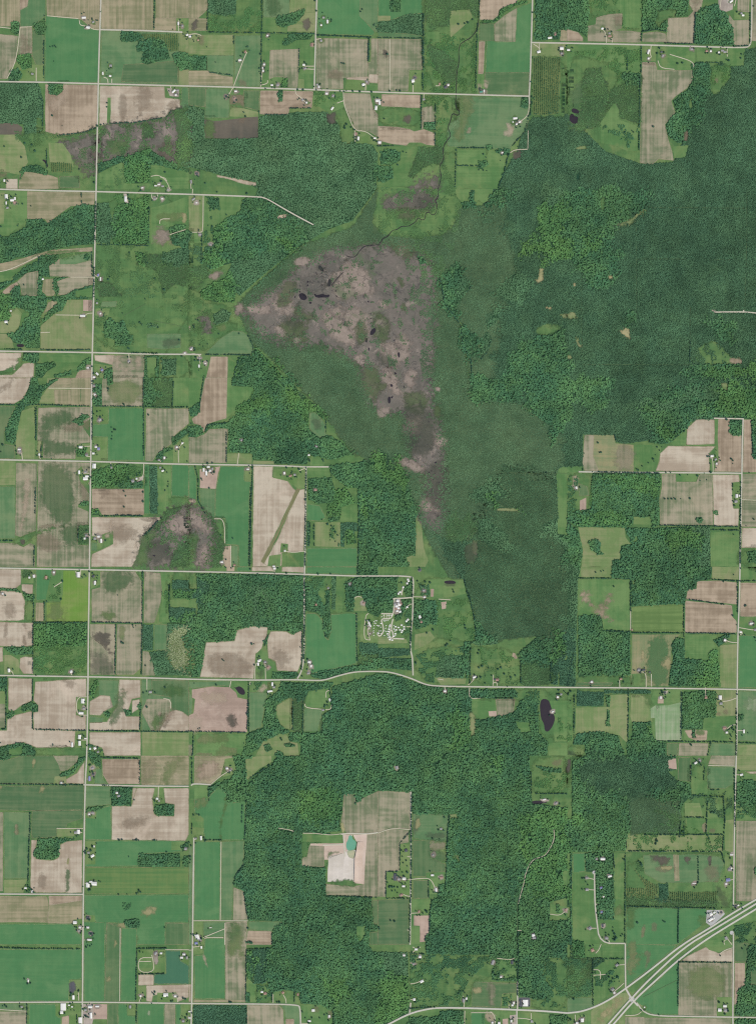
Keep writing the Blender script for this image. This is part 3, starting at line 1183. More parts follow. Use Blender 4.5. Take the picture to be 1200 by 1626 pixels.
P dcrop 770,780 800,800 790,880 740,980 700,990 720,920
F gpas 570,945 660,960 650,990 570,990
F tan 840,850 890,840 885,900 840,930
W h 665,925 685,912 705,930 695,955 668,950
W h 785,905 835,910 838,940 800,948
W h 880,870 910,860 945,885 925,915 880,905
F gpas 900,715 1200,715 1200,1045 900,1045
F dcrop 960,720 1200,720 1200,950 1090,910 1085,830 970,810
P mead 1030,760 1170,750 1170,820 1050,810
F gtan 935,840 1080,840 1080,920 1010,1040 960,1040 900,920
P mead 970,950 1050,940 1000,1030 960,1020
P lsoil 1005,920 1025,920 1025,945 1005,945
F tan 1080,920 1120,908 1160,920 1200,950 1200,1045 1010,1040
P soil 1060,940 1100,910 1110,915 1020,1040 1010,1035
F tan 570,1050 895,1050 895,1200 665,1200 650,1150 570,1125
F lawn 565,1125 650,1150 665,1200 560,1200
B h .5 565,1125 650,1150 665,1200 560,1200
F lpas 905,1050 1200,1055 1200,1200 905,1200
H 220,355 560,352
H 212,350 212,680
H 215,180 218,345
H 285,225 285,345
H 575,352 905,358
H 908,30 905,350
H 737,365 733,690
H 905,360 900,690
H 45,700 40,1030
H 210,715 210,1030
H 215,1032 550,1040
H 570,1040 890,1045
H 895,900 890,1040
H 900,1045 1200,1048
H 0,1030 40,1030
H 1075,110 1080,350
H 300,350 300,440
H 230,690 215,690
t 750,180 775,480 785,485 925,627 400,92 390,205 300,220 505,40 540,50 550,60 575,800 580,810 595,830 1050,765 845,370 865,375 850,385 340,1130 220,1150 8,1118 570,30 590,40 600,50 590,65 935,890 525,65 980,1045 440,470 150,510 912,800
X w 5 9 0 : 500,50
X w 3 7 0 : 605,102
X d 4 4 0 : 595,60
X w 3 5 0 : 217,60
X w 3 3 0 : 190,68
X r 4 5 0 : 295,68
X w 3 3 0 : 345,35
X w 4 4 20 : 455,665
X w 4 6 0 : 60,658
X g 5 4 0 : 957,795
X w 6 8 0 : 528,852
X w 8 4 0 : 518,929
X g 4 3 0 : 535,900
X w 5 7 0 : 508,1080
X w 4 8 0 : 508,1120
X w 3 8 0 : 461,1130
X w 4 2 0 : 545,1090
X w 4 4 30 : 605,1152
X g 4 3 20 : 625,1175
X w 3 3 0 : 575,1155
X w 3 3 0 : 20,170
R d 515,15 512,50
R d 480,30 490,40
R d 87,685 80,665 65,658
R d 935,710 935,780
R d 553,825 488,828 488,940 553,942
R d 345,128 400,92
R d 455,688 455,670
R d 1085,900 1085,845 1040,835
R d 553,1100 520,1100
@300,900
F pas 100,0 235,0 235,28 100,28
F brn 240,0 290,0 290,28 240,28
F crop 305,0 390,0 388,30 305,28
F tan 400,0 530,0 540,30 400,28
F tan 590,0 730,0 728,38 590,30
F crop 745,0 1070,0 1065,48 745,42
F mead 0,40 55,40 50,320 0,340
W c 50,60 130,60 90,180 60,280 50,200
W f 0,140 50,140 50,200 0,205
F pas 0,210 50,205 48,260 0,262
W c 0,265 45,265 45,320 0,330
W h 55,45 725,50 725,400 660,430 630,410 500,400 420,375 300,400 295,465 220,475 105,475 100,560 75,700 0,700 0,350 50,310 90,190 110,100 50,60
W s 420,130 480,130 470,380 420,370
W ln 0,480 30,490 40,620 20,690 0,690
F pas 305,390 390,380 390,400 310,402
F tan 110,480 290,470 300,405 395,378 500,385 495,440 470,490 460,540 425,550 410,710 70,700
P soil 130,560 280,540 400,620 380,690 160,690 120,620
F tan 520,410 620,410 655,432 720,402 718,600 690,665 560,660 550,600 505,580 495,460
P soil 520,530 600,520 640,580 620,640 560,640
F pas 425,555 490,490 505,590 550,610 555,680 520,710 420,710
P muckg 425,670 460,650 480,690 440,705
W h 530,665 690,670 700,690 670,710 530,710
W h 470,480 510,420 495,490
F mead 735,55 1065,60 1060,290 900,290 735,285
W h 735,100 800,140 860,250 900,290 905,400 880,460 855,400 850,330 810,290 735,280
B h .5 740,60 870,60 870,200 780,200
W h 870,150 895,150 895,290 870,290
W s 910,60 935,60 930,270 910,270
W h 990,100 1070,60 1100,180 1050,190 1045,285 1000,285
F crop 740,295 805,295 850,340 860,440 885,465 905,400 900,300 1062,295 1065,615 960,640 870,660 780,680 740,600
W h 780,700 780,680 870,660 1060,625 1200,600 1200,650 1050,665 900,705 850,715
W c 1080,480 1200,490 1200,560 1080,560
W k 1070,565 1200,560 1200,600 1080,620
W h 1070,0 1200,0 1200,320 1140,290 1100,180 1070,150
F lpas 1050,190 1100,190 1130,280 1045,280
F lawn 1090,300 1140,290 1200,350 1200,480 1090,470
F gpas 0,730 270,725 260,760 170,755 20,775 0,760
F gpas 0,780 25,840 20,930 0,945
F pas 270,725 390,730 375,840 310,800 290,770 260,765
F soilp 20,780 150,760 260,765 300,800 310,830 375,845 370,1050 0,1045 0,945 30,930 40,840 20,830
P lsoil 0,950 80,950 70,1040 0,1040
P lsoil 60,800 240,790 240,870 100,870
P muck 250,945 275,930 305,980 300,1010 270,1015 245,980
O 270,755 295,770 320,755 355,780 358,815 320,810 300,775
F pas 385,730 520,730 500,790 400,795
P lsoil 420,790 500,745 500,775 450,800
B h .5 390,735 470,735 440,780 390,790
F gpas 382,795 500,800 480,900 460,1020 380,1050
F lawn 500,730 600,730 560,810 500,810
W h 590,730 740,735 730,850 640,830 560,870 550,960 600,1020 640,1050 560,1080 500,1090 440,1160 350,1200 340,1190 370,1060 470,1020 490,840 560,800
F lpas 560,880 630,840 660,830 660,1035 590,1020 560,950 550,910
W k 660,835 722,835 722,1050 660,1035
W h 560,960 580,1000 640,1050 620,1060 560,1030
F pas 740,860 760,795 900,770 910,850 870,890 735,890
F gpas 730,895 850,910 830,1000 815,1045 728,1045
W h 740,740 920,730 900,770 760,790 730,860
W h 910,760 1200,680 1200,1200 705,1200 715,1060 830,1050 850,940 905,900
W h 640,1050 720,1055 700,1110 630,1110
F lpas 425,1200 470,1110 520,1090 570,1060 620,1065 640,1110 690,1120 700,1200
P dcrop 830,960 850,970 848,1050 830,1030
W h 480,1130 515,1125 530,1160 500,1175 480,1160
W h 610,1135 650,1120 675,1130 650,1145 615,1145
W h 545,1185 570,1170 600,1180 605,1200 540,1200
F pas 45,1065 365,1060 365,1120 330,1200 45,1200
P lpas 60,1070 240,1065 240,1110 60,1120
P soil 45,1180 150,1190 150,1200 45,1200
P lpas 160,1200 180,1160 230,1140 300,1160 310,1200
F gtan 0,1130 20,1130 20,1200 0,1200
H 0,1045 365,1052
H 30,1050 25,1200
H 735,60 733,280
H 735,290 730,590
H 1065,300 1068,610
H 375,850 372,1050
H 1070,0 1072,60
H 660,840 660,1040
H 725,840 722,1050
H 895,775 910,890
H 380,730 382,1050
H 480,500 500,430
H 720,410 716,660
H 855,350 870,450
t 215,590 225,598 400,490 415,490 707,510 175,750 35,740 545,40 620,40 735,375 735,240 390,15 235,5 585,1090 590,1100 370,935 350,1120 60,1030 70,1025 270,1055 600,745 750,650 820,45 900,45 720,695 880,880 880,860 860,890 865,880
X w 7 4 20 : 450,595
X g 4 3 0 : 485,605
X r 4 3 30 : 502,638
X w 3 5 0 : 440,618
X w 9 3 10 : 515,790
X w 3 6 0 : 530,745
X g 4 3 0 : 540,765
X w 5 4 0 : 765,605
X g 4 3 0 : 760,675
X w 3 4 0 : 775,630
X g 3 4 20 : 1020,110
X r 3 3 0 : 808,240
X w 3 5 10 : 895,845
X g 4 3 0 : 852,910
X w 2.5 13 25 : 1145,360
X r 3 3 0 : 1110,230
X w 4 3 0 : 545,10
X g 3 3 0 : 885,135
R d 420,712 420,620 445,600
R d 487,715 485,615
R d 260,765 268,725
R d 390,730 388,750
R d 545,42 540,10
R d 735,870 740,895 850,905 900,908 905,880
R d 870,830 870,790 890,785
R d 1050,200 1070,185 1100,195
R d 1140,295 1120,310 1108,460 1150,465
R d 1145,385 1130,400 1150,465
R t 300,0 300,28
@600,900
W h 0,50 120,60 130,120 100,190 95,290 20,295 0,340
F mead 0,60 220,60 220,460 0,490
W h 0,55 125,62 125,190 95,200 95,290 20,290 10,310 0,320
W h 165,135 215,75 215,190 175,190
W h 105,210 215,205 210,240 160,290 150,330 110,350
F yardp 105,210 150,200 145,290 110,305 100,280
B h .4 110,310 215,240 210,440 120,430
F lpas 0,440 180,460 190,485 0,490
F mead 230,70 540,75 570,170 610,320 620,400 610,480 560,480 450,450 240,480
F lpas 235,430 330,410 360,450 320,490 230,530
F pas 330,80 540,80 560,170 480,190 340,200
W h 230,205 370,215 370,330 300,380 240,400 225,350
W h 300,300 350,280 380,310 370,370 310,360
B h .35 230,100 330,110 330,200 240,200
B f .35 370,200 600,200 610,470 430,460 370,380
F soilp 335,140 355,140 352,190 335,190
F soilp 400,225 435,220 430,265 405,270
O 415,90 480,85 500,105 470,110 425,108
P muckg 415,105 500,108 480,125 420,120
W c 0,515 200,520 205,560 0,580
W h 0,580 210,580 215,660 120,650 0,640
F mead 230,540 560,480 570,740 400,750 250,690
W s 390,570 540,560 560,620 540,720 360,700 380,640
B h .45 240,560 560,500 560,600 300,650
W h 545,480 590,470 580,560 590,680 570,710 545,650
B h .6 250,640 350,650 360,740 300,730
F lpas 360,700 560,710 555,745 400,750
F mead 580,510 640,505 860,530 900,600 905,750 580,750
B f .3 640,500 860,530 900,600 880,620 660,620
B k .2 640,620 900,620 900,750 640,740
F brn 855,545 870,550 885,580 870,585 850,570
W h 900,540 1000,450 1100,500 1110,600 1090,740 910,750
W k 905,640 1090,620 1090,750 910,752
W f 1110,450 1200,430 1200,540 1130,600 1110,560
W c 1105,610 1145,610 1140,750 1095,745
W c 1150,600 1200,590 1200,755 1150,755
W s 580,480 760,420 760,490 640,500
W h 610,330 680,400 700,480 620,470
F yard 740,710 770,715 765,730 745,730
W h 0,680 100,685 260,740 400,765 580,775 590,840 600,960 640,970 720,960 870,920 900,850 1010,840 1020,960 1020,1060 1080,1110 1070,1200 0,1200
F mead 580,780 1200,780 1200,1200 1120,1200 1120,1050 1080,1100 1030,1060 1010,840 900,850 870,840 580,835
W h 585,775 870,780 890,830 580,830
F pas 590,840 740,838 750,945 650,965 600,940
F gtan 745,840 870,838 860,920 760,955
F soilp 700,918 750,915 755,950 705,950
P lpas 580,900 620,970 610,1070 585,1080
F pas 870,980 960,990 970,1050 900,1050
W f 450,900 520,880 590,1050 580,1200 500,1150 440,980
B h .4 890,780 1030,780 1010,1030 960,900
F pas 1090,850 1200,850 1200,1110 1120,1110 1100,920
B f .3 1140,950 1200,950 1200,1100 1130,1100
F pas 1080,1120 1200,1115 1200,1200 1080,1200
O 1025,840 1080,840 1095,880 1110,930 1125,960 1110,1010 1080,1050 1055,1040 1055,1000 1030,960
H 575,170 610,320 620,400
H 545,75 575,200
H 590,480 580,750
H 905,600 905,750
H 595,830 870,835
H 1100,600 1090,740
H 215,60 220,200
H 208,400 205,550
H 212,340 210,480
W s 260,120 300,110 310,160 280,170
t 330,100 265,125 280,120 430,500 440,490 460,470 480,160 475,145 550,370 555,390 640,640 660,630 700,640 720,690 760,650 780,640 800,680 840,700 870,690 650,700 680,740 820,760 860,745 880,750 150,100 135,100 250,90 300,95 240,610 290,540 310,420 345,395 350,400 1000,1010 1005,980 1150,780 1150,810 1190,800 1180,790 890,560 895,580 640,530 635,550
X w 6 3 20 : 612,700
X g 3 3 0 : 605,710
X r 5 4 0 : 755,718
X d 3 3 0 : 740,715
X w 3.5 3 0 : 1140,826
X g 4 3 0 : 1160,810
X w 4 5 20 : 265,318
X r 3 3 0 : 275,350
X d 5 4 40 : 265,20
X g 4 3 0 : 290,150
X w 4 2 0 : 295,192
X w 3 3 0 : 185,255
X w 3 3 30 : 180,345 190,335
X w 3 2 0 : 165,380 150,370 140,400 155,405 130,385 165,395 150,415
X w 3 3 0 : 195,90 185,105 190,80 160,130 140,160 130,170
X w 5 4 0 : 125,215 135,240 118,250
X g 4 4 0 : 130,228 110,235
X r 4 3 0 : 145,235 115,265
X w 4 3 20 : 122,280 140,285 130,262
X w 3 2 0 : 60,425 75,445 90,465 75,460 100,440 110,425 115,400 112,380 75,375 70,395 65,410
X w 3 1.2 0 : 20,360 5,375 0,420
X w 4 3 0 : 425,790
X w 4 2 20 : 1108,920
R c 130,58 210,62 225,75 222,185 220,190 222,230 218,340 212,375 205,500 210,550 218,570 222,690
R g 215,195 150,200 105,200 95,205
R d 220,190 305,192
R g 105,200 95,330 30,330
R d 215,235 190,245 175,270
R g 20,297 90,298 95,300
R g 30,330 20,340 32,375 35,410 20,435 5,440 0,430
R g 95,330 85,370 85,400 95,420 95,450 75,455 70,420 85,395
R g 95,455 165,458
R d 212,380 180,380
R g 160,135 150,160 150,180
R d 40,298 40,328
R d 55,298 55,328
R d 70,298 70,328
R d 422,760 425,785
R d 572,750 600,725 612,705
R d 728,755 730,735 755,735 755,755
R d 732,685 730,735
R d 580,770 578,840 655,832
R t 0,1085 120,1090
R d 385,205 460,210
R d 380,712 415,718
@900,900
F lpas 85,0 280,0 280,65 90,65
F pas 70,80 395,82 392,410 235,405 215,305 70,310
P brn 80,160 140,170 140,210 160,240 215,280 220,260 270,180 280,200 260,240 220,290 310,350 250,345 200,290 140,230 90,210
F mown 410,255 690,238 735,245 735,412 410,415
W h 285,0 920,0 910,80 820,90 820,140 760,150 745,240 690,235 410,250 405,110 400,80 285,70
F pas 410,80 430,85 425,115 410,115
B f .5 410,140 700,130 740,240 410,245
W h 70,310 215,305 230,405 400,415 400,690 330,690 290,740 70,735
W s 0,0 85,0 65,80 60,320 55,750 0,755
W c 0,400 50,400 50,760 0,760
F lpas 920,0 1090,0 1085,80 920,75
F pas 1100,0 1200,0 1200,80 1100,80
F brn 825,92 970,88 1075,100 1078,240 755,205 765,145 820,140
F brn 755,215 1045,245 1050,300 1075,350 1075,418 748,418 748,230
F pas 1048,245 1080,240 1080,350 1050,320
F brn 1100,102 1200,102 1200,315 1098,315
F pas 1090,320 1200,322 1200,430 1090,430
F ogrn 412,430 720,430 665,470 650,640 640,755 400,755 410,640
P crop 530,430 620,430 640,560 640,755 520,755 500,640
P hay 465,530 490,530 490,585 470,590
P hay 600,590 650,575 655,640 610,640
F pas 410,680 500,675 500,755 400,755
W h 690,450 745,455 745,580 860,590 800,760 645,760 655,640 670,600 665,480
W f 860,600 900,590 900,535 955,530 970,760 800,765 820,680
F pas 748,430 950,435 930,490 960,530 905,535 895,590 750,585
W h 930,470 1000,430 1040,430 1000,480 960,510
F lpas 970,500 1080,490 1078,770 970,765
F crop 1090,435 1200,435 1200,770 1085,768
F mead 60,690 400,690 395,755 60,755
F dcrop 60,735 290,735 280,755 60,755
F mead 0,775 550,780 400,815 60,800 0,870
W c 60,790 235,795 230,885 60,885
F lpas 55,895 245,890 245,815 385,810 380,1120 330,1070 200,1045 100,1110 50,1080
W h 248,815 272,815 270,890 248,890
W h 250,910 270,910 268,1010 248,1010
W c 235,785 390,785 390,805 235,805
W c 400,780 530,785 530,805 400,805
F lpas 405,812 530,815 525,900 540,985 410,985 400,950
P pas 480,810 550,815 560,860 530,900
W h 415,985 530,985 540,1060 555,1100 630,1110 630,1200 380,1200 380,1105 410,1100
F pas 535,985 560,985 555,1095 540,1060
W f 470,990 530,1000 530,1060 480,1050
F palef 555,880 725,785 725,1100 560,1102
F palef 528,900 560,880 580,960 530,960
F pas 550,785 720,782 720,860 640,880 555,880 530,840
F brn 575,835 612,835 612,868 572,868
W h 60,1060 200,1045 320,1070 370,1200 120,1200 110,1130 40,1130
W h 730,800 870,790 860,1030 725,1030
W h 830,780 945,790 940,965 860,970
B f .5 730,800 940,800 935,960 730,1020
F lpas 945,785 1075,785 1075,945 945,948
P soil 945,925 975,925 975,945 945,945
P soil 992,912 1020,912 1020,942 992,942
F pas 870,960 1070,950 1065,1110 740,1110 740,1040 860,1030
F brn 745,1040 790,1035 815,1035 890,1040 885,1100 820,1105 770,1085
P pas 815,1035 870,1038 870,1070 815,1070
F gpas 1085,790 1200,790 1200,1110 1080,1105
P palef 1130,830 1200,800 1200,900 1120,930
F lpas 1085,1130 1200,1130 1200,1200 1085,1200
F dcrop 630,1120 705,1120 700,1200 635,1200
F gtan 710,1120 895,1122 885,1200 705,1200
F gpas 915,1120 1065,1122 1065,1200 900,1200
F pas 0,870 30,870 30,1110 0,1110
B f .5 0,1000 30,1000 30,1110 0,1110
F mead 0,1130 110,1150 110,1200 0,1200
P muckg 0,1160 50,1180 60,1200 0,1200
H 75,72 400,75
H 400,80 402,280
H 410,418 745,420
H 748,420 1070,425
H 740,240 738,410
H 738,420 740,450
H 45,810 42,1130
H 388,780 385,1100
H 725,800 722,1100
H 560,1105 740,1110 1060,1112
H 1080,90 1080,300
H 1090,1118 1200,1120
H 1072,900 1072,1200
H 760,205 1000,240
H 235,405 400,412
H 0,755 50,500
H 910,1120 890,1200
H 920,80 1070,90
H 1090,90 1200,90
t 215,30 230,25 1055,50 1195,30 1130,245 1125,250 1050,310 1075,370 1020,420 1010,440 405,280 990,95 1100,10 600,790 605,800 650,800 620,780 620,800 785,1130 790,1135 1030,1030 1050,1010 1050,1050 1040,1075 1035,1095 1055,1035 1045,1025 335,705 350,700 10,800 20,790 5,810 1075,790 1078,810 20,850 180,35 295,125 1195,470 1190,450 1180,370
W h 1080,940 1110,935 1120,965 1090,980 1075,965
W h 790,1040 808,1035 815,1080 795,1085
X g 5 4 0 : 455,655
X d 5 3 0 : 485,655
X d 3 3 0 : 523,670
X w 4 3 0 : 155,730
X r 4 3 0 : 340,712
X w 4 4 0 : 1000,465
X w 6 3 5 : 1168,360
X g 5 4 0 : 1195,400
X w 3 4 0 : 592,830
X g 4 3 0 : 620,797
X r 4 4 0 : 880,830
X w 5 7 0 : 970,830
X g 5 4 0 : 975,868
X r 5 3 0 : 998,1024
X w 4 3 0 : 1012,1052
X w 3 6 0 : 1120,1045
X w 4 3 0 : 1100,415
X r 2 3 0 : 410,400
R d 333,765 332,720
R d 500,765 500,675 470,665
R d 535,760 533,680
R d 1080,482 1030,478 1005,465
R d 1085,385 1170,400 1190,400
R d 1085,430 1110,430 1110,408 1085,408
R d 1075,832 1030,850 985,855
R d 1075,1003 1040,1005 1015,1030
R d 1075,1040 1115,1040
R d 402,260 402,400
R d 640,785 625,795
R d 875,765 880,825
@g
X w 1.7 0.9 30 : 593.8,986.7 594.6,989.2 596.2,985.4 597.9,985.8 596.2,990.0 598.8,992.9 593.8,993.3 593.3,997.5 592.9,1001.7 592.9,1004.6 593.3,1008.8 604.6,995.8 604.6,1001.7 602.1,1001.7 601.7,1005.8 599.2,1006.7 605.0,1005.8 612.9,993.3 612.1,997.5 610.0,1001.7 612.9,1002.5 610.0,1009.2 586.7,989.2 585.8,991.7 585.0,993.3 584.6,990.0 586.2,998.3 587.1,1006.2 619.2,991.7 617.9,995.8 618.3,999.6 617.9,1003.3 625.4,997.5 625.0,993.3 625.4,999.6 626.7,1002.1 627.5,1005.8 627.5,1009.2 615.0,1006.7 615.4,1009.6 615.8,1012.5 618.8,1016.2 609.2,985.0 610.4,986.2 612.5,985.4 615.4,985.0 605.8,979.2 609.2,976.7 615.0,977.5 617.5,977.5 620.0,977.1 621.7,976.7
@0,1200
W h 0,0 75,0 60,30 0,60
F dcrop 0,60 70,20 130,0 350,0 380,60 390,120 370,180 0,175
F gtan 340,0 500,0 490,40 430,90 390,100 370,50
P hay 210,20 230,20 215,80 205,80
F lpas 350,130 420,130 430,180 340,180
W h 375,120 470,80 510,10 545,0 540,25 500,60 470,110 430,130 385,135
F tan 420,150 490,110 540,35 535,180 425,175
F dcroph 0,192 535,190 530,345 210,350 0,340
F dcroph 205,350 530,345 525,400 430,430 420,465 365,460 360,515 320,520 205,525 200,480
P hay 245,215 270,195 285,205 260,235
P hay 0,180 12,185 5,220 0,215
F gpas 25,355 190,360 195,460 185,780 30,780
P otan 90,440 120,440 120,500 95,500
F gtan 0,355 22,360 20,860 0,860
F lpas 25,790 175,785 160,830 150,870 28,870
F lpas 365,462 475,465 470,510 365,515
F tan 200,535 240,535 225,600 230,655 340,665 370,650 375,570 420,545 525,535 522,870 230,870 195,840
P dcrop 420,720 450,720 440,860 420,860
P hay 430,660 440,640 440,690 425,690
P soil 240,760 290,740 290,850 240,830
W h 240,525 480,525 470,535 420,545 380,560 375,640 340,660 250,658 222,640 225,590 240,580
F otan 0,888 300,895 310,930 305,1060 0,1055
F otan 312,930 522,890 522,1035 470,1045 460,1065 305,1065
F brn 310,890 522,888 522,920 315,950
F crop 0,1068 460,1068 490,1110 520,1145 520,1200 0,1200
F lawn 470,1040 525,1040 522,1140 490,1110 460,1070
F lawn 555,30 620,30 655,90 660,180 550,180
F gpas 610,80 650,80 655,150 685,180 600,180
W h 560,0 640,0 645,90 620,60 590,40
F brn 650,22 890,20 890,180 690,180 655,120
F otan 895,0 1200,0 1200,185 900,185
P otan 905,60 960,20 1000,60 950,150 910,180
P lpas 1080,20 1180,0 1140,60 1100,120 1060,180 1020,180
F gpas 548,195 702,195 705,310 545,325
F crop 545,360 705,315 710,535 540,535
F lawn 545,350 615,355 610,400 545,395
F tan 870,205 985,205 970,270 980,370 1000,380 1105,385 1110,310 1050,300 1040,205 1200,205 1200,500 1180,540 710,535 712,320 835,320
P soil 800,400 900,380 960,390 900,450 780,450
F tan 845,205 870,205 850,280 838,280
F lawn 985,200 1040,200 1045,300 975,310 975,270
W h 705,190 850,185 840,220 835,315 710,318
W h 985,310 1105,310 1108,380 1000,382 980,360
F crop 545,540 1180,540 1150,610 885,625 880,700 545,705
F lawn 545,540 610,540 608,690 545,690
F pas 1090,545 1180,545 1150,600 1090,600
W h 885,625 1145,625 1145,705 880,705
W h 1165,640 1200,630 1200,705 1165,705
W h 1150,570 1200,540 1200,590 1160,610
F ocroph 545,708 1200,708 1200,878 545,880
F crop 540,885 1200,882 1200,1058 1050,1060 1048,1200 775,1200 770,1090 740,1060 680,1060 670,1200 615,1200 610,1050 540,1010
F dcrop 680,1062 740,1065 770,1085 772,1200 665,1200
P hay 740,1060 800,1060 800,1090 770,1095
F dcrop 1055,1062 1200,1062 1200,1200 1050,1200
F lawn 540,1010 605,1015 610,1200 535,1200
W h 785,1045 840,1035 890,1040 885,1095 840,1095 800,1080
B h .6 780,935 835,930 835,960 800,990 780,970
P hay 890,1000 960,950 990,990 940,1020
P lpas 850,1140 880,1150 870,1200 850,1200
W h 540,365 560,330 630,320 680,315 620,345 560,360
H 0,180 320,183
H 330,182 535,185
H 190,365 195,480
H 192,460 185,700
H 188,520 180,840
H 750,532 800,535
H 850,535 890,537
H 970,535 1005,537
H 640,10 880,18
H 655,188 700,190
H 890,30 888,180
t 165,850 190,855 205,850 215,865 195,840 175,860 760,535 865,535 985,535 870,530 885,855 880,870 895,865 870,875 810,880 755,880 630,795 640,800 575,850 565,855 1058,610 1048,1090 1060,610 570,60 575,105 590,100 545,605 555,590 590,575 570,630 545,620 580,600 820,640 560,1035 570,1040 550,1090 580,1130 600,1130 590,1140 545,1170 610,395 855,280 195,365
X g 4 3 20 : 590,78
X b 3 8 0 : 570,145
X d 4 3 0 : 595,118
X w 3 3 0 : 393,172
X w 4 3 0 : 745,235
X g 5 4 30 : 755,255
X w 4 3 0 : 1000,272
X g 3 3 0 : 1012,285
X w 3 3 0 : 570,370
X g 4 3 0 : 590,362
X w 5 7 0 : 500,482
X g 4 4 0 : 482,488
X g 4 3 0 : 565,615
X w 6 4 30 : 590,635
X w 3 3 0 : 598,575
X w 9 6 0 : 600,812
X w 6 8 0 : 560,820
X w 5 3 0 : 580,800
X w 4 3 0 : 165,840
X w 3 4 0 : 207,862
X w 6 5 0 : 478,1058
X w 4 3 0 : 510,1090
X g 3 3 0 : 505,1110
X d 6 4 0 : 560,1028
X w 5 3 0 : 560,1090
X d 7 4 0 : 580,1130
X w 8 3 0 : 570,1168
X g 4 4 0 : 1180,590
R d 1008,195 1006,265
R d 362,462 530,462
R d 525,488 490,485
R d 540,810 570,812
R d 525,1105 505,1105
R d 540,1090 565,1090
R d 535,1170 570,1168
R d 395,182 390,165
@300,1200
F otan 35,0 300,0 240,60 200,130 140,180 35,180
P brn 60,60 180,40 200,100 120,150 60,140
F lawn 230,20 300,10 300,110 200,140
W h 280,0 410,0 360,60 365,150 250,160 300,90
W h 125,190 250,150 370,150 365,290 330,310 250,300 230,230 190,200 140,240 125,280
F pas 35,190 125,190 125,265 35,275
F lpas 360,20 420,5 525,0 525,40 450,80 380,150 365,150
F crop 35,275 120,270 145,240 190,200 240,240 250,300 360,290 355,535 100,535 90,430 35,360
P lpas 40,280 120,275 115,310 40,340
P mead 205,540 205,420 240,330 240,260 228,260 225,330 195,420 200,540
F pas 15,390 60,370 95,400 95,470 80,470 20,470
F lawn 20,450 95,460 90,535 20,535
F crop 35,545 200,545 195,1045 35,1045
F gpas 210,545 350,540 350,690 285,780 280,830 275,1045 205,1045
F gtan 285,835 345,860 375,1040 280,1045
W h 365,180 530,50 560,0 1200,0 1200,220 1110,270 1060,305 1045,240 980,250 970,380 955,420 965,480 720,490 715,640 720,700 865,710 870,890 1155,900 1160,920 1170,1070 1200,1080 1190,1110 1130,1100 1120,1180 1110,1200 530,1200 525,1130 600,1070 580,1050 380,1045 350,860 285,820 290,770 350,690 355,540 370,300
W f 720,210 970,230 960,420 820,440 720,420
B f .3 370,200 960,210 860,880 1150,900 1100,1000 500,900 400,500
F gtan 985,245 1050,240 1060,300 1120,260 1200,225 1200,490 1000,490 965,440 970,400
P hay 965,420 985,430 990,490 970,490
F pas 720,490 970,500 965,558 725,545
W h 790,485 900,490 900,500 800,500
F gtan 765,565 860,570 860,705 715,700 720,650 750,640
F gtan 1125,500 1200,495 1200,895 1080,890 1075,860 1045,830 1110,815
F gtan 870,815 1050,830 1075,860 1080,890 870,885
F qrp 1040,500 1130,500 1110,815 1050,810 1070,550 1060,540
F qrp 770,558 980,555 985,500 1040,500 990,640 970,620 880,640 885,660 860,660 860,575 770,570
F qry 885,640 985,620 985,800 880,800
F qry 985,620 1015,590 1060,600 1050,800 975,800
F sandw 1015,505 1035,505 1038,530 1065,545 1055,600 1005,605 995,560 1012,530
F sandy 1000,600 1058,598 1052,660 1010,640
P mead 885,610 945,605 950,615 905,625 885,640
F mead 880,800 1000,790 1045,800 1050,830 960,825
F gpas 380,1050 600,1055 590,1070 530,1115 380,1105
F brn 375,1110 525,1115 525,1200 360,1200
F gtan 232,1055 370,1050 365,1200 232,1200
F gpas 92,1055 228,1055 228,1150 92,1145
F gpas 100,1150 230,1155 228,1200 100,1200
F lawn 32,1055 88,1055 90,1150 100,1200 30,1200
F dcrop 1160,920 1200,915 1200,1070 1170,1070
F pas 1065,1085 1120,1080 1115,1150 1080,1190 1065,1150
W h 1130,1110 1190,1115 1145,1120 1140,1200 1110,1190
F dcrop 1150,1120 1200,1118 1200,1200 1145,1200
F gpas 0,580 22,580 20,1200 0,1200
H 365,200 362,400 355,540
H 350,690 290,770 285,820
H 350,870 375,1040
H 870,890 1200,900
H 530,45 380,150
H 525,1120 530,1200
H 22,0 20,180
H 100,535 215,535
H 340,310 335,430
H 20,430 20,500
H 125,200 128,290
H 600,1060 540,1110
t 50,370 65,375 30,375 375,1095 370,1185 390,1182 400,1185 10,640 12,660 8,680 5,550 15,570 80,1160 1190,1085
X w 3 7 0 : 78,522
X g 3 3 0 : 45,525
X w 4 3 0 : 243,80
X g 3 3 0 : 265,92
X w 6 8 20 : 55,1150
X g 5 4 0 : 70,1165
X b 5 4 0 : 48,1190
X w 4 2.5 0 : 45,1140
X w 4 1 0 : 138,1092
R d 140,182 200,130 250,100
R d 30,535 45,530
R d 205,545 200,1045
R d 30,1048 375,1048
R d 230,1060 228,1200
R d 90,1155 230,1098
R d 100,1160 120,1153 220,1155
R d 570,460 640,470 670,482
R d 725,492 800,492 900,505 970,495
R g 965,498 1020,492 1130,498 1200,488
R g 850,568 975,565
R g 980,500 985,560 990,640
@600,1200
W h 0,0 960,0 970,230 980,300 1200,330 1200,900 1090,930 1090,1050 1200,1040 1200,1200 310,1200 330,1120 325,1010 340,915 375,905 380,820 430,810 440,520 450,380 220,370 210,230 0,220
W f 700,10 780,20 760,100 690,80
B f .4 220,240 900,200 880,900 360,930 460,400
W f 910,380 1200,330 1200,900 960,900 930,780
F gtan 0,225 205,230 205,465 70,460 0,490
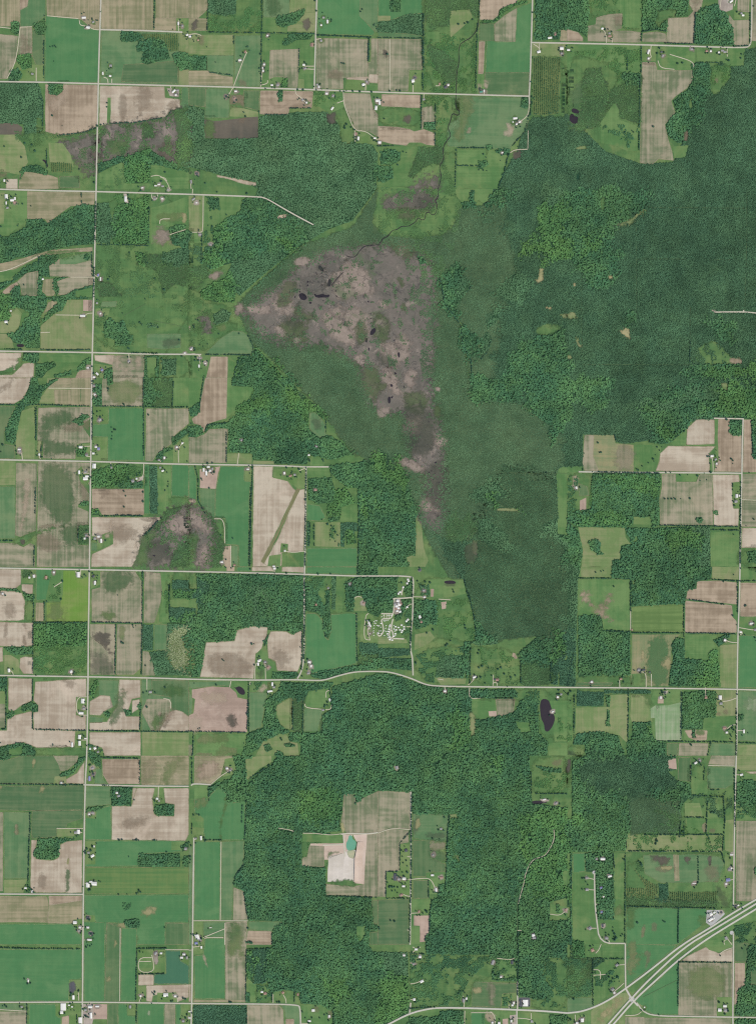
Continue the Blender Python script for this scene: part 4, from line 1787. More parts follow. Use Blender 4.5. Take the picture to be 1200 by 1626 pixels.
F gtan 0,495 80,465 195,475 195,550 140,560 135,730 55,735 50,895 0,895
F lawn 140,560 205,562 205,895 52,898 55,738 140,735
F gpas 220,370 450,375 440,530 410,550 225,525
P muckg 230,385 270,390 240,500 225,500
P muckg 290,500 400,480 430,500 420,530 320,525
P hay 245,400 270,400 260,450 240,460
F dcrop 220,535 330,540 340,650 430,690 428,740 310,740 305,770 220,765
P gtan 320,545 430,555 430,590 340,600
P gpas 330,620 420,600 430,660 390,680 340,650
F pas 305,745 430,738 425,810 375,830 375,880 325,880 340,800 305,775
F dcrop 222,790 320,790 322,905 222,908
F pas 215,912 335,912 325,1010 215,1005
F soilp 228,1015 325,1015 328,1110 310,1140 300,1180 265,1185 265,1080 228,1078
F pas 208,1080 262,1085 265,1195 208,1200
F dcroph 0,915 195,910 195,1200 0,1200
F mead 985,20 1100,0 1200,0 1200,240 1000,240 970,200 970,100
P soil 1100,30 1165,25 1160,60 1110,65
W h 1000,70 1060,70 1170,90 1160,110 1060,100
B f .4 980,90 1200,110 1200,240 1000,235
O 975,285 1060,285 1080,300 980,308
F yard 1025,275 1085,275 1085,290 1040,290
F pas 1170,740 1200,720 1200,830 1175,820
F pas 1095,945 1200,960 1200,1035 1090,1005
W h 1130,940 1155,945 1150,1000 1130,995
P lsoil 965,1120 1000,1105 1040,1115 1030,1160 990,1170 965,1150
P lpas 95,65 130,65 130,95 100,95
F lpas 455,375 500,370 500,395 455,400
P lpas 460,640 510,630 530,680 490,660
H 212,250 210,900
H 450,380 440,520 435,700 430,820
H 340,915 330,1010 325,1120
H 205,480 140,555 138,730
H 55,735 130,735
H 52,740 50,900
H 55,905 195,905
H 205,900 200,1190
H 320,790 322,905
H 970,100 975,240
H 1000,240 1200,240
W h 380,825 400,815 425,820 420,900 375,905
t 165,765 155,740 185,740 60,805 75,830 90,832 105,832 125,835 90,858 110,855 80,1045 105,1050 5,1090 8,1100 310,985 300,980 390,530 345,525 70,835 150,600 155,640 160,680 180,665 185,700 420,390 1135,960
X d 5 12 0 : 110,770
X w 6 4 0 : 165,780
X g 4 4 0 : 132,782
X w 5 3 0 : 162,828
X r 4 4 20 : 150,883
X d 5 5 20 : 178,600
X w 5 3 0 : 345,758
X r 6 3 0 : 402,772
X w 3 6 0 : 368,852
X g 4 3 0 : 400,463
X r 3 4 0 : 260,990
X g 3 3 0 : 350,630
X w 5 2 10 : 1055,278
X g 4 3 30 : 1130,300
X g 4 5 0 : 120,75
X g 6 4 0 : 990,1155
X r 3 4 0 : 1190,980
R c 208,228 210,470 207,900 203,1200
R d 205,470 120,462 70,465 0,492
R d 205,642 185,640
R d 205,785 165,782
R d 210,785 280,778 320,778 345,800 365,850
R d 205,893 180,890 160,880
R d 205,1000 260,998
R d 1115,470 1120,530 1080,610 1050,640 990,655 960,690 935,750 925,810 905,880 890,940
R t 885,1000 884,1200
R d 1090,1005 1150,1015 1185,990
R d 195,1110 185,1105
@900,1200
F mead 0,0 110,0 105,35 35,40 0,250
P muck 0,20 25,30 20,90 0,110
W h 110,0 690,0 690,90 640,100 700,160 780,180 790,250 740,300 700,380 600,380 470,400 380,500 375,600 290,610 30,610 30,40
W m 400,280 500,260 720,300 720,420 700,520 500,490 400,500
W k 580,350 700,340 700,440 620,440
W f 30,380 80,370 70,440 30,430
B f .4 30,250 380,300 370,600 30,600
W g 110,0 690,20 640,100 720,200 500,250 400,300 300,200 100,250
F soilp 640,20 690,18 695,85 640,85
F dcrop 705,10 785,10 780,165 700,155
F mead 785,60 885,60 890,250 790,250
F gpas 885,70 1065,70 1055,180 1000,210 890,210
F pas 785,130 890,170 890,250 790,250
F gtan 915,0 1065,0 1062,62 895,55
F lpas 1075,0 1200,0 1200,95 1075,90
F tan 1130,100 1200,95 1200,118 1160,115
F pas 1075,120 1200,118 1200,410 1072,405
W h 1075,180 1130,150 1200,190 1200,300 1100,320 1072,290
B h .5 1080,320 1200,300 1200,400 1075,400
F mead 740,260 1055,250 1055,620 740,610
F lpas 745,300 840,300 860,390 750,390
F pas 760,395 990,400 990,495 760,495
F pas 890,290 980,310 985,390 890,390
B s .35 740,250 1050,220 1050,320 990,400 850,330
P soil 900,465 940,465 940,490 900,488
P otan 860,425 885,425 885,490 860,490
F lpas 380,500 560,500 990,505 985,610 370,610
B f .25 390,430 700,430 980,510 980,605 380,605
F lpas 1000,410 1055,405 1055,620 1000,600
F mead 380,620 980,615 1000,690 1050,700 1050,960 950,970 370,960
F gpas 480,630 840,625 960,640 1000,680 960,800 600,810 490,750
P muck 535,635 650,640 640,680 610,690 570,670 540,665
P soil 555,720 600,700 665,695 670,735 590,735
P hay 600,705 665,700 665,720 600,725
F otan 672,628 708,630 712,795 680,797
P muck 745,635 780,640 770,685 745,670
P muck 895,640 915,640 910,695 895,690
P soil 870,710 955,700 955,795 890,785
B k .2 380,630 480,630 490,740 400,760
W c 580,812 642,815 640,950 580,950
W r 380,650 410,700 470,770 560,820 580,830 560,950 380,950 370,840 500,840
W r 645,865 950,865 940,950 645,955
W k 380,900 950,925 945,965 380,960
P muckg 945,840 970,830 1030,960 980,950
F gtan 1072,415 1200,412 1200,880 1140,925 1070,920
W h 1190,710 1200,700 1200,760 1190,755
F lawn 1000,620 1055,620 1050,820 1000,810
F crop 375,965 700,965 880,970 890,1050 700,1200 375,1200
P mead 375,965 430,965 430,1090 375,1100
P pas 840,1020 890,1030 890,1080 830,1070
P otan 470,1090 495,1070 490,1140 470,1160
P soil 535,1075 560,1065 575,1105 545,1118
F pas 810,1200 1050,1010 1200,935 1200,1010 1060,1090 1055,1200
F mead 1060,1080 1200,1010 1200,1200 1060,1200
B h .5 1060,1080 1200,1010 1200,1200 1060,1200
F yard2 885,980 985,980 1000,1005 915,1085 880,1060
F crop 35,618 112,618 115,735 75,740 35,800
F pas 35,740 170,740 180,960 200,1190 105,1200 35,1190
W h 115,618 290,610 290,720 300,920 295,1040 190,1040 180,740 118,735
F pas 290,620 370,620 365,1190 205,1190 190,1045 295,1040 300,900
P lpas 300,960 355,960 355,1020 300,1020
W h 0,400 30,400 30,1200 0,1200
F pas 0,620 20,620 20,820 0,830
F lawn 0,960 20,960 20,1030 0,1030
H 25,618 22,1190
H 368,620 365,1190
H 375,470 375,615
H 290,620 300,720
H 490,500 990,500
H 390,605 980,608
H 990,260 1000,400 985,610
H 790,250 990,262
H 750,390 870,392
H 705,970 703,1190
H 830,640 832,810
H 1060,80 1065,460
H 785,60 785,170
H 870,75 865,160
H 890,505 920,590
H 980,620 1000,690
H 565,510 562,570
H 380,955 940,968
H 890,290 880,500
H 910,215 970,215
H 720,420 710,520
H 740,420 740,520
t 465,680 470,690 475,700 455,670 610,1050 620,1055 920,355 935,350 960,385 930,360 910,360 300,1130 295,1150 305,1160 290,1090 245,1125 355,655 360,660 800,50 820,30 840,40 850,60 815,140 1120,170 1140,360 1130,350 1100,360 445,1060 570,540 560,560 730,480
X w 5 3 30 : 815,45
X g 3 3 0 : 840,30
X w 5 3 10 : 1105,120
X w 8 4 0 : 225,655
X g 3 3 0 : 185,655
X g 4 3 0 : 125,775
X g 5 4 0 : 125,850
X b 4 3 30 : 215,838
X w 6 3 10 : 270,765
X w 3 2 20 : 230,895
X b 4 3 0 : 218,992
X g 5 5 40 : 145,1095
X d 3 5 10 : 225,1078
X g 5 4 0 : 250,1158
X b 7 5 10 : 1020,788
X w 3 3 0 : 1008,812
X g 5 4 0 : 1030,722
X w 2.5 3 0 : 1040,715
X w 5 2 0 : 1042,628
X w 12 4 30 : 912,1038
X w 5 5 30 : 912,1005
X w 4 3 30 : 932,995
X d 3 3 30 : 978,995
X d 4 3 30 : 1070,955
X w 3 2 30 : 1085,950
X g 5 4 -60 : 1008,1158
X w 6 1 0 : 805,810
R c 172,745 175,930 185,1030 205,1190 368,1192
R d 170,785 130,775
R d 172,852 130,850
R d 190,940 180,945
R d 155,1095 185,1095
R d 1055,715 1035,720
R d 1055,785 1030,790
R d 1055,628 1045,628
R d 1065,120 1100,122
R d 895,62 1065,65
R d 1010,1165 990,1180 1000,1200
R d 1015,1160 1045,1200
R t 480,612 640,610
@0,1426
F crop 0,325 520,325 520,515 445,518 440,655 0,655
F crop 535,150 670,155 665,655 535,655
F dcrop 680,155 770,185 765,655 665,655
P hay 730,270 745,270 740,300 720,330
P hay 680,510 710,500 700,525 675,535
F crop 772,190 870,190 865,655 768,655
F lawn 880,325 1050,330 1052,480 880,478
F pas 882,405 965,408 975,470 882,470
F pas 985,400 1050,360 1050,478 985,475
F crop2 1055,335 1150,335 1150,400 1200,430 1200,545 980,545 980,485 1055,480
F lawn 1145,335 1200,335 1200,420 1150,400
F tan 880,485 978,485 978,555 880,555
F tan 930,555 1200,548 1200,630 1130,660 1120,600 1050,600 975,620 965,660 930,655
F lawn 878,560 930,560 928,658 880,658
F lawn 1000,600 1130,610 1125,662 1000,660
F lawn 440,520 520,520 520,655 440,655
P parkg 447,530 480,530 478,598 447,598
F gpas 0,670 175,670 170,715 0,712
F gtan 0,715 170,722 165,800 0,800
F crop 185,672 355,672 370,755 390,760 390,800 185,800
F lawn 355,672 520,672 520,800 390,800 390,760 355,750
F brn 395,755 440,745 440,800 395,800
F soilp 595,672 682,675 682,770 595,770
F yard 530,672 595,672 595,770 530,800
F dcrop 685,672 750,672 750,800 645,800 685,770
F crop 752,672 810,672 810,745 865,750 865,800 752,800
F lawn 812,672 865,672 862,745 812,742
F crop 875,672 1045,672 1042,800 875,800
F gtan 1048,675 1115,675 1113,800 1045,800
F crop 1118,675 1150,675 1150,770 1140,800 1118,800
F lawn 1150,675 1200,675 1200,800 1140,800
P palef 940,715 955,715 955,745 940,745
W h 785,145 840,130 890,140 885,190 840,190 800,175
H 0,313 200,320
H 200,320 515,322
H 875,320 1065,318
H 872,325 868,480
H 868,480 865,650
H 885,482 1050,480
H 175,675 172,800
H 870,675 868,800
H 490,740 492,800
t 455,605 450,620 500,590 505,585 970,600 985,595 980,610 1030,640 1090,655 1100,650 1165,635 1180,640 35,680 45,690 20,685 130,690 560,300 575,305 585,295 550,310 1145,770 1160,750 1180,760 1190,740 540,745 550,750 520,685 890,340 910,345 965,668
X w 9 12 0 : 405,690
X w 5 5 0 : 395,725
X w 7 4 0 : 575,690
X w 4 10 0 : 580,745
X w 6 2.5 0 : 620,687
X g 4 4 0 : 545,710
X w 6 10 0 : 513,775
X w 8 6 0 : 1055,615
X w 4 3 0 : 1115,622
X w 3 3 0 : 895,620
X g 5 4 60 : 990,350
X w 5 3 0 : 1170,357 1155,377
X g 3 5 0 : 1188,378
X w 4 7 0 : 468,630
X g 4 5 0 : 828,690
X g 4 3 0 : 140,690
X w 3 2 0 : 460,690 440,680
X g 4 3 0 : 1165,780
X w 4 3 0 : 1025,350
X w 2 4 0 : 182,525
R d 1050,328 1200,328
R d 965,360 975,400 980,470 880,472 880,378 965,378
R d 882,402 960,402
R d 500,600 502,650
R d 1130,660 1125,625
R d 885,660 900,620
R d 545,185 520,183
R d 0,708 170,718
R d 765,190 762,655
F yardp 970,340 1005,330 1005,420 985,425 975,380
@300,1426
F crop 105,255 230,255 230,640 35,640 35,365 90,360
F gtan 232,155 368,155 360,660 232,645
P mead 260,170 340,180 350,400 300,330 250,400
F lawn 30,200 90,220 90,350 30,360
F otan 30,645 360,648 360,662 30,662
P lsoil 90,370 100,370 122,440 115,440
F pas 368,330 410,330 410,510 440,540 430,660 390,660 365,590
W c 408,330 490,325 490,540 415,545
W f 370,330 408,330 408,540 368,500
W h 362,595 388,600 388,662 360,662
F mead 430,545 520,560 530,665 430,665
B h .35 430,550 525,555 525,665 430,665
F pas 535,600 570,590 670,590 670,670 535,668
F lawn 672,600 700,605 700,670 672,668
W h 490,320 540,310 530,200 600,150 1065,150 1065,250 1090,290 1140,220 1145,310 1170,340 1200,345 1200,800 920,800 915,720 880,700 830,675 710,670 700,600 600,580 530,600 490,520
W f 840,500 960,520 1000,620 960,700 880,640
B f .3 500,330 1060,200 1180,400 1180,780 940,780
F gtan 370,680 570,680 600,710 612,800 370,800
F gpas 580,678 705,680 703,800 670,798 665,765 615,765 605,710
F brn 615,768 668,768 668,800 618,800
W c 28,680 365,682 365,800 28,800
F pas 715,680 830,675 880,705 915,720 912,800 715,800
P soil 780,690 825,680 820,725 780,730
P soil 880,720 912,715 905,770 885,765
F gpas 0,335 18,335 15,540 0,540
F tan 0,548 15,548 12,660 0,660
H 365,330 362,650
H 372,325 530,318
H 490,330 490,510
H 510,560 530,600
H 528,600 530,665
H 672,600 670,665
H 365,680 368,800
H 915,720 918,800
t 260,660 270,660 370,190 375,280 395,280 385,275 560,660 575,660 720,720 740,760 760,790 830,760 860,740 710,630
W h 362,278 380,272 405,280 400,288 370,288
X r 5 4 20 : 485,605
X w 4 3 0 : 465,595
X r 4 4 45 : 597,600
X r 3 4 0 : 692,612
X w 5 4 0 : 790,712
X w 3 4 0 : 890,750
X w 5 3 0 : 765,780
X w 3 4 0 : 80,312
X w 4 2 0 : 5,760 5,720
R d 535,665 535,610
R d 618,668 615,640 600,615
R d 20,312 70,305
R d 0,330 20,330
R d 715,795 760,797
@600,1426
W s 0,342 190,345 195,720 180,740 100,770 0,800
W f 0,500 190,500 190,720 100,770 0,800
F pas 205,300 300,290 300,350 205,350
W h 300,260 310,230 880,200 885,530 720,520 740,380 700,360 310,360
F mead 205,350 740,370 720,520 590,520 590,690 540,690 370,690 205,715
B h .5 205,360 740,370 600,500 540,600 540,690 205,710
F pas 740,385 870,385 880,500 740,520
B h .35 750,390 870,390 870,500 750,510
F dcrop 595,530 880,540 880,600 790,610 780,695 592,690
P hay 600,580 650,560 650,600 610,600
P gtan 690,540 740,540 735,680 710,680
F lawn 785,610 880,600 880,700 785,695
B h .5 790,610 850,610 830,690 790,690
W h 890,200 1200,150 1200,380 1080,380 1040,500 1100,560 1080,660 900,620 888,500
F mead 1060,380 1200,380 1200,720 980,710 970,640 1090,640 1100,560 1050,480
B h .4 1050,390 1200,380 1200,700 1000,690
F yardd 892,632 965,632 965,690 892,690
F pas 205,720 390,700 385,760 290,760 200,750
W h 110,800 200,755 390,755 390,715 545,715 545,800
F pas 560,715 880,720 880,800 600,800 595,750
F crop 590,720 680,725 675,800 595,800
P lsoil 680,730 745,740 740,795 690,795
F soilp 790,768 825,765 825,800 785,800
F yard 835,745 880,740 880,800 840,800
F pas 890,725 1085,735 1085,800 890,800
W h 1090,745 1200,740 1200,800 1090,800
H 205,350 300,355
H 300,240 305,345
H 205,700 370,690
H 888,210 886,620
t 410,450 420,440 400,460 835,540 800,450 730,470 745,490 865,400 870,440 580,420 580,490 550,600 520,590 540,590 510,605 900,500 920,560 1080,660 360,490 545,790 560,770 800,500 300,80 310,90
X w 4 3 0 : 165,363
X w 5 3 0 : 242,325
X w 4 4 0 : 267,372
X g 3 3 0 : 225,418
X w 6 4 30 : 278,528
X w 4 4 0 : 230,643
X w 3 4 0 : 560,638
X g 4 7 0 : 543,648
X w 4 3 0 : 853,680
X w 3 4 0 : 860,665
X w 8.5 11 0 : 935,665
X d 3 10 0 : 905,662
X g 4 8 -20 : 728,408
X d 4 6 0 : 850,408
X w 4 4 0 : 768,793
X w 3 4 0 : 845,780
X w 3 3 0 : 725,790
X g 4 4 0 : 975,782
X w 5 4 20 : 985,235
X w 3 3 0 : 780,500
R d 205,545 240,540 275,525
R d 205,645 230,645
R d 205,412 220,415
R d 220,345 240,325 270,310
R d 220,310 245,325
R d 545,700 545,650 540,620
R d 830,705 830,675
R d 712,720 740,745 745,800
R d 725,728 590,728
R d 885,762 965,768 985,790
R d 970,730 972,770
R d 755,382 840,392 870,380
R d 550,715 548,800
R d 885,205 910,207
R t 882,0 885,530
R c 885,530 884,705
R c 880,710 880,800
@900,1426
F pas 120,290 205,290 215,375 115,375
P soil 150,320 190,330 180,350 150,345
F pas 225,300 362,300 362,380 225,380
W f 35,265 105,275 115,380 30,380
W k 0,380 160,390 160,600 30,640 0,640
B h .5 0,380 160,390 155,620 0,640
W c 165,390 240,390 235,445 165,445
F pas 240,395 365,390 362,535 165,690 160,455
B h .4 165,460 330,460 330,550 280,560 180,560
F gpas 0,635 160,630 165,690 70,725 0,725
F lpas 170,700 340,605 380,600 400,630 250,790 150,800 150,720
P hay 200,760 330,630 345,650 220,790
F pas 60,745 150,740 150,800 60,800
F pas 390,580 480,520 560,450 570,450 480,530 415,610
F crop 375,290 700,300 560,420 375,560
P lpas 390,280 440,280 435,400 395,380
P soil 490,340 515,330 530,370 510,440 490,450 510,390
P lpas 380,400 440,360 490,380 430,440 390,500
F crop 720,390 705,740 550,740 490,710 430,650 560,540 640,460
F lpas 440,660 490,690 500,710 440,670
F tan 880,310 960,350 1050,320 1050,405 720,400 760,370
F gtan 710,410 1050,410 1045,750 705,745
P lpas 760,440 1000,430 1000,640 780,640
F lawn 950,630 1045,630 1045,750 950,750
F pas 870,300 1050,215 1050,310 960,345 900,330
F dcrop 1062,280 1150,285 1150,410 1062,405
F brn 1062,412 1128,412 1128,550 1085,580 1075,670 1060,680
W h 1085,580 1130,550 1150,300 1200,260 1200,750 1065,745 1075,670
F dcrop 1165,460 1200,450 1200,560 1165,550
F mead 1065,765 1200,770 1200,800 1060,800
W h 1070,770 1200,770 1200,800 1070,800
F gtan 368,755 490,755 490,800 365,800
F gtan 492,760 1040,765 1045,800 492,800
F pas 370,690 430,660 470,720 440,745 370,740
F lpas 330,745 365,745 365,800 310,800
H 705,60 703,290
H 705,400 702,690
H 715,405 1045,410
H 160,390 165,690
H 115,382 360,385
H 1060,200 1055,220
H 22,150 25,380
W h 480,495 540,460 555,445 560,455 520,485 485,505
t 700,460 705,610 820,405 775,410 935,405 855,405 970,365 290,260 300,265 310,250 305,240 300,230 290,210 245,238 340,240 350,230 290,510 320,500 300,530 270,480 265,500 40,640 10,780 20,770 5,760 963,660 1020,715 1000,735 580,740 1130,300 1140,270 1110,320
X g 5 4 40 : 315,425
X g 5 4 30 : 288,580
X w 3 3 0 : 298,600
X r 5 5 20 : 160,330
X w 5 6 0 : 95,775
X w 4 3 0 : 62,792
X w 6 5 0 : 967,710
X w 6 4 0 : 1000,685
X g 5 4 0 : 1005,712
X w 2 2 0 : 490,693
R d 365,422 320,425
R d 360,540 320,575 290,600
R d 215,292 200,330 180,350
R d 965,355 1000,330 1048,315
R d 270,285 262,265
R d 50,740 52,780
R d 470,722 440,745 368,745
R d 165,455 210,455 210,515
R d 165,490 245,485
R t 480,630 700,520
@g
F yard2 946.2,1385.5 945.6,1387.4 944.0,1388.5 942.0,1388.5 940.4,1387.4 939.8,1385.5 940.4,1383.6 942.0,1382.5 944.0,1382.5 945.6,1383.6
F yard2 1164.3,1481.0 1163.7,1482.9 1162.0,1484.1 1160.0,1484.1 1158.3,1482.9 1157.7,1481.0 1158.3,1479.1 1160.0,1477.9 1162.0,1477.9 1163.7,1479.1
F yard2 1006.6,1586.0 1005.7,1588.7 1003.4,1590.4 1000.6,1590.4 998.3,1588.7 997.4,1586.0 998.3,1583.3 1000.6,1581.6 1003.4,1581.6 1005.7,1583.3
@g
R c 160.7,-20 160.7,0 158,75 156.5,133 153,302 150,437 148,520 147,559 146,600 144.5,732 143,850 142.5,904 141,985 140.3,1074 138.5,1200 135.3,1247 132.8,1420 132,1500 131.5,1590 130,1646
R c -20,129 0,129.5 72,130.5 157,133 300,136.5 376,138.5 500,142.3 600,146.3 720,149.5 839,152.7
R c 160,47 230,48.5 290,51
R c 503,-20 503,0 501,60 499,142
R c 845,-20 845,0 843,67 841,130 839.5,152.7 840,165
R c 844,67.5 925,69 1000,70.5 1100,73.5 1180,76 1190,73 1192,60 1193,0 1193,-20
R c -20,299.5 0,300.5 90,303 152,304 250,307 300,308.5 375,311 415,313
R g 415,313 425,316 450,331 475,345 498,357
R c -20,557 0,557.5 147,559.5 240,562.5 300,562.5 320,563
R c -20,729.5 0,730 145,732.5 230,735.5 310,737.5 370,738 450,739.5 488,741.5
R c 486,741 485,850 483.5,911
R c 483,913 483,980 482.5,1050 478,1068 472,1077.5
R c -20,901.5 0,902 142,904.5 250,906.5 380,909 483,912 565,914.5
R c 565,914.5 632,914.5
R c -20,1072 0,1072.5 140,1074.5 250,1076.5 300,1078.5 400,1080 470,1079 500,1080.5 515,1080 535,1073.5 560,1067 580,1066 600,1066 620,1067 650,1076 675,1087 690,1089 720,1090 800,1091 900,1091.5 1000,1092 1100,1093.5 1169,1094.5 1220,1096
R c 133,1246 220,1248 300,1248.5
R c 303.5,1247 308,1244 335,1246
R c -20,1419 0,1419.5 132,1420
R c 308,1330 306.5,1440 305,1590 303,1646
R c -20,1591 0,1591.5 130,1591 250,1592.5 303,1593.5 400,1594 472,1595 477,1600 477.5,1646
R c 918,749 985,750 1080,750.5 1150,751 1176,751.5
R c 1179,664 1178,690 1177,750 1175,850 1173,950 1171,1000 1170,1040 1169.5,1095 1169,1180 1168,1200 1165,1320 1163.5,1440
R c 652,1592 650,1608
R f 617,1626 600,1634
R f 617,1626 650,1609 680,1601.5 700,1600 740,1600.5 800,1602.5 860,1605 900,1608.5
R f 900,1608.5 925,1606 960,1592 995,1568 1040,1534 1080,1501 1130,1471 1160,1451 1200,1428 1230,1410
R f 962,1630 1000,1587 1030,1555 1085,1504 1130,1477 1165,1456 1200,1434.5 1230,1417
R f 970,1630 1007,1587 1040,1557 1075,1525 1115,1495 1160,1467 1200,1443 1230,1424
R f 993,1570 1002,1586 1012,1597
R c 1010,1592 1020,1606 1037,1613 1100,1614 1162,1615 1220,1616
R c 992,1498 992,1530 992.5,1568
R c 1163,1630 1162.5,1615 1163.5,1550 1163.5,1482
"""

# ------------------------------------------------------------------ helpers
def lin(c):
    c = c / 255.0
    return c / 12.92 if c <= 0.04045 else ((c + 0.055) / 1.055) ** 2.4

def alb(rgb):
    return tuple(min(0.85, lin(v) / k) for v, k in zip(rgb, LIT))

def W2(p, z=0.0):
    return ((p[0] - 600) * S, (813 - p[1]) * S, z)

def new_obj(name, mesh, parent=None):
    o = bpy.data.objects.new(name, mesh)
    COL.objects.link(o)
    if parent is not None:
        o.parent = parent
    return o

def mesh_from(name, verts, faces, mat=None, smooth=False):
    me = bpy.data.meshes.new(name)
    me.from_pydata(verts, [], faces)
    if mat:
        for m in (mat if isinstance(mat, (list, tuple)) else [mat]):
            me.materials.append(m)
    if smooth:
        me.polygons.foreach_set('use_smooth', [True] * len(me.polygons))
    me.update()
    return me

def vnoise(x, y, scale, seed):
    """smooth value noise in 0..1 at plan positions"""
    r = np.random.default_rng(seed)
    g = r.random((256, 256))
    u, v = np.asarray(x) / scale + 37.3, np.asarray(y) / scale + 91.7
    i, j = np.floor(u).astype(int), np.floor(v).astype(int)
    a, b = u - i, v - j
    a, b = a * a * (3 - 2 * a), b * b * (3 - 2 * b)
    i0, i1, j0, j1 = i % 256, (i + 1) % 256, j % 256, (j + 1) % 256
    return (g[j0, i0] * (1 - a) + g[j0, i1] * a) * (1 - b) + (g[j1, i0] * (1 - a) + g[j1, i1] * a) * b

def chaikin(p, n=1):
    for _ in range(n):
        q = []
        for k in range(len(p)):
            a, b = p[k], p[(k + 1) % len(p)]
            q += [(a[0] * .75 + b[0] * .25, a[1] * .75 + b[1] * .25), (a[0] * .25 + b[0] * .75, a[1] * .25 + b[1] * .75)]
        p = q
    return p

def inside(poly, X, Y):
    r = np.zeros(X.shape, bool)
    n = len(poly)
    for k in range(n):
        x0, y0 = poly[k]
        x1, y1 = poly[(k + 1) % n]
        if y0 == y1:
            continue
        c = ((y0 > Y) != (y1 > Y))
        r ^= c & (X < (x1 - x0) * (Y - y0) / (y1 - y0) + x0)
    return r

def edge_dist(poly, X, Y):
    d = np.full(X.shape, 1e9)
    n = len(poly)
    for k in range(n):
        x0, y0 = poly[k]
        x1, y1 = poly[(k + 1) % n]
        dx, dy = x1 - x0, y1 - y0
        L = dx * dx + dy * dy
        if L < 1e-9:
            continue
        t = np.clip(((X - x0) * dx + (Y - y0) * dy) / L, 0, 1)
        d = np.minimum(d, np.hypot(X - x0 - t * dx, Y - y0 - t * dy))
    return d

# ------------------------------------------------------------------ materials
class NT:
    def __init__(s, mat):
        s.t = mat.node_tree
        s.n, s.l = s.t.nodes, s.t.links
    def add(s, kind, **kw):
        n = s.n.new(kind)
        for k, v in kw.items():
            setattr(n, k, v)
        return n
    def put(s, sock, v):
        if hasattr(v, 'is_linked'):
            s.l.new(v, sock)
        else:
            sock.default_value = v
    def math(s, op, a, b=0.0, c=None, clamp=False):
        n = s.add('ShaderNodeMath', operation=op, use_clamp=clamp)
        s.put(n.inputs[0], a); s.put(n.inputs[1], b)
        if c is not None:
            s.put(n.inputs[2], c)
        return n.outputs[0]
    def mix(s, f, a, b, blend='MIX'):
        n = s.add('ShaderNodeMix', data_type='RGBA', blend_type=blend)
        s.put(n.inputs[0], f); s.put(n.inputs[6], a); s.put(n.inputs[7], b)
        return n.outputs[2]
    def noise(s, vec, scale, detail=3.0, rough=.55, dist=0.0):
        n = s.add('ShaderNodeTexNoise')
        s.put(n.inputs['Vector'], vec)
        n.inputs['Scale'].default_value = scale
        n.inputs['Detail'].default_value = detail
        n.inputs['Roughness'].default_value = rough
        n.inputs['Distortion'].default_value = dist
        return n.outputs[0]
    def attr(s, name, typ='OBJECT', out=0):
        n = s.add('ShaderNodeAttribute', attribute_type=typ, attribute_name=name)
        return n.outputs[out]
    def vmath(s, op, a, b=(0, 0, 0)):
        n = s.add('ShaderNodeVectorMath', operation=op)
        s.put(n.inputs[0], a); s.put(n.inputs[1], b)
        return n.outputs[0]
    def ramp(s, f, lo, hi):
        n = s.add('ShaderNodeMapRange', interpolation_type='SMOOTHSTEP')
        s.put(n.inputs[0], f); s.put(n.inputs[1], lo); s.put(n.inputs[2], hi)
        return n.outputs[0]

def new_mat(name):
    m = bpy.data.materials.new(name)
    m.use_nodes = True
    return m, NT(m), m.node_tree.nodes['Principled BSDF'], m.node_tree.nodes['Material Output']

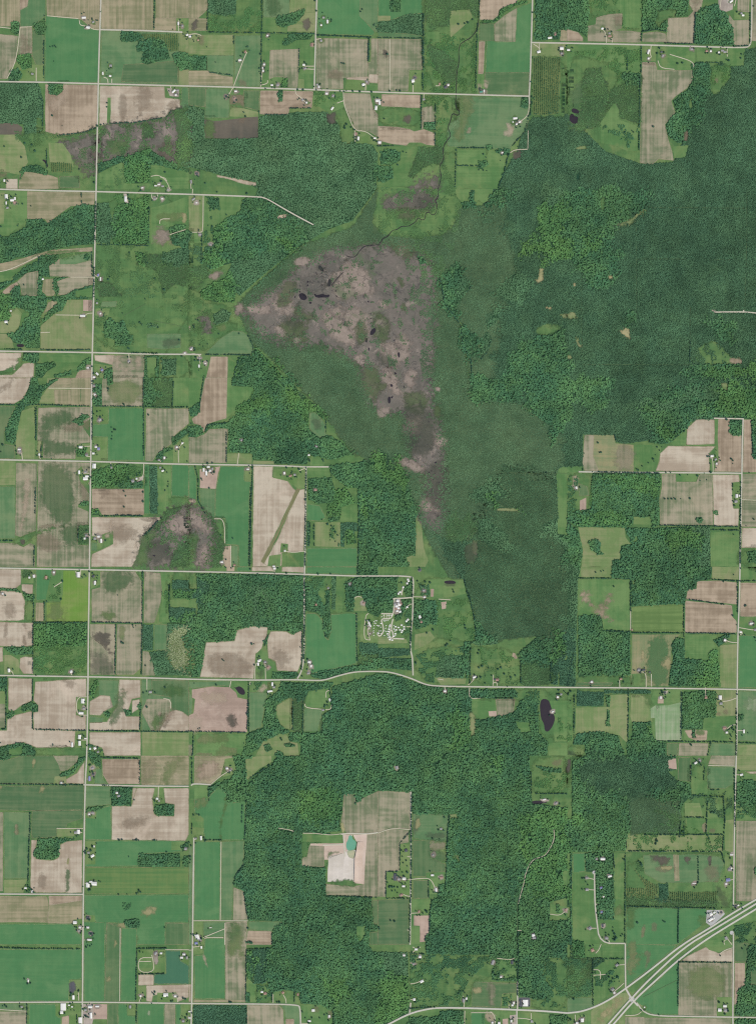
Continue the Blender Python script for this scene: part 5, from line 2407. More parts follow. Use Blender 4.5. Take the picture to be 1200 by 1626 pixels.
def land_material(name, feather, marsh=False):
    """open ground: two soil/plant tones per object, blotches, drilled rows, fine speckle"""
    m, t, bsdf, out = new_mat(name)
    geo = t.add('ShaderNodeNewGeometry')
    P = t.vmath('ADD', geo.outputs['Position'], t.attr('shift', out=1))
    rot = t.add('ShaderNodeVectorRotate', rotation_type='Z_AXIS')
    t.put(rot.inputs['Vector'], P)
    t.put(rot.inputs['Angle'], t.attr('row_angle', out=2))
    rv = rot.outputs[0]
    if marsh:
        big = t.noise(P, 1 / 300, 9, .66, .9)
        spot = t.noise(P, 1 / 60, 5, .6, 1.5)
        f = t.math('ADD', t.math('MULTIPLY', big, .75), t.math('MULTIPLY', spot, .4))
        f = t.ramp(f, .40, .74)
    else:
        big = t.noise(P, 1 / 230, 5, .62, .6)
        row = t.noise(t.vmath('MULTIPLY', rv, (1 / 22, 1 / 900, 0)), 1.0, 3, .6)
        cross = t.noise(t.vmath('MULTIPLY', rv, (1 / 500, 1 / 30, 0)), 1.0, 2, .5)
        st = t.attr('streak', out=2)
        f = t.math('ADD', t.math('MULTIPLY', big, t.math('SUBTRACT', 1.0, st)), t.math('MULTIPLY', row, st))
        f = t.math('ADD', f, t.math('MULTIPLY', t.math('SUBTRACT', cross, .5), .22))
        f = t.ramp(f, .40, .61)
    c = t.mix(f, t.attr('tone_a'), t.attr('tone_b'))
    if marsh:
        wet = t.ramp(t.noise(t.vmath('ADD', P, (4000, 900, 0)), 1 / 210, 7, .7, 1.2), .53, .70)
        c = t.mix(t.math('MULTIPLY', wet, .55), c, (*alb((84, 84, 80)), 1))
        grn = t.ramp(t.noise(t.vmath('ADD', P, (900, 7000, 0)), 1 / 240, 7, .68, .8), .56, .70)
        c = t.mix(t.math('MULTIPLY', grn, .6), c, (*alb((88, 112, 78)), 1))
        reed = t.ramp(t.noise(t.vmath('ADD', P, (100, 2000, 0)), 1 / 110, 6, .62, .5), .56, .68)
        c = t.mix(t.math('MULTIPLY', reed, .6), c, (*alb((164, 151, 142)), 1))
        ch = t.noise(t.vmath('ADD', P, (7000, 3000, 0)), 1 / 150, 3, .55, .6)
        ch = t.ramp(t.math('ABSOLUTE', t.math('SUBTRACT', ch, .5)), .012, .0)
        c = t.mix(t.math('MULTIPLY', ch, .55), c, (*alb((62, 62, 66)), 1))
    else:
        # odd bare or weedy spots
        sp = t.ramp(t.noise(t.vmath('ADD', P, (500, 8000, 0)), 1 / 75, 5, .66, .7), .60, .74)
        c = t.mix(t.math('MULTIPLY', sp, .55), c, t.mix(f, t.attr('tone_b'), t.attr('tone_a')))
        lt = t.ramp(t.noise(t.vmath('ADD', P, (2500, 600, 0)), 1 / 330, 6, .64, 1.0), .52, .70)
        c = t.mix(t.math('MULTIPLY', lt, t.attr('accent_mix', out=2)), c, t.attr('accent'))
    fine = t.noise(P, 1 / 9, 3, .7)
    if not marsh:
        drill = t.noise(t.vmath('MULTIPLY', rv, (1 / 11, 1 / 500, 0)), 1.0, 2, .5)
        fine = t.math('ADD', t.math('MULTIPLY', fine, .6), t.math('MULTIPLY', drill, .6))
        fine = t.math('SUBTRACT', fine, .1)
    mid = t.noise(P, 1 / 55, 3, .6)
    g = t.attr('grain', out=2)
    v = t.math('ADD', 1.0, t.math('MULTIPLY', t.math('SUBTRACT', fine, .5), g))
    v = t.math('ADD', v, t.math('MULTIPLY', t.math('SUBTRACT', mid, .5), t.math('MULTIPLY', g, .9)))
    vm = t.vmath('SCALE', c)
    vm.node.inputs['Scale'].default_value = 1.0
    t.l.new(v, vm.node.inputs['Scale'])
    t.l.new(vm, bsdf.inputs['Base Color'])
    bsdf.inputs['Roughness'].default_value = .95
    bsdf.inputs['Specular IOR Level'].default_value = .05
    if feather:
        e = t.attr('edge', 'GEOMETRY', 2)
        n1 = t.noise(geo.outputs['Position'], 1 / 28, 4, .65)
        n2 = t.noise(geo.outputs['Position'], 1 / 95, 5, .7, .8)
        a = t.math('ADD', e, t.math('MULTIPLY', t.math('SUBTRACT', t.math('ADD', n1, n2), 1.0), 1.35))
        a = t.math('MULTIPLY', t.ramp(a, .22, .78), t.attr('cover', out=2))
        tr = t.add('ShaderNodeBsdfTransparent')
        mx = t.add('ShaderNodeMixShader')
        t.l.new(a, mx.inputs[0]); t.l.new(tr.outputs[0], mx.inputs[1]); t.l.new(bsdf.outputs[0], mx.inputs[2])
        t.l.new(mx.outputs[0], out.inputs['Surface'])
    return m

M_FIELD = land_material('tilled_ground', False)
M_WILD = land_material('rough_ground', True)
M_MARSH = land_material('cattail_marsh', True, True)

def water_material():
    m, t, b, out = new_mat('still_water')
    geo = t.add('ShaderNodeNewGeometry')
    n = t.noise(geo.outputs['Position'], 1 / 40, 3)
    t.l.new(t.mix(n, t.attr('tone_a'), t.attr('tone_b')), b.inputs['Base Color'])
    b.inputs['Roughness'].default_value = .22
    b.inputs['Specular IOR Level'].default_value = .2
    return m
M_WATER = water_material()

def paving_material():
    m, t, b, out = new_mat('road_surface')
    geo = t.add('ShaderNodeNewGeometry')
    n = t.noise(geo.outputs['Position'], 1 / 35, 4, .6)
    n2 = t.noise(geo.outputs['Position'], 1 / 5, 3, .6)
    v = t.math('ADD', .78, t.math('MULTIPLY', t.math('ADD', n, n2), .22))
    vm = t.vmath('SCALE', t.attr('tone_a'))
    t.l.new(v, vm.node.inputs['Scale'])
    t.l.new(vm, b.inputs['Base Color'])
    b.inputs['Roughness'].default_value = .9
    b.inputs['Specular IOR Level'].default_value = .1
    return m
M_ROAD = paving_material()

def leaf_material():
    m, t, b, out = new_mat('foliage')
    tint = t.attr('tint', 'INSTANCER')
    rnd = t.add('ShaderNodeObjectInfo').outputs['Random']
    crown = t.attr('crown_tone', 'GEOMETRY', 2)
    v = t.math('MULTIPLY', t.math('ADD', .86, t.math('MULTIPLY', rnd, .28)), crown)
    vm = t.vmath('SCALE', tint)
    t.l.new(v, vm.node.inputs['Scale'])
    t.l.new(vm, b.inputs['Base Color'])
    b.inputs['Roughness'].default_value = .8
    b.inputs['Specular IOR Level'].default_value = .12
    return m
M_LEAF = leaf_material()

def leaf_own_material():
    m, t, b, out = new_mat('tree_leaves')
    geo = t.add('ShaderNodeNewGeometry')
    n = t.noise(geo.outputs['Position'], 1 / 4, 3, .7)
    v = t.math('MULTIPLY', t.math('ADD', .6, t.math('MULTIPLY', n, .8)), t.attr('crown_tone', 'GEOMETRY', 2))
    vm = t.vmath('SCALE', t.attr('tone_a'))
    t.l.new(v, vm.node.inputs['Scale'])
    t.l.new(vm, b.inputs['Base Color'])
    b.inputs['Roughness'].default_value = .8
    b.inputs['Specular IOR Level'].default_value = .12
    return m
M_LEAF1 = leaf_own_material()

def flat_material(name, rgb, rough=.8, grain=.25, scale=1 / 3):
    m, t, b, out = new_mat(name)
    geo = t.add('ShaderNodeNewGeometry')
    n = t.noise(geo.outputs['Position'], scale, 4, .65)
    rnd = t.add('ShaderNodeObjectInfo').outputs['Random']
    vm = t.vmath('SCALE', (*alb(rgb),))
    v = t.math('ADD', 1 - grain, t.math('MULTIPLY', t.math('ADD', n, t.math('MULTIPLY', rnd, .6)), grain * 1.25))
    t.l.new(v, vm.node.inputs['Scale'])
    t.l.new(vm, b.inputs['Base Color'])
    b.inputs['Roughness'].default_value = rough
    b.inputs['Specular IOR Level'].default_value = .2
    return m
ROOF = {'w': flat_material('white_metal_roof', (232, 232, 230), .5, .12), 'g': flat_material('grey_shingle_roof', (158, 158, 160)),
        'd': flat_material('dark_shingle_roof', (92, 96, 104)), 'r': flat_material('brown_shingle_roof', (172, 142, 130)),
        'b': flat_material('blue_metal_roof', (140, 146, 190)), 't': flat_material('green_metal_roof', (96, 158, 140))}
M_WALL = flat_material('painted_siding', (205, 203, 196))
M_BARK = flat_material('bark', (92, 82, 70))

# seen colours of each kind of ground: tone A, tone B, row strength, rows run (deg), grain
ST = {
 'tan': ((196, 185, 168), (169, 155, 138), .35, 0, .16), 'brn': ((180, 164, 144), (147, 132, 114), .4, 0, .16),
 'soilp': ((184, 163, 150), (166, 146, 134), .3, 0, .16), 'otan': ((168, 158, 132), (132, 134, 104), .5, 0, .16),
 'ogrn': ((128, 140, 104), (152, 148, 114), .5, 0, .16), 'gtan': ((165, 158, 137), (114, 126, 98), .42, 0, .2),
 'crop': ((82, 130, 87), (92, 135, 91), .4, 0, .13), 'crop2': ((74, 117, 93), (79, 120, 95), .3, 0, .08),
 'dcrop': ((86, 118, 82), (104, 128, 92), .5, 0, .14), 'dcroph': ((84, 116, 82), (104, 126, 92), .55, 90, .14),
 'ocroph': ((92, 128, 80), (112, 136, 86), .6, 90, .12), 'gpas': ((92, 128, 90), (114, 140, 102), .35, 0, .14),
 'pas': ((90, 128, 80), (112, 142, 92), .25, 0, .2), 'lpas': ((116, 140, 92), (142, 150, 110), .3, 0, .18),
 'mead': ((86, 122, 78), (106, 135, 86), .1, 0, .34), 'lawn': ((102, 134, 82), (122, 144, 96), .1, 0, .28),
 'mown': ((102, 130, 80), (120, 146, 92), .75, 90, .1), 'hayg': ((112, 148, 72), (128, 150, 86), .2, 0, .16),
 'hay': ((172, 165, 128), (150, 152, 112), .2, 0, .16), 'palef': ((128, 156, 116), (158, 170, 142), .55, 0, .2),
 'muck': ((98, 96, 88), (112, 106, 96), .2, 0, .16), 'muckg': ((84, 92, 82), (98, 104, 90), .1, 0, .22),
 'mrsh': ((130, 122, 116), (110, 108, 101), .1, 0, .3), 'mrshl': ((168, 154, 142), (146, 134, 124), .1, 0, .35),
 'mrshg': ((92, 112, 78), (108, 112, 92), .1, 0, .3), 'mrshp': ((174, 159, 149), (154, 142, 133), .1, 0, .3),
 'mrsht': ((122, 118, 112), (112, 110, 104), .1, 0, .22),
 'soil': ((154, 138, 120), (146, 131, 114), .3, 0, .16), 'lsoil': ((204, 188, 168), (190, 172, 152), .2, 0, .18),
 'dtree': ((46, 82, 66), (52, 92, 70), .1, 0, .3), 'yard': ((186, 176, 166), (166, 156, 148), .1, 0, .4),
 'yardp': ((170, 156, 148), (146, 140, 130), .1, 0, .4), 'yard2': ((190, 190, 190), (176, 178, 178), .1, 0, .15),
 'yardd': ((98, 100, 108), (110, 110, 116), .1, 0, .15), 'parkg': ((104, 104, 114), (92, 94, 104), .6, 0, .15),
 'qry': ((220, 212, 204), (206, 198, 188), .15, 0, .14), 'qrp': ((208, 190, 178), (196, 176, 162), .3, 0, .14),
 'sandy': ((190, 186, 158), (168, 180, 150), .1, 0, .12), 'strip': ((124, 126, 92), (132, 130, 98), .3, 30, .12),
}
SOFT = {'mead', 'mrsh', 'hay', 'muckg', 'yardp', 'sandy'}
MARSHY = {'mrsh', 'mrshl', 'mrshg', 'mrshp', 'mrsht'}
FLOOR = ((50, 82, 60), (60, 92, 66), .1, 0, .35)
SAY = {'tan': 'pale tan bare', 'brn': 'brown bare', 'soilp': 'pinkish bare', 'otan': 'olive tan stubble', 'ogrn': 'mottled olive', 'gtan': 'blotchy grey-tan',
       'crop': 'bright green crop', 'crop2': 'deep green crop', 'dcrop': 'dull green crop', 'dcroph': 'striped dull green crop', 'ocroph': 'striped olive-green crop',
       'gpas': 'grey-green pasture', 'pas': 'green pasture', 'lpas': 'yellowish pasture', 'mead': 'rough green meadow', 'lawn': 'mown green yard', 'mown': 'mown striped hay',
       'hayg': 'lime-green hay', 'hay': 'dry straw-coloured', 'palef': 'pale streaked', 'muck': 'dark muck-soil', 'mrsh': 'grey cattail marsh', 'yard': 'gravelled yard',
       'yardp': 'dusty yard', 'yard2': 'pale concrete yard', 'yardd': 'dark asphalt yard', 'qry': 'white quarry floor', 'qrp': 'pinkish stripped quarry bench', 'strip': 'grass airstrip', 'sandy': 'sandy shore'}

# ------------------------------------------------------------------ where things are, in words
MARKS = [((560, 1375), 'the gravel pit'), ((612, 990), 'the campground'), ((1002, 1586), 'the highway junction'), ((1131, 1459), 'the highway service yard'),
 ((510, 465), 'the dark marsh pools'), ((287, 855), 'the round marsh'), ((911, 184), 'the twin ponds'), ((868, 1134), 'the long dark pond'), ((445, 850), 'the grass airstrip'),
 ((156, 133), 'the topmost crossroads on the western road'), ((153, 304), 'the second crossroads down the western road'), ((147, 559), 'the third crossroads down the western road'),
 ((145, 733), 'the fourth crossroads down the western road'), ((142, 905), 'the fifth crossroads down the western road'), ((140, 1075), 'the sixth crossroads down the western road'),
 ((134, 1247), 'the seventh crossroads down the western road'), ((133, 1420), 'the eighth crossroads down the western road'), ((131, 1591), 'the bottom crossroads on the western road'),
 ((840, 153), 'the sharp bend of the northern road'), ((499, 142), 'the northern three-way junction'), ((1178, 76), 'the top-right road corner'), ((1176, 751), 'the junction among the eastern tan fields'),
 ((1169, 1095), 'the eastern crossroads'), ((304, 1593), 'the crossroads beside the conifer plantation'), ((484, 912), 'the junction south of the airstrip'), ((474, 1078), 'the fork before the winding road'),
 ((651, 1609), 'the fork on the curving southern road'), ((881, 1605), 'the crossroads with the big white hall'), ((1163, 1615), 'the bottom-right crossroads'), ((498, 357), 'the dead-end gravel road'),
 ((1140, 570), 'the triangular clearing'), ((720, 178), 'the river loop'), ((992, 527), 'the star-shaped clearing'), ((308, 1330), 'the farm at the lane corner'), ((620, 600), 'the pink marsh islands'),
 ((680, 820), 'the southern marsh tip'), ((650, 1400), 'the lane east of the gravel pit'), ((840, 1380), 'the winding forest track'), ((942, 1387), 'the dead-end estate lane'),
 ((1032, 130), 'the long two-part northern field'), ((700, 560), 'the marsh edge')]
DIRS = ['east', 'north-east', 'north', 'north-west', 'west', 'south-west', 'south', 'south-east']
ORD = ['', 'second', 'third', 'fourth', 'fifth', 'sixth', 'seventh', 'eighth', 'ninth', 'tenth', 'eleventh', 'twelfth', 'thirteenth', 'fourteenth', 'fifteenth', 'sixteenth', 'seventeenth', 'eighteenth', 'nineteenth', 'twentieth']
def where(x, y):
    (mx, my), name = min(MARKS, key=lambda m: (m[0][0] - x) ** 2 + (m[0][1] - y) ** 2)
    d = math.hypot(mx - x, my - y)
    if d < 9:
        return 'right at ' + name
    k = DIRS[int(round(math.atan2(my - y, x - mx) / (math.pi / 4))) % 8]
    return ('just ' if d < 35 else '' if d < 80 else 'well ') + k + ' of ' + name
LABELLED = {}
def tag(o, text, xy, cat=None, group=None, kind=None):
    o['label'] = text + ' ' + where(*xy)
    if cat: o['category'] = cat
    if group: o['group'] = group
    if kind: o['kind'] = kind
    LABELLED.setdefault(o['label'], []).append((xy, o))
def settle_labels():
    for text, rows in LABELLED.items():
        if len(rows) < 2:
            continue
        xs, ys = [r[0][0] for r in rows], [r[0][1] for r in rows]
        side = 0 if max(xs) - min(xs) >= max(ys) - min(ys) else 1
        rows.sort(key=lambda r: r[0][side])
        n = len(rows)
        for k, (xy, o) in enumerate(rows):
            a, b = ('westernmost', 'easternmost') if side == 0 else ('northernmost', 'southernmost')
            w = a if k == 0 else b if k == n - 1 else (ORD[k] if k < len(ORD) else '%dth' % (k + 1)) + ('-from-west' if side == 0 else '-from-north')
            o['label'] = w + ' ' + text

# ------------------------------------------------------------------ read the plan
ITEMS, ox, oy, glob = [], 0, 0, False
def fix(v, hi):
    return v - 60 if v <= 0.6 else v + 60 if v >= hi - 0.6 else v
for line in DATA.strip().splitlines():
    line = line.strip()
    if not line:
        continue
    if line[0] == '@':
        glob = line[1:] == 'g'
        if not glob:
            ox, oy = [float(v) for v in line[1:].split(',')]
        continue
    w = line.split()
    k = next(i for i, a in enumerate(w) if ',' in a)
    pts = [tuple(float(v) for v in a.split(',')) for a in w[k:]]
    if not glob:
        pts = [(ox + a / 4, oy + b / 4) for a, b in pts]
    if w[0] in 'FWBP':
        pts = [(fix(a, 1200), fix(b, 1626)) for a, b in pts]
    ITEMS.append((w[0], w[1:k], pts))

RES = 2
GX, GY = 1320 * RES, 1746 * RES
OWN = np.zeros((GY, GX), np.int32)      # which sheet or wood owns a cell
BRU = np.zeros((GY, GX), np.int32)      # scattered growth over it
LEV = np.zeros((GY // 2, GX // 2), np.int16)
def cells(poly, arr_res):
    xs, ys = [p[0] for p in poly], [p[1] for p in poly]
    x0, x1 = int((min(xs) + 60) * arr_res), int((max(xs) + 60) * arr_res) + 1
    y0, y1 = int((min(ys) + 60) * arr_res), int((max(ys) + 60) * arr_res) + 1
    x0, y0, x1, y1 = max(0, x0), max(0, y0), min(1320 * arr_res, x1), min(1746 * arr_res, y1)
    X, Y = np.meshgrid((np.arange(x0, x1) + .5) / arr_res - 60, (np.arange(y0, y1) + .5) / arr_res - 60)
    return (slice(y0, y1), slice(x0, x1)), inside(poly, X, Y)
def level(poly):
    sl, m = cells(poly, 1)
    if not m.any():
        return 1
    v = int(LEV[sl][m].max()) + 1
    LEV[sl][m] = v
    return v
def ground_z(x, y):
    i, j = int(y + 60), int(x + 60)
    return 0.15 * LEV[min(max(i, 0), 1745), min(max(j, 0), 1319)]

# ------------------------------------------------------------------ the ground sheets
ACC = {'tan': (206, 191, 174), 'brn': (190, 172, 153), 'gtan': (174, 163, 142), 'otan': (170, 160, 136), 'mead': (126, 142, 94), 'dcrop': (122, 136, 100), 'dcroph': (120, 134, 100),
       'gpas': (122, 142, 104), 'lpas': (148, 148, 114), 'pas': (124, 142, 94), 'ogrn': (160, 154, 124), 'soilp': (200, 182, 168), 'crop': (104, 142, 98), 'muck': (124, 120, 108)}
def sheet_attrs(o, st, wide=False):
    name = next((k for k, v in ST.items() if v is st), '')
    a, b, s, ang, g = st
    j = 1 + random.uniform(-.035, .035)
    o['tone_a'] = [v * j for v in alb(a)]
    o['tone_b'] = [v * j for v in alb(b)]
    o['streak'] = float(s)
    o['row_angle'] = math.radians(ang + (90 if wide and not ang else 0) + random.uniform(-1.5, 1.5))
    o['grain'] = float(g) * 1.6
    o['shift'] = [random.uniform(0, 9000), random.uniform(0, 9000), 0.0]
    o['cover'] = 1.0
    o['accent'] = list(alb(ACC.get(name, (0, 0, 0))))
    o['accent_mix'] = .7 if name in ACC else 0.0

def hard_sheet(name, poly, z, mat):
    # field borders wander a little instead of running dead straight
    q = []
    for k in range(len(poly)):
        a, b = poly[k], poly[(k + 1) % len(poly)]
        L = math.hypot(b[0] - a[0], b[1] - a[1])
        n = max(1, int(L / 9))
        q.append(a)
        for i in range(1, n):
            f = i / n
            q.append((a[0] + (b[0] - a[0]) * f + random.gauss(0, .22), a[1] + (b[1] - a[1]) * f + random.gauss(0, .22)))
    vs = [W2(p, z) for p in q]
    tris = tessellate_polygon([[Vector(v) for v in vs]])
    out = []
    for a, b, c in tris:
        A, B, C_ = vs[a], vs[b], vs[c]
        cr = (B[0] - A[0]) * (C_[1] - A[1]) - (B[1] - A[1]) * (C_[0] - A[0])
        if abs(cr) > 1e-6:
            out.append((a, b, c) if cr > 0 else (a, c, b))
    return new_obj(name, mesh_from(name, vs, out, mat))

def soft_sheet(name, poly, z, mat, feather, step=None):
    xs, ys = [p[0] for p in poly], [p[1] for p in poly]
    if step is None:
        step = min(6.0, max(1.0, min(max(xs) - min(xs), max(ys) - min(ys)) / 9))
    m = feather * .7
    gx = np.arange(min(xs) - m - step, max(xs) + m + 2 * step, step)
    gy = np.arange(min(ys) - m - step, max(ys) + m + 2 * step, step)
    X, Y = np.meshgrid(gx, gy)
    d = edge_dist(poly, X, Y)
    d = np.where(inside(poly, X, Y), d, -d)
    e = np.clip(.5 + d / (2 * feather), 0, 1)
    keep = (e[:-1, :-1] > 0) | (e[1:, :-1] > 0) | (e[:-1, 1:] > 0) | (e[1:, 1:] > 0)
    nx = len(gx)
    ii, jj = np.nonzero(keep)
    used, inv = np.unique(np.stack([(ii + 1) * nx + jj, (ii + 1) * nx + jj + 1, ii * nx + jj + 1, ii * nx + jj], 1).ravel(), return_inverse=True)
    vs = np.stack([(X.ravel()[used] - 600) * S, (813 - Y.ravel()[used]) * S, np.full(len(used), z)], 1)
    me = mesh_from(name, vs.tolist(), inv.reshape(-1, 4).tolist(), mat)
    at = me.attributes.new('edge', 'FLOAT', 'POINT')
    at.data.foreach_set('value', e.ravel()[used].astype(np.float32))
    return new_obj(name, me)

MARGIN = {'crop': (150, 160, 118), 'crop2': (140, 152, 116), 'dcrop': (158, 154, 122), 'dcroph': (150, 150, 116), 'ocroph': (150, 150, 110), 'tan': (158, 156, 122), 'brn': (190, 178, 158),
          'gtan': (178, 166, 144), 'otan': (180, 170, 144), 'gpas': (138, 150, 110), 'mown': (150, 160, 110)}
def margin_strip(poly, z):
    # the worn strip where machines turn and grass creeps in
    if sum(a[0] * b[1] - b[0] * a[1] for a, b in zip(poly, poly[1:] + poly[:1])) < 0:
        poly = poly[::-1]
    vs, fs, ed = [], [], []
    for a, b in zip(poly, poly[1:] + poly[:1]):
        L = math.hypot(b[0] - a[0], b[1] - a[1])
        if L < 2:
            continue
        nx, ny = -(b[1] - a[1]) / L, (b[0] - a[0]) / L
        n = max(1, int(L / 12))
        k0 = len(vs)
        for i in range(n + 1):
            f = i / n
            x, y = a[0] + (b[0] - a[0]) * f, a[1] + (b[1] - a[1]) * f
            for w, e in ((-.1, .0), (.45, .75), (1.25, .0)):
                vs.append(W2((x + nx * w, y + ny * w), z))
                ed.append(e)
        for i in range(n):
            q = k0 + i * 3
            fs += [(q, q + 1, q + 4, q + 3), (q + 1, q + 2, q + 5, q + 4)]
    me = mesh_from('field_margin', vs, [f[::-1] for f in fs], M_WILD)
    at = me.attributes.new('edge', 'FLOAT', 'POINT')
    at.data.foreach_set('value', np.array(ed, np.float32))
    return new_obj('field_margin', me)

# base sheet to the horizon
bx = 40000.0
base = new_obj('ground', mesh_from('ground', [(-bx, -bx, 0), (bx, -bx, 0), (bx, bx, 0), (-bx, bx, 0)], [(0, 1, 2, 3)], M_FIELD))
sheet_attrs(base, ST['mead'])
base['kind'] = 'structure'
base['label'] = 'green rough grassland lying under and between all the fields'

FIELD_NAME = {'mrsh': 'marsh', 'muck': 'muck_field', 'lawn': 'lawn', 'yard': 'yard', 'yardp': 'yard', 'yard2': 'concrete_lot', 'yardd': 'asphalt_lot', 'mead': 'meadow',
              'pas': 'pasture_field', 'gpas': 'pasture_field', 'lpas': 'pasture_field', 'qry': 'quarry_floor', 'qrp': 'quarry_bench', 'strip': 'airstrip', 'sandy': 'shore', 'crop': 'crop_field',
              'crop2': 'crop_field', 'dcrop': 'crop_field', 'dcroph': 'crop_field', 'ocroph': 'crop_field', 'mown': 'hay_field', 'hayg': 'hay_field', 'hay': 'hay_field'}
PATCH_NAME = {'soil': 'soil_stain', 'lsoil': 'pale_soil_stain', 'water': 'open_water', 'muck': 'wet_patch', 'muckg': 'wet_patch'}
WOODS, OWNER_OBJ = [], {}
def mid(poly):
    return (min(1195, max(5, sum(p[0] for p in poly) / len(poly))), min(1620, max(5, sum(p[1] for p in poly) / len(poly))))
def water(name, poly, z, tones):
    o = hard_sheet(name, chaikin(poly, 2), z, M_WATER)
    o['tone_a'], o['tone_b'] = [list(alb(c)) for c in tones]
    return o
POND = ((52, 47, 55), (62, 56, 62))
POOL = ((50, 45, 54), (58, 54, 60))
for idx, (op, args, poly) in enumerate(ITEMS, 1):
    if op == 'F' and args[0] == 'sandw':
        z = 0.15 * level(poly)
        o = water('quarry_pond', poly, z, ((98, 164, 138), (116, 172, 146)))
        tag(o, 'turquoise quarry pond', mid(poly), kind='structure')
    elif op == 'F':
        z = 0.15 * level(poly)
        s = args[0]
        nm = FIELD_NAME.get(s, 'field')
        if s in SOFT:
            q = chaikin(poly, 1)
            o = soft_sheet(nm, q, z, M_MARSH if s in MARSHY else M_WILD, 5.0 if s == 'mead' else 16.0 if s == 'mrsh' else 1.5)
        else:
            o = hard_sheet(nm, poly, z, M_FIELD)
        w = max(p[0] for p in poly) - min(p[0] for p in poly)
        h = max(p[1] for p in poly) - min(p[1] for p in poly)
        sheet_attrs(o, ST[s], w > h * 1.15)
        tag(o, SAY[s] + (' field' if nm == 'field' else ''), mid(poly), kind='structure')
        OWNER_OBJ[idx] = o
        if s in MARGIN and s not in SOFT:
            mg = margin_strip(poly, z + .06)
            sheet_attrs(mg, (MARGIN[s], MARGIN[s], .1, 0, .3))
            mg['cover'] = .75
            mg.parent = o
        sl, m = cells(poly, RES)
        OWN[sl][m] = idx
        BRU[sl][m] = 0
    elif op == 'W':
        z = 0.15 * level(poly)
        WOODS.append((idx, args[0], 1.0, poly, z))
        sl, m = cells(poly, RES)
        OWN[sl][m] = idx
        BRU[sl][m] = 0
    elif op == 'B':
        WOODS.append((idx, args[0], min(.8, float(args[1]) * (1.5 if args[0] == 'k' else 1.15)), poly, 0))
        sl, m = cells(poly, RES)
        BRU[sl][m] = idx
    elif op in 'PO':
        z = 0.15 * level(poly)
        sl, m = cells(poly, RES)
        if op == 'O' or args[0] == 'water':
            o = water('pond' if op == 'O' else 'marsh_pool', poly, z, POND if op == 'O' else POOL)
            tag(o, 'small dark pond' if op == 'O' else 'dark open marsh pool', mid(poly), kind='structure')
            OWN[sl][m] = 0
            BRU[sl][m] = 0
            continue
        s = args[0]
        host = 0
        if m.any():
            host = int(np.bincount(OWN[sl][m]).argmax())
        fe = min(9.0, max(1.5, min(max(p[0] for p in poly) - min(p[0] for p in poly), max(p[1] for p in poly) - min(p[1] for p in poly)) * .42))
        nm = PATCH_NAME.get(s, 'marsh_patch' if s in MARSHY else 'worn_patch')
        o = soft_sheet(nm, chaikin(poly, 1), z, M_MARSH if s in MARSHY else M_WILD, fe)
        sheet_attrs(o, ST[s])
        o['cover'] = .34 if s in ('soil', 'muckg') and host in OWNER_OBJ and ITEMS[host - 1][1][0] != 'mrsh' else .42 if s == 'muckg' else .6 if s in ('soil', 'muckg', 'dcrop', 'otan', 'lsoil', 'crop', 'gtan', 'gpas', 'lpas', 'mead', 'pas') else .8
        if host in OWNER_OBJ:
            o.parent = OWNER_OBJ[host]
        else:
            OWN[sl][m] = 0
            o['cover'] = 1.0 if s in ('lpas', 'hay', 'lsoil', 'mead', 'brn') else o['cover']
            tag(o, {'mrshp': 'pinkish reed patch', 'lpas': 'pale grassy clearing', 'hay': 'straw-coloured clearing'}.get(s, 'small open clearing'), mid(poly), kind='structure')

# small irregular pools among the reeds
for k in range(46):
    bx_, by_, rx_, ry_ = random.choice(((505, 440, 32, 18), (500, 468, 36, 12), (590, 520, 16, 40), (630, 600, 18, 38), (684, 740, 10, 45)))
    x, y = bx_ + random.gauss(0, .7) * rx_, by_ + random.gauss(0, .7) * ry_
    i_, j_ = int((y + 60) * RES), int((x + 60) * RES)
    own = OWN[i_, j_]
    if own == 0 or ITEMS[own - 1][0] != 'F' or ITEMS[own - 1][1][0] != 'mrsh':
        continue
    r = random.uniform(.7, 2.1)
    el, th = random.uniform(.35, .9), random.uniform(0, 3.14)
    poly = []
    for q in range(9):
        t_ = q * .698
        rr = r * random.uniform(.45, 1.5)
        u, v = rr * math.cos(t_), rr * math.sin(t_) * el
        poly.append((x + u * math.cos(th) - v * math.sin(th), y + u * math.sin(th) + v * math.cos(th)))
    o = water('marsh_pool', poly, 0.15 * level(poly) + .1, POOL)
    tag(o, 'tiny dark open marsh pool', (x, y), kind='structure')

# the quarry's working face: a steep bank that drops to the pit floor
bank = [(567.0, 1337.0), (565.5, 1349.0), (562.8, 1362.0), (562.3, 1380.0), (561.8, 1399.5)]
bv, bf = [], []
for k, (x, y) in enumerate(bank):
    hgt = 13.0 if 0 < k < len(bank) - 1 else 7.0
    for dx, zz in ((0, .3), (.35, hgt), (1.6, hgt * .97), (6.5, hgt * .45), (12.5, .3)):
        bv.append(W2((x + dx + random.uniform(-.15, .15), y), zz))
for k in range(len(bank) - 1):
    for i in range(4):
        bf.append((k * 5 + i, (k + 1) * 5 + i, (k + 1) * 5 + i + 1, k * 5 + i + 1))
bf += [(0, 1, 2, 3, 4), tuple(len(bv) - 1 - i for i in range(5))]
bo = new_obj('quarry_face_terrain', mesh_from('quarry_face_terrain', bv, bf, M_FIELD))
sheet_attrs(bo, ST['qrp'])
tag(bo, 'steep pale working bank of the pit', (563, 1370), kind='structure')

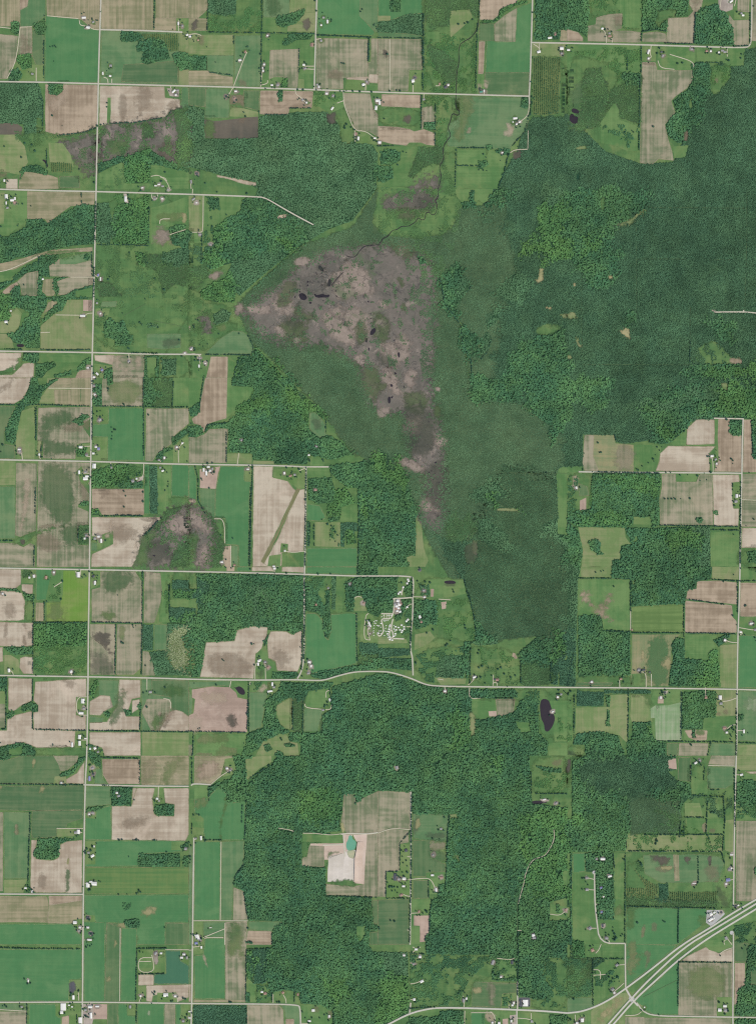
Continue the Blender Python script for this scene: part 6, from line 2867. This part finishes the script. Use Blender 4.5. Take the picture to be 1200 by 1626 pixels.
# ------------------------------------------------------------------ roads, lanes, tracks, streams
RW = {'c': (1.95, (194, 191, 178)), 'f': (2.45, (200, 198, 188)), 'g': (1.7, (204, 199, 184)), 'd': (1.05, (200, 194, 174)), 't': (.55, (98, 122, 88)), 'S': (.95, None)}
RNAME = {'c': 'road', 'f': 'highway_road', 'g': 'gravel_road', 'd': 'driveway_path', 't': 'track_path', 'S': 'river'}
def smooth_line(p, n=2):
    for _ in range(n):
        q = [p[0]]
        for a, b in zip(p, p[1:]):
            q += [(a[0] * .75 + b[0] * .25, a[1] * .75 + b[1] * .25), (a[0] * .25 + b[0] * .75, a[1] * .25 + b[1] * .75)]
        p = q + [p[-1]]
    return p
nroad = 0
ROADS = []
for op, args, pts in ITEMS:
    if op not in 'RS':
        continue
    cls = 'S' if op == 'S' else args[0]
    w, tone = RW[cls]
    p = smooth_line(pts, 2)
    L, Rr = [], []
    for k in range(len(p)):
        a, b = p[max(0, k - 1)], p[min(len(p) - 1, k + 1)]
        dx, dy = b[0] - a[0], b[1] - a[1]
        l = math.hypot(dx, dy) or 1
        nx, ny = -dy / l, dx / l
        ww = w / 2 * (1 + random.uniform(-.1, .1) * (cls not in 'cf') + random.uniform(-.3, .35) * (cls == 'S'))
        L.append((p[k][0] + nx * ww, p[k][1] + ny * ww))
        Rr.append((p[k][0] - nx * ww, p[k][1] - ny * ww))
    nroad += 1
    z = {'S': 1.6, 't': 1.7, 'd': 1.9, 'g': 2.3, 'c': 2.4, 'f': 2.9}[cls] + (nroad % 20) * .015
    n = len(p)
    vs = [W2(q, z) for q in L] + [W2(q, z) for q in Rr]
    fs = [(k, k + 1, n + k + 1, n + k) for k in range(n - 1)]
    base_i = len(vs)
    vs += [W2((q[0] + (q[0] - c[0]) * .25, q[1] + (q[1] - c[1]) * .25), 0) for q, c in zip(L, p)]
    vs += [W2((q[0] + (q[0] - c[0]) * .25, q[1] + (q[1] - c[1]) * .25), 0) for q, c in zip(Rr, p)]
    fs += [(base_i + k, base_i + k + 1, k + 1, k) for k in range(n - 1)]
    fs += [(n + k, n + k + 1, base_i + n + k + 1, base_i + n + k) for k in range(n - 1)]
    nm = RNAME[cls]
    me = mesh_from(nm, vs, fs, M_WATER if cls == 'S' else M_ROAD)
    o = new_obj(nm, me)
    o['kind'] = 'structure'
    if cls == 'S':
        o['tone_a'], o['tone_b'] = [list(alb(c)) for c in POOL]
    else:
        o['tone_a'] = list(alb(tone))
    tag(o, {'c': 'pale straight county road', 'f': 'wide pale highway lane', 'g': 'pale gravel road', 'd': 'thin pale driveway', 't': 'faint forest track', 'S': 'narrow dark winding stream'}[cls],
        (min(1190, max(10, p[n // 2][0])), min(1616, max(10, p[n // 2][1]))), kind='structure')
    ROADS.append((cls, p))
    # nothing grows on it
    c = {'c': 2.0, 'f': 2.6, 'g': 1.6, 'd': 1.1, 't': .45, 'S': 1.1}[cls]
    for a, b in zip(p, p[1:]):
        ln = math.hypot(b[0] - a[0], b[1] - a[1])
        for i in range(int(ln * 1.5) + 1):
            f = i / (int(ln * 1.5) + 1)
            x, y = a[0] + (b[0] - a[0]) * f, a[1] + (b[1] - a[1]) * f
            i0, i1 = int((y - c + 60) * RES), int((y + c + 60) * RES) + 1
            j0, j1 = int((x - c + 60) * RES), int((x + c + 60) * RES) + 1
            if i0 >= 0 and j0 >= 0:
                OWN[i0:i1, j0:j1] = 0
                BRU[i0:i1, j0:j1] = 0

# ------------------------------------------------------------------ buildings
BUILT = []
ROOFSAY = {'w': 'white', 'g': 'grey', 'd': 'dark grey', 'r': 'brown', 'b': 'blue-grey', 't': 'green'}
MESHCACHE = {}
def building_meshes(key, L, Wd, h, rise):
    if key in MESHCACHE:
        return MESHCACHE[key]
    a, b = L / 2, Wd / 2
    wv = [(-a, -b, -1), (a, -b, -1), (a, b, -1), (-a, b, -1), (-a, -b, h), (a, -b, h), (a, b, h), (-a, b, h), (-a, 0, h + rise), (a, 0, h + rise)]
    wf = [(0, 1, 5, 4), (2, 3, 7, 6), (1, 2, 6, 9, 5), (3, 0, 4, 8, 7)]
    e, t = .5, .25
    zl = h - rise * e / b
    rv = []
    for zo in (0.02, t):
        rv += [(-a - e, -b - e, zl + zo), (a + e, -b - e, zl + zo), (a + e, 0, h + rise + zo), (-a - e, 0, h + rise + zo), (a + e, b + e, zl + zo), (-a - e, b + e, zl + zo)]
    rf = [(6, 7, 8, 9), (9, 8, 10, 11), (3, 2, 1, 0), (5, 4, 2, 3), (0, 1, 7, 6), (4, 5, 11, 10), (1, 2, 8, 7), (2, 4, 10, 8), (3, 0, 6, 9), (5, 3, 9, 11)]
    MESHCACHE[key] = (mesh_from('wall', wv, wf), mesh_from('roof', rv, rf))
    return MESHCACHE[key]
def build_house(roof, L, Wd, ang, x, y):
    big = L * Wd
    L, Wd = max(L, Wd), min(L, Wd) if L >= Wd else min(L, Wd)
    kind = 'camper' if Wd < 1.6 else 'hall' if big >= 60 else 'barn' if (roof == 'w' and big >= 14) or big >= 26 else 'shed' if big <= 7 and roof == 'w' else 'house'
    l, w = L * S * .92, Wd * S * .92
    h = {'camper': 2.6, 'hall': 7.0, 'barn': 5.5, 'shed': 3.2, 'house': 4.2}[kind]
    rise = {'camper': .3, 'hall': 1.6, 'barn': w * .2, 'shed': w * .16, 'house': w * .24}[kind]
    wm, rm = building_meshes((L, Wd, kind), l, w, h, rise)
    nm = {'camper': 'camper_trailer', 'hall': 'long_hall', 'barn': 'farm_barn', 'shed': 'farm_shed', 'house': 'farm_house'}[kind]
    e = bpy.data.objects.new(nm, None)
    COL.objects.link(e)
    e.location = W2((x, y), ground_z(x, y))
    e.rotation_euler = (0, 0, ang)
    for part, me, mat in (('wall', wm, M_WALL), ('roof', rm, ROOF[roof])):
        o = new_obj(part, me, e)
        if not me.materials:
            me.materials.append(mat)
        o.material_slots[0].link = 'OBJECT'
        o.material_slots[0].material = mat
    word = {'camper': 'small white camper trailer', 'hall': 'long %s-roofed hall', 'barn': '%s-roofed barn', 'shed': 'small %s-roofed shed', 'house': '%s-roofed house'}[kind]
    tag(e, word % ROOFSAY[roof] if '%' in word else word, (x, y), {'camper': 'trailer', 'hall': 'building', 'barn': 'barn', 'shed': 'shed', 'house': 'house'}[kind],
        {'camper': 'campers at the campground', 'hall': 'large halls', 'barn': 'farm barns', 'shed': 'farm sheds', 'house': 'country houses'}[kind])
    BUILT.append((x, y))
    c = max(L, Wd) / 2 + .6
    i0, i1, j0, j1 = int((y - c + 60) * RES), int((y + c + 60) * RES) + 1, int((x - c + 60) * RES), int((x + c + 60) * RES) + 1
    OWN[i0:i1, j0:j1] = 0
    BRU[i0:i1, j0:j1] = 0
for op, args, pts in ITEMS:
    if op != 'X':
        continue
    roof, L, Wd, ang = args[0], float(args[1]), float(args[2]), math.radians(float(args[3]))
    for x, y in pts:
        a = ang + random.uniform(-.05, .05)
        if Wd > L:
            a += math.pi / 2
        build_house(roof, L, Wd, a, x, y)

for x, y in BUILT:
    if 590 < x < 650 and 900 < y < 1030:
        continue
    r = random.uniform(3.0, 5.0)
    poly = [(x + r * random.uniform(.6, 1.3) * math.cos(k * .9), y + r * random.uniform(.6, 1.3) * math.sin(k * .9)) for k in range(7)]
    o = soft_sheet('yard', poly, 0.15 * level(poly), M_WILD, 2.2, 1.0)
    sheet_attrs(o, random.choice((ST['yardp'], ST['yard'], ST['lawn'], ST['lawn'])))
    o['cover'] = .75
    tag(o, 'worn ground around a building', (x, y), kind='structure')

# ------------------------------------------------------------------ tree shapes
def lump(rx, rz, n, seed, cone=False):
    """one crown: an uneven closed dome with a crumpled surface"""
    r = np.random.default_rng(seed)
    rings, seg = (4, 7) if n == 1 else (5, 9)
    vs, fs = [(0, 0, 0.05 * rz)], []
    for i in range(1, rings):
        t = i / rings
        for k in range(seg):
            a = 2 * math.pi * (k + .5 * (i % 2)) / seg
            if cone:
                rad = rx * (1 - t) * (.8 + .4 * r.random()) * 1.15
                zz = rz * 2 * (.08 + t * .9)
            else:
                rad = rx * math.sin(math.pi * (.16 + .84 * t)) ** .75 * (.72 + .5 * r.random())
                zz = rz * (1 - math.cos(math.pi * t)) * (.86 + .26 * r.random())
            vs.append((rad * math.cos(a), rad * math.sin(a), zz))
    vs.append((rx * .15 * (r.random() - .5), rx * .15 * (r.random() - .5), rz * 2 * (.93 + .12 * r.random())))
    for k in range(seg):
        fs.append((0, 1 + (k + 1) % seg, 1 + k))
        for i in range(rings - 2):
            a, b = 1 + i * seg + k, 1 + i * seg + (k + 1) % seg
            fs.append((a, b, b + seg, a + seg))
        fs.append((1 + (rings - 2) * seg + k, 1 + (rings - 2) * seg + (k + 1) % seg, len(vs) - 1))
    return vs, fs
def join(parts):
    V, F, T = [], [], []
    for (vs, fs), (x, y, z), tone in parts:
        b = len(V)
        V += [(v[0] + x, v[1] + y, v[2] + z) for v in vs]
        F += [tuple(i + b for i in f) for f in fs]
        T += [tone] * len(vs)
    return V, F, T
def tone_mesh(name, V, F, T, mat):
    me = mesh_from(name, V, F, mat)
    at = me.attributes.new('crown_tone', 'FLOAT', 'POINT')
    at.data.foreach_set('value', np.array(T, np.float32))
    return me
def variants(name, kind, count):
    c = bpy.data.collections.new(name)
    for k in range(count):
        r = random.Random(k * 31 + len(name))
        parts = []
        if kind == 'broad':
            for i in range(3):
                a = i * 2.1 + r.uniform(-.4, .4)
                R = r.uniform(3.7, 5.6)
                H = r.uniform(4.2, 6.4)
                parts.append((lump(R, H / 1.6, 1, k * 9 + i), (4.1 * math.cos(a), 4.1 * math.sin(a), r.uniform(4.6, 6.8)), r.uniform(.84, 1.17)))
        elif kind == 'shrub':
            for i in range(5):
                a, d = r.uniform(0, 6.28), r.uniform(1.5, 5.8)
                R = r.uniform(1.8, 3.1)
                parts.append((lump(R, R * .75, 1, k * 9 + i), (d * math.cos(a), d * math.sin(a), r.uniform(0, .6)), r.uniform(.86, 1.14)))
        elif kind == 'bush':
            R = r.uniform(2.6, 3.6)
            parts.append((lump(R, R * .8, 1, k * 9), (0, 0, 0), 1.0))
            R = r.uniform(1.4, 2.2)
            parts.append((lump(R, R * .8, 1, k * 9 + 1), (2.5, 1, 0), r.uniform(.8, 1.2)))
        else:
            for i in range(3):
                a = i * 2.1 + r.uniform(-.4, .4)
                parts.append((lump(r.uniform(2.6, 3.6), r.uniform(3.0, 4.2), 1, k * 9 + i, True), (3 * math.cos(a), 3 * math.sin(a), 1), r.uniform(.8, 1.2)))
        V, F, T = join(parts)
        c.objects.link(bpy.data.objects.new(name, tone_mesh(name, V, F, T, M_LEAF)))
    return c
KINDS = {'broad': variants('crown_clump', 'broad', 7), 'shrub': variants('shrub_clump', 'shrub', 6), 'bush': variants('bush_clump', 'bush', 5), 'conifer': variants('conifer_clump', 'conifer', 5)}
def scatter_group(coll):
    g = bpy.data.node_groups.new('scatter_' + coll.name, 'GeometryNodeTree')
    g.interface.new_socket('Geometry', in_out='INPUT', socket_type='NodeSocketGeometry')
    g.interface.new_socket('Geometry', in_out='OUTPUT', socket_type='NodeSocketGeometry')
    n, l = g.nodes, g.links
    gi, go = n.new('NodeGroupInput'), n.new('NodeGroupOutput')
    ci = n.new('GeometryNodeCollectionInfo')
    ci.inputs['Collection'].default_value = coll
    ci.inputs['Separate Children'].default_value = True
    ci.inputs['Reset Children'].default_value = True
    ip = n.new('GeometryNodeInstanceOnPoints')
    ip.inputs['Pick Instance'].default_value = True
    rv = n.new('FunctionNodeRandomValue')
    rv.data_type = 'FLOAT_VECTOR'
    rv.inputs[0].default_value = (-.1, -.1, 0)
    rv.inputs[1].default_value = (.1, .1, 6.2832)
    ri = n.new('FunctionNodeRandomValue')
    ri.data_type = 'INT'
    ri.inputs[4].default_value = 0
    ri.inputs[5].default_value = len(coll.objects) - 1
    na = n.new('GeometryNodeInputNamedAttribute')
    na.data_type = 'FLOAT_VECTOR'
    na.inputs[0].default_value = 'size'
    l.new(gi.outputs[0], ip.inputs['Points'])
    l.new(ci.outputs[0], ip.inputs['Instance'])
    l.new(ri.outputs[2], ip.inputs['Instance Index'])
    l.new(rv.outputs[0], ip.inputs['Rotation'])
    l.new(na.outputs[0], ip.inputs['Scale'])
    l.new(ip.outputs[0], go.inputs[0])
    return g
GROUPS = {k: scatter_group(c) for k, c in KINDS.items()}

# growth: clump kind, spacing (m), base colour, colour of bright patches, size, height factor, what it is
GROW = {
 'h': ('broad', 11.3, (.040, .110, .062), (.070, .156, .066), 0.89, 0.9, 'deep green leafy wood'),
 'f': ('broad', 11.3, (.054, .140, .060), (.084, .180, .062), 0.89, 0.95, 'bright green leafy wood'),
 's': ('broad', 10.2, (.054, .124, .068), (.070, .142, .074), 0.77, 0.75, 'dull green swamp wood'),
 'g': ('shrub', 8.8, (.053, .122, .074), (.070, .148, .082), 1.15, 1.5, 'dense dark swamp forest'),
 'n': ('shrub', 9.0, (.050, .112, .064), (.064, .130, .070), 1.0, 1.1, 'dull green low swamp brush'),
 'm': ('shrub', 9.5, (.062, .126, .072), (.080, .146, .080), .95, .8, 'grey-green shrub swamp'),
 'k': ('shrub', 9.5, (.060, .135, .064), (.084, .165, .066), 1.0, 1.0, 'green shrub thicket'),
 'c': ('conifer', 8.0, (.074, .170, .112), (.086, .190, .116), 1.0, 1.0, 'dark conifer plantation'),
 'r': ('bush', 9.0, (.044, .105, .056), (.060, .130, .056), 1.1, 1.2, 'planted rows of young trees'),
 'ln': ('shrub', 10.0, (.20, .25, .15), (.26, .30, .19), .95, .9, 'pale yellowish scrub'),
}
WOODIDS = np.zeros(len(ITEMS) + 2, bool)
MARSHIDS = np.zeros(len(ITEMS) + 2, bool)
for k_, it_ in enumerate(ITEMS, 1):
    MARSHIDS[k_] = it_[0] == 'F' and it_[1][0] == 'mrsh'
for w_ in WOODS:
    if w_[2] >= 1.0:
        WOODIDS[w_[0]] = True
NTREES = 0
for idx, typ, dens, poly, z in WOODS:
    kind, sp, ca, cb, size, hf, say = GROW[typ]
    overlay = dens < 1.0
    if overlay:
        kind = {'broad': 'bush', 'shrub': 'bush'}.get(kind, kind)
        sp = 7.0
        hf = 1.0
        size = {'h': 1.35, 's': 1.25, 'f': 1.1}.get(typ, .95)
    st = sp / S
    PAD = 24 if typ in 'mksn' and not overlay else 14
    xs, ys = [p[0] for p in poly], [p[1] for p in poly]
    if typ == 'r':
        X, Y = np.meshgrid(np.arange(min(xs) - 3, max(xs) + 3, 3.1), np.arange(min(ys) - 3, max(ys) + 3, 1.6))
        X = X + RNG.normal(0, .22, X.shape)
        Y = Y + RNG.normal(0, .4, X.shape)
    else:
        X, Y = np.meshgrid(np.arange(min(xs) - PAD, max(xs) + PAD, st), np.arange(min(ys) - PAD, max(ys) + PAD, st * .9))
        X = X + (np.arange(X.shape[0]) % 2)[:, None] * st * .5 + RNG.uniform(-.42, .42, X.shape) * st
        Y = Y + RNG.uniform(-.42, .42, X.shape) * st
    x, y = X.ravel(), Y.ravel()
    # a ragged margin instead of a ruled line
    jx = x + (vnoise(x, y, 5, 11) - .5) * 3.2
    jy = y + (vnoise(x, y, 5, 12) - .5) * 3.2
    ok = (jx > -58) & (jx < 1258) & (jy > -58) & (jy < 1684)
    x, y, jx, jy = x[ok], y[ok], jx[ok], jy[ok]
    ii, jj = ((jy + 60) * RES).astype(int), ((jx + 60) * RES).astype(int)
    i2, j2 = ((y + 60) * RES).astype(int), ((x + 60) * RES).astype(int)
    if overlay:
        keep = (BRU[ii, jj] == idx) & (BRU[i2, j2] != 0)
    else:
        bx_ = np.clip(x + (vnoise(x, y, 16, 13) - .5) * 24 + RNG.normal(0, 3.2, len(x)), -59, 1259)
        by_ = np.clip(y + (vnoise(x, y, 16, 14) - .5) * 24 + RNG.normal(0, 3.2, len(x)), -59, 1685)
        ob = OWN[((by_ + 60) * RES).astype(int), ((bx_ + 60) * RES).astype(int)]
        os_ = OWN[ii, jj]
        og = OWN[i2, j2]
        both = WOODIDS[og] & WOODIDS[os_] & WOODIDS[ob]
        pick = np.where(both, ob, os_)
        if typ in 'mksn':
            # shrubs thin out into the marsh instead of stopping at a line
            fx = np.clip(x + (vnoise(x, y, 16, 15) - .5) * 22 + RNG.normal(0, 7, len(x)), -59, 1259)
            fy = np.clip(y + (vnoise(x, y, 16, 16) - .5) * 22 + RNG.normal(0, 7, len(x)), -59, 1685)
            of = OWN[((fy + 60) * RES).astype(int), ((fx + 60) * RES).astype(int)]
            edge_ = (MARSHIDS[og] & (of == idx)) | ((og == idx) & MARSHIDS[of])
            pick = np.where(edge_, of, pick)
        keep = (pick == idx) & (og != 0)
    if overlay:
        cl = vnoise(x, y, 9, 21) * .65 + vnoise(x, y, 3.5, 22) * .35
        cl = cl + RNG.uniform(-.06, .06, len(x))
        if keep.any():
            keep &= cl < np.quantile(cl[keep], dens)
    elif typ in 'hfsg':
        # small windfall gaps
        keep &= vnoise(x, y, 4.5, 31) > .10
    x, y = x[keep], y[keep]
    n = len(x)
    if n < 3:
        continue
    f = np.clip(vnoise(x, y, 55, 45) * .6 + vnoise(x, y, 20, 41) * .6 + vnoise(x, y, 6, 42) * .4 - .3, 0, 1.15) ** 1.4
    if typ in 'fh':
        f = np.clip(f + (RNG.random(n) < .10) * .5, 0, 1)
    br = .70 + .34 * vnoise(x, y, 14, 43) + .22 * vnoise(x, y, 60, 44) + .14 * vnoise(x, y, 30, 46) + RNG.normal(0, .05, n)
    col = (np.array(ca)[None] * (1 - f[:, None]) + np.array(cb)[None] * f[:, None]) * np.array([[1.34, 1.24, 1.03]]) * np.clip(br, .5, 1.5)[:, None]
    sz = size * RNG.uniform(.75, 1.2, n)
    szv = np.stack([sz, sz, sz * hf * RNG.uniform(.8, 1.2, n)], 1)
    nm = 'shrubbery' if overlay or (kind in ('shrub', 'bush') and typ != 'g') else 'woods'
    me = bpy.data.meshes.new(nm)
    me.from_pydata(np.stack([(x - 600) * S, (813 - y) * S, np.full(n, z)], 1).tolist(), [], [])
    a = me.attributes.new('tint', 'FLOAT_COLOR', 'POINT')
    a.data.foreach_set('color', np.concatenate([col, np.ones((n, 1))], 1).astype(np.float32).ravel())
    a = me.attributes.new('size', 'FLOAT_VECTOR', 'POINT')
    a.data.foreach_set('vector', szv.astype(np.float32).ravel())
    o = new_obj(nm, me)
    md = o.modifiers.new('growth', 'NODES')
    md.node_group = GROUPS[kind]
    tag(o, ('scattered brush and saplings' if overlay else say), mid(poly), kind='stuff')
    NTREES += n
    if not overlay:
        fl = soft_sheet('forest_floor', poly, z, M_WILD, 5.0) if typ in 'mkn' else hard_sheet('forest_floor', poly, z, M_FIELD)
        sheet_attrs(fl, ((96, 118, 78), (112, 128, 84), .1, 0, .4) if typ in ('r', 'ln') else ((74, 100, 72), (88, 110, 80), .1, 0, .35) if typ in ('m', 'k', 'n') else ((60, 92, 70), (70, 101, 76), .1, 0, .35) if typ == 'g' else FLOOR)
        fl.parent = o
print('clumps', NTREES)

# ------------------------------------------------------------------ hedgerows and single trees
def tree_lumps(R, H, seed, simple=False):
    r = random.Random(seed)
    parts = [(lump(R * .72, H * .33, 1 if simple else 2, seed), (0, 0, H * .25), r.uniform(.9, 1.1))]
    for i in range(2 if simple else 6):
        a = i * (3.14 if simple else 1.05) + r.uniform(-.4, .4)
        q = R * r.uniform(.38, .55)
        parts.append((lump(q, q * .8, 1, seed * 7 + i), (R * .52 * math.cos(a), R * .52 * math.sin(a), H * r.uniform(.22, .5)), r.uniform(.75, 1.25)))
    return parts
HEDGE = [join(tree_lumps(4.6, 12, 100 + k, True)) for k in range(8)]
def cluster_mesh(name, places):
    V, F, T = [], [], []
    for (x, y, sc) in places:
        vs, fs, ts = HEDGE[random.randrange(8)]
        a = random.uniform(0, 6.28)
        ca, sa = math.cos(a) * sc, math.sin(a) * sc
        b = len(V)
        cx, cy, _ = W2((x, y))
        q = random.uniform(.75, 1.25)
        V += [(cx + v[0] * ca - v[1] * sa, cy + v[0] * sa + v[1] * ca, v[2] * sc) for v in vs]
        F += [tuple(i + b for i in f) for f in fs]
        T += [t * q for t in ts]
    return tone_mesh(name, V, F, T, M_LEAF1)
for op, args, pts in ITEMS:
    if op != 'H':
        continue
    places = []
    for a, b in zip(pts, pts[1:]):
        ln = math.hypot(b[0] - a[0], b[1] - a[1])
        n = max(2, int(ln / 1.75))
        for i in range(n):
            if random.random() < .10:
                continue
            f = (i + random.uniform(-.3, .3)) / n
            places.append((a[0] + (b[0] - a[0]) * f + random.gauss(0, .22), a[1] + (b[1] - a[1]) * f + random.gauss(0, .25), random.uniform(.75, 1.5)))
    o = new_obj('hedgerow', cluster_mesh('hedgerow', places))
    o['tone_a'] = [.036, .088, .054]
    c = (sum(p[0] for p in pts) / len(pts), sum(p[1] for p in pts) / len(pts))
    tag(o, 'dark line of hedgerow trees', c, kind='stuff')

SINGLE = [p for op, a, pts in ITEMS if op == 't' for p in pts]
random.shuffle(SINGLE)
PROTO = []
for k in range(6):
    V, F, T = join(tree_lumps(7.2, 16, 200 + k))
    crown = tone_mesh('crown', V, F, T, M_LEAF1)
    tv, tf = [], []
    for i, (zz, rr) in enumerate(((-.5, .5), (2.5, .38), (6, .22))):
        tv += [(rr * math.cos(a * 1.0472), rr * math.sin(a * 1.0472), zz) for a in range(6)]
    for i in range(2):
        tf += [(i * 6 + a, i * 6 + (a + 1) % 6, i * 6 + 6 + (a + 1) % 6, i * 6 + 6 + a) for a in range(6)]
    PROTO.append((crown, mesh_from('trunk', tv, tf, M_BARK)))
for x, y in SINGLE[:300]:
    cm, tm = random.choice(PROTO)
    e = bpy.data.objects.new('lone_tree', None)
    COL.objects.link(e)
    e.location = W2((x, y), ground_z(x, y))
    s = random.uniform(.85, 1.3)
    e.scale = (s, s, s * random.uniform(.85, 1.15))
    e.rotation_euler = (0, 0, random.uniform(0, 6.28))
    c = new_obj('crown', cm, e)
    g = random.uniform(.85, 1.2)
    c['tone_a'] = [.036 * g, .090 * g, .052 * g]
    new_obj('trunk', tm, e)
    tag(e, 'dark green tree standing apart', (x, y), 'tree', 'single trees in fields and yards')
rest = SINGLE[300:]
for x, y in BUILT:
    if 590 < x < 650 and 900 < y < 1030:
        continue
    for _ in range(random.choice((1, 2, 3, 4))):
        a, d = random.uniform(0, 6.28), random.uniform(3.2, 8)
        q = (x + d * math.cos(a), y + d * math.sin(a))
        if all(math.hypot(q[0] - u, q[1] - v) > 2.8 for u, v in BUILT):
            rest.append(q)
o = new_obj('scattered_trees', cluster_mesh('scattered_trees', [(x, y, random.uniform(.9, 1.6)) for x, y in rest]))
o['tone_a'] = [.036, .090, .054]
o['kind'] = 'stuff'
o['label'] = 'many small dark green trees dotted around fields and farmyards'

settle_labels()
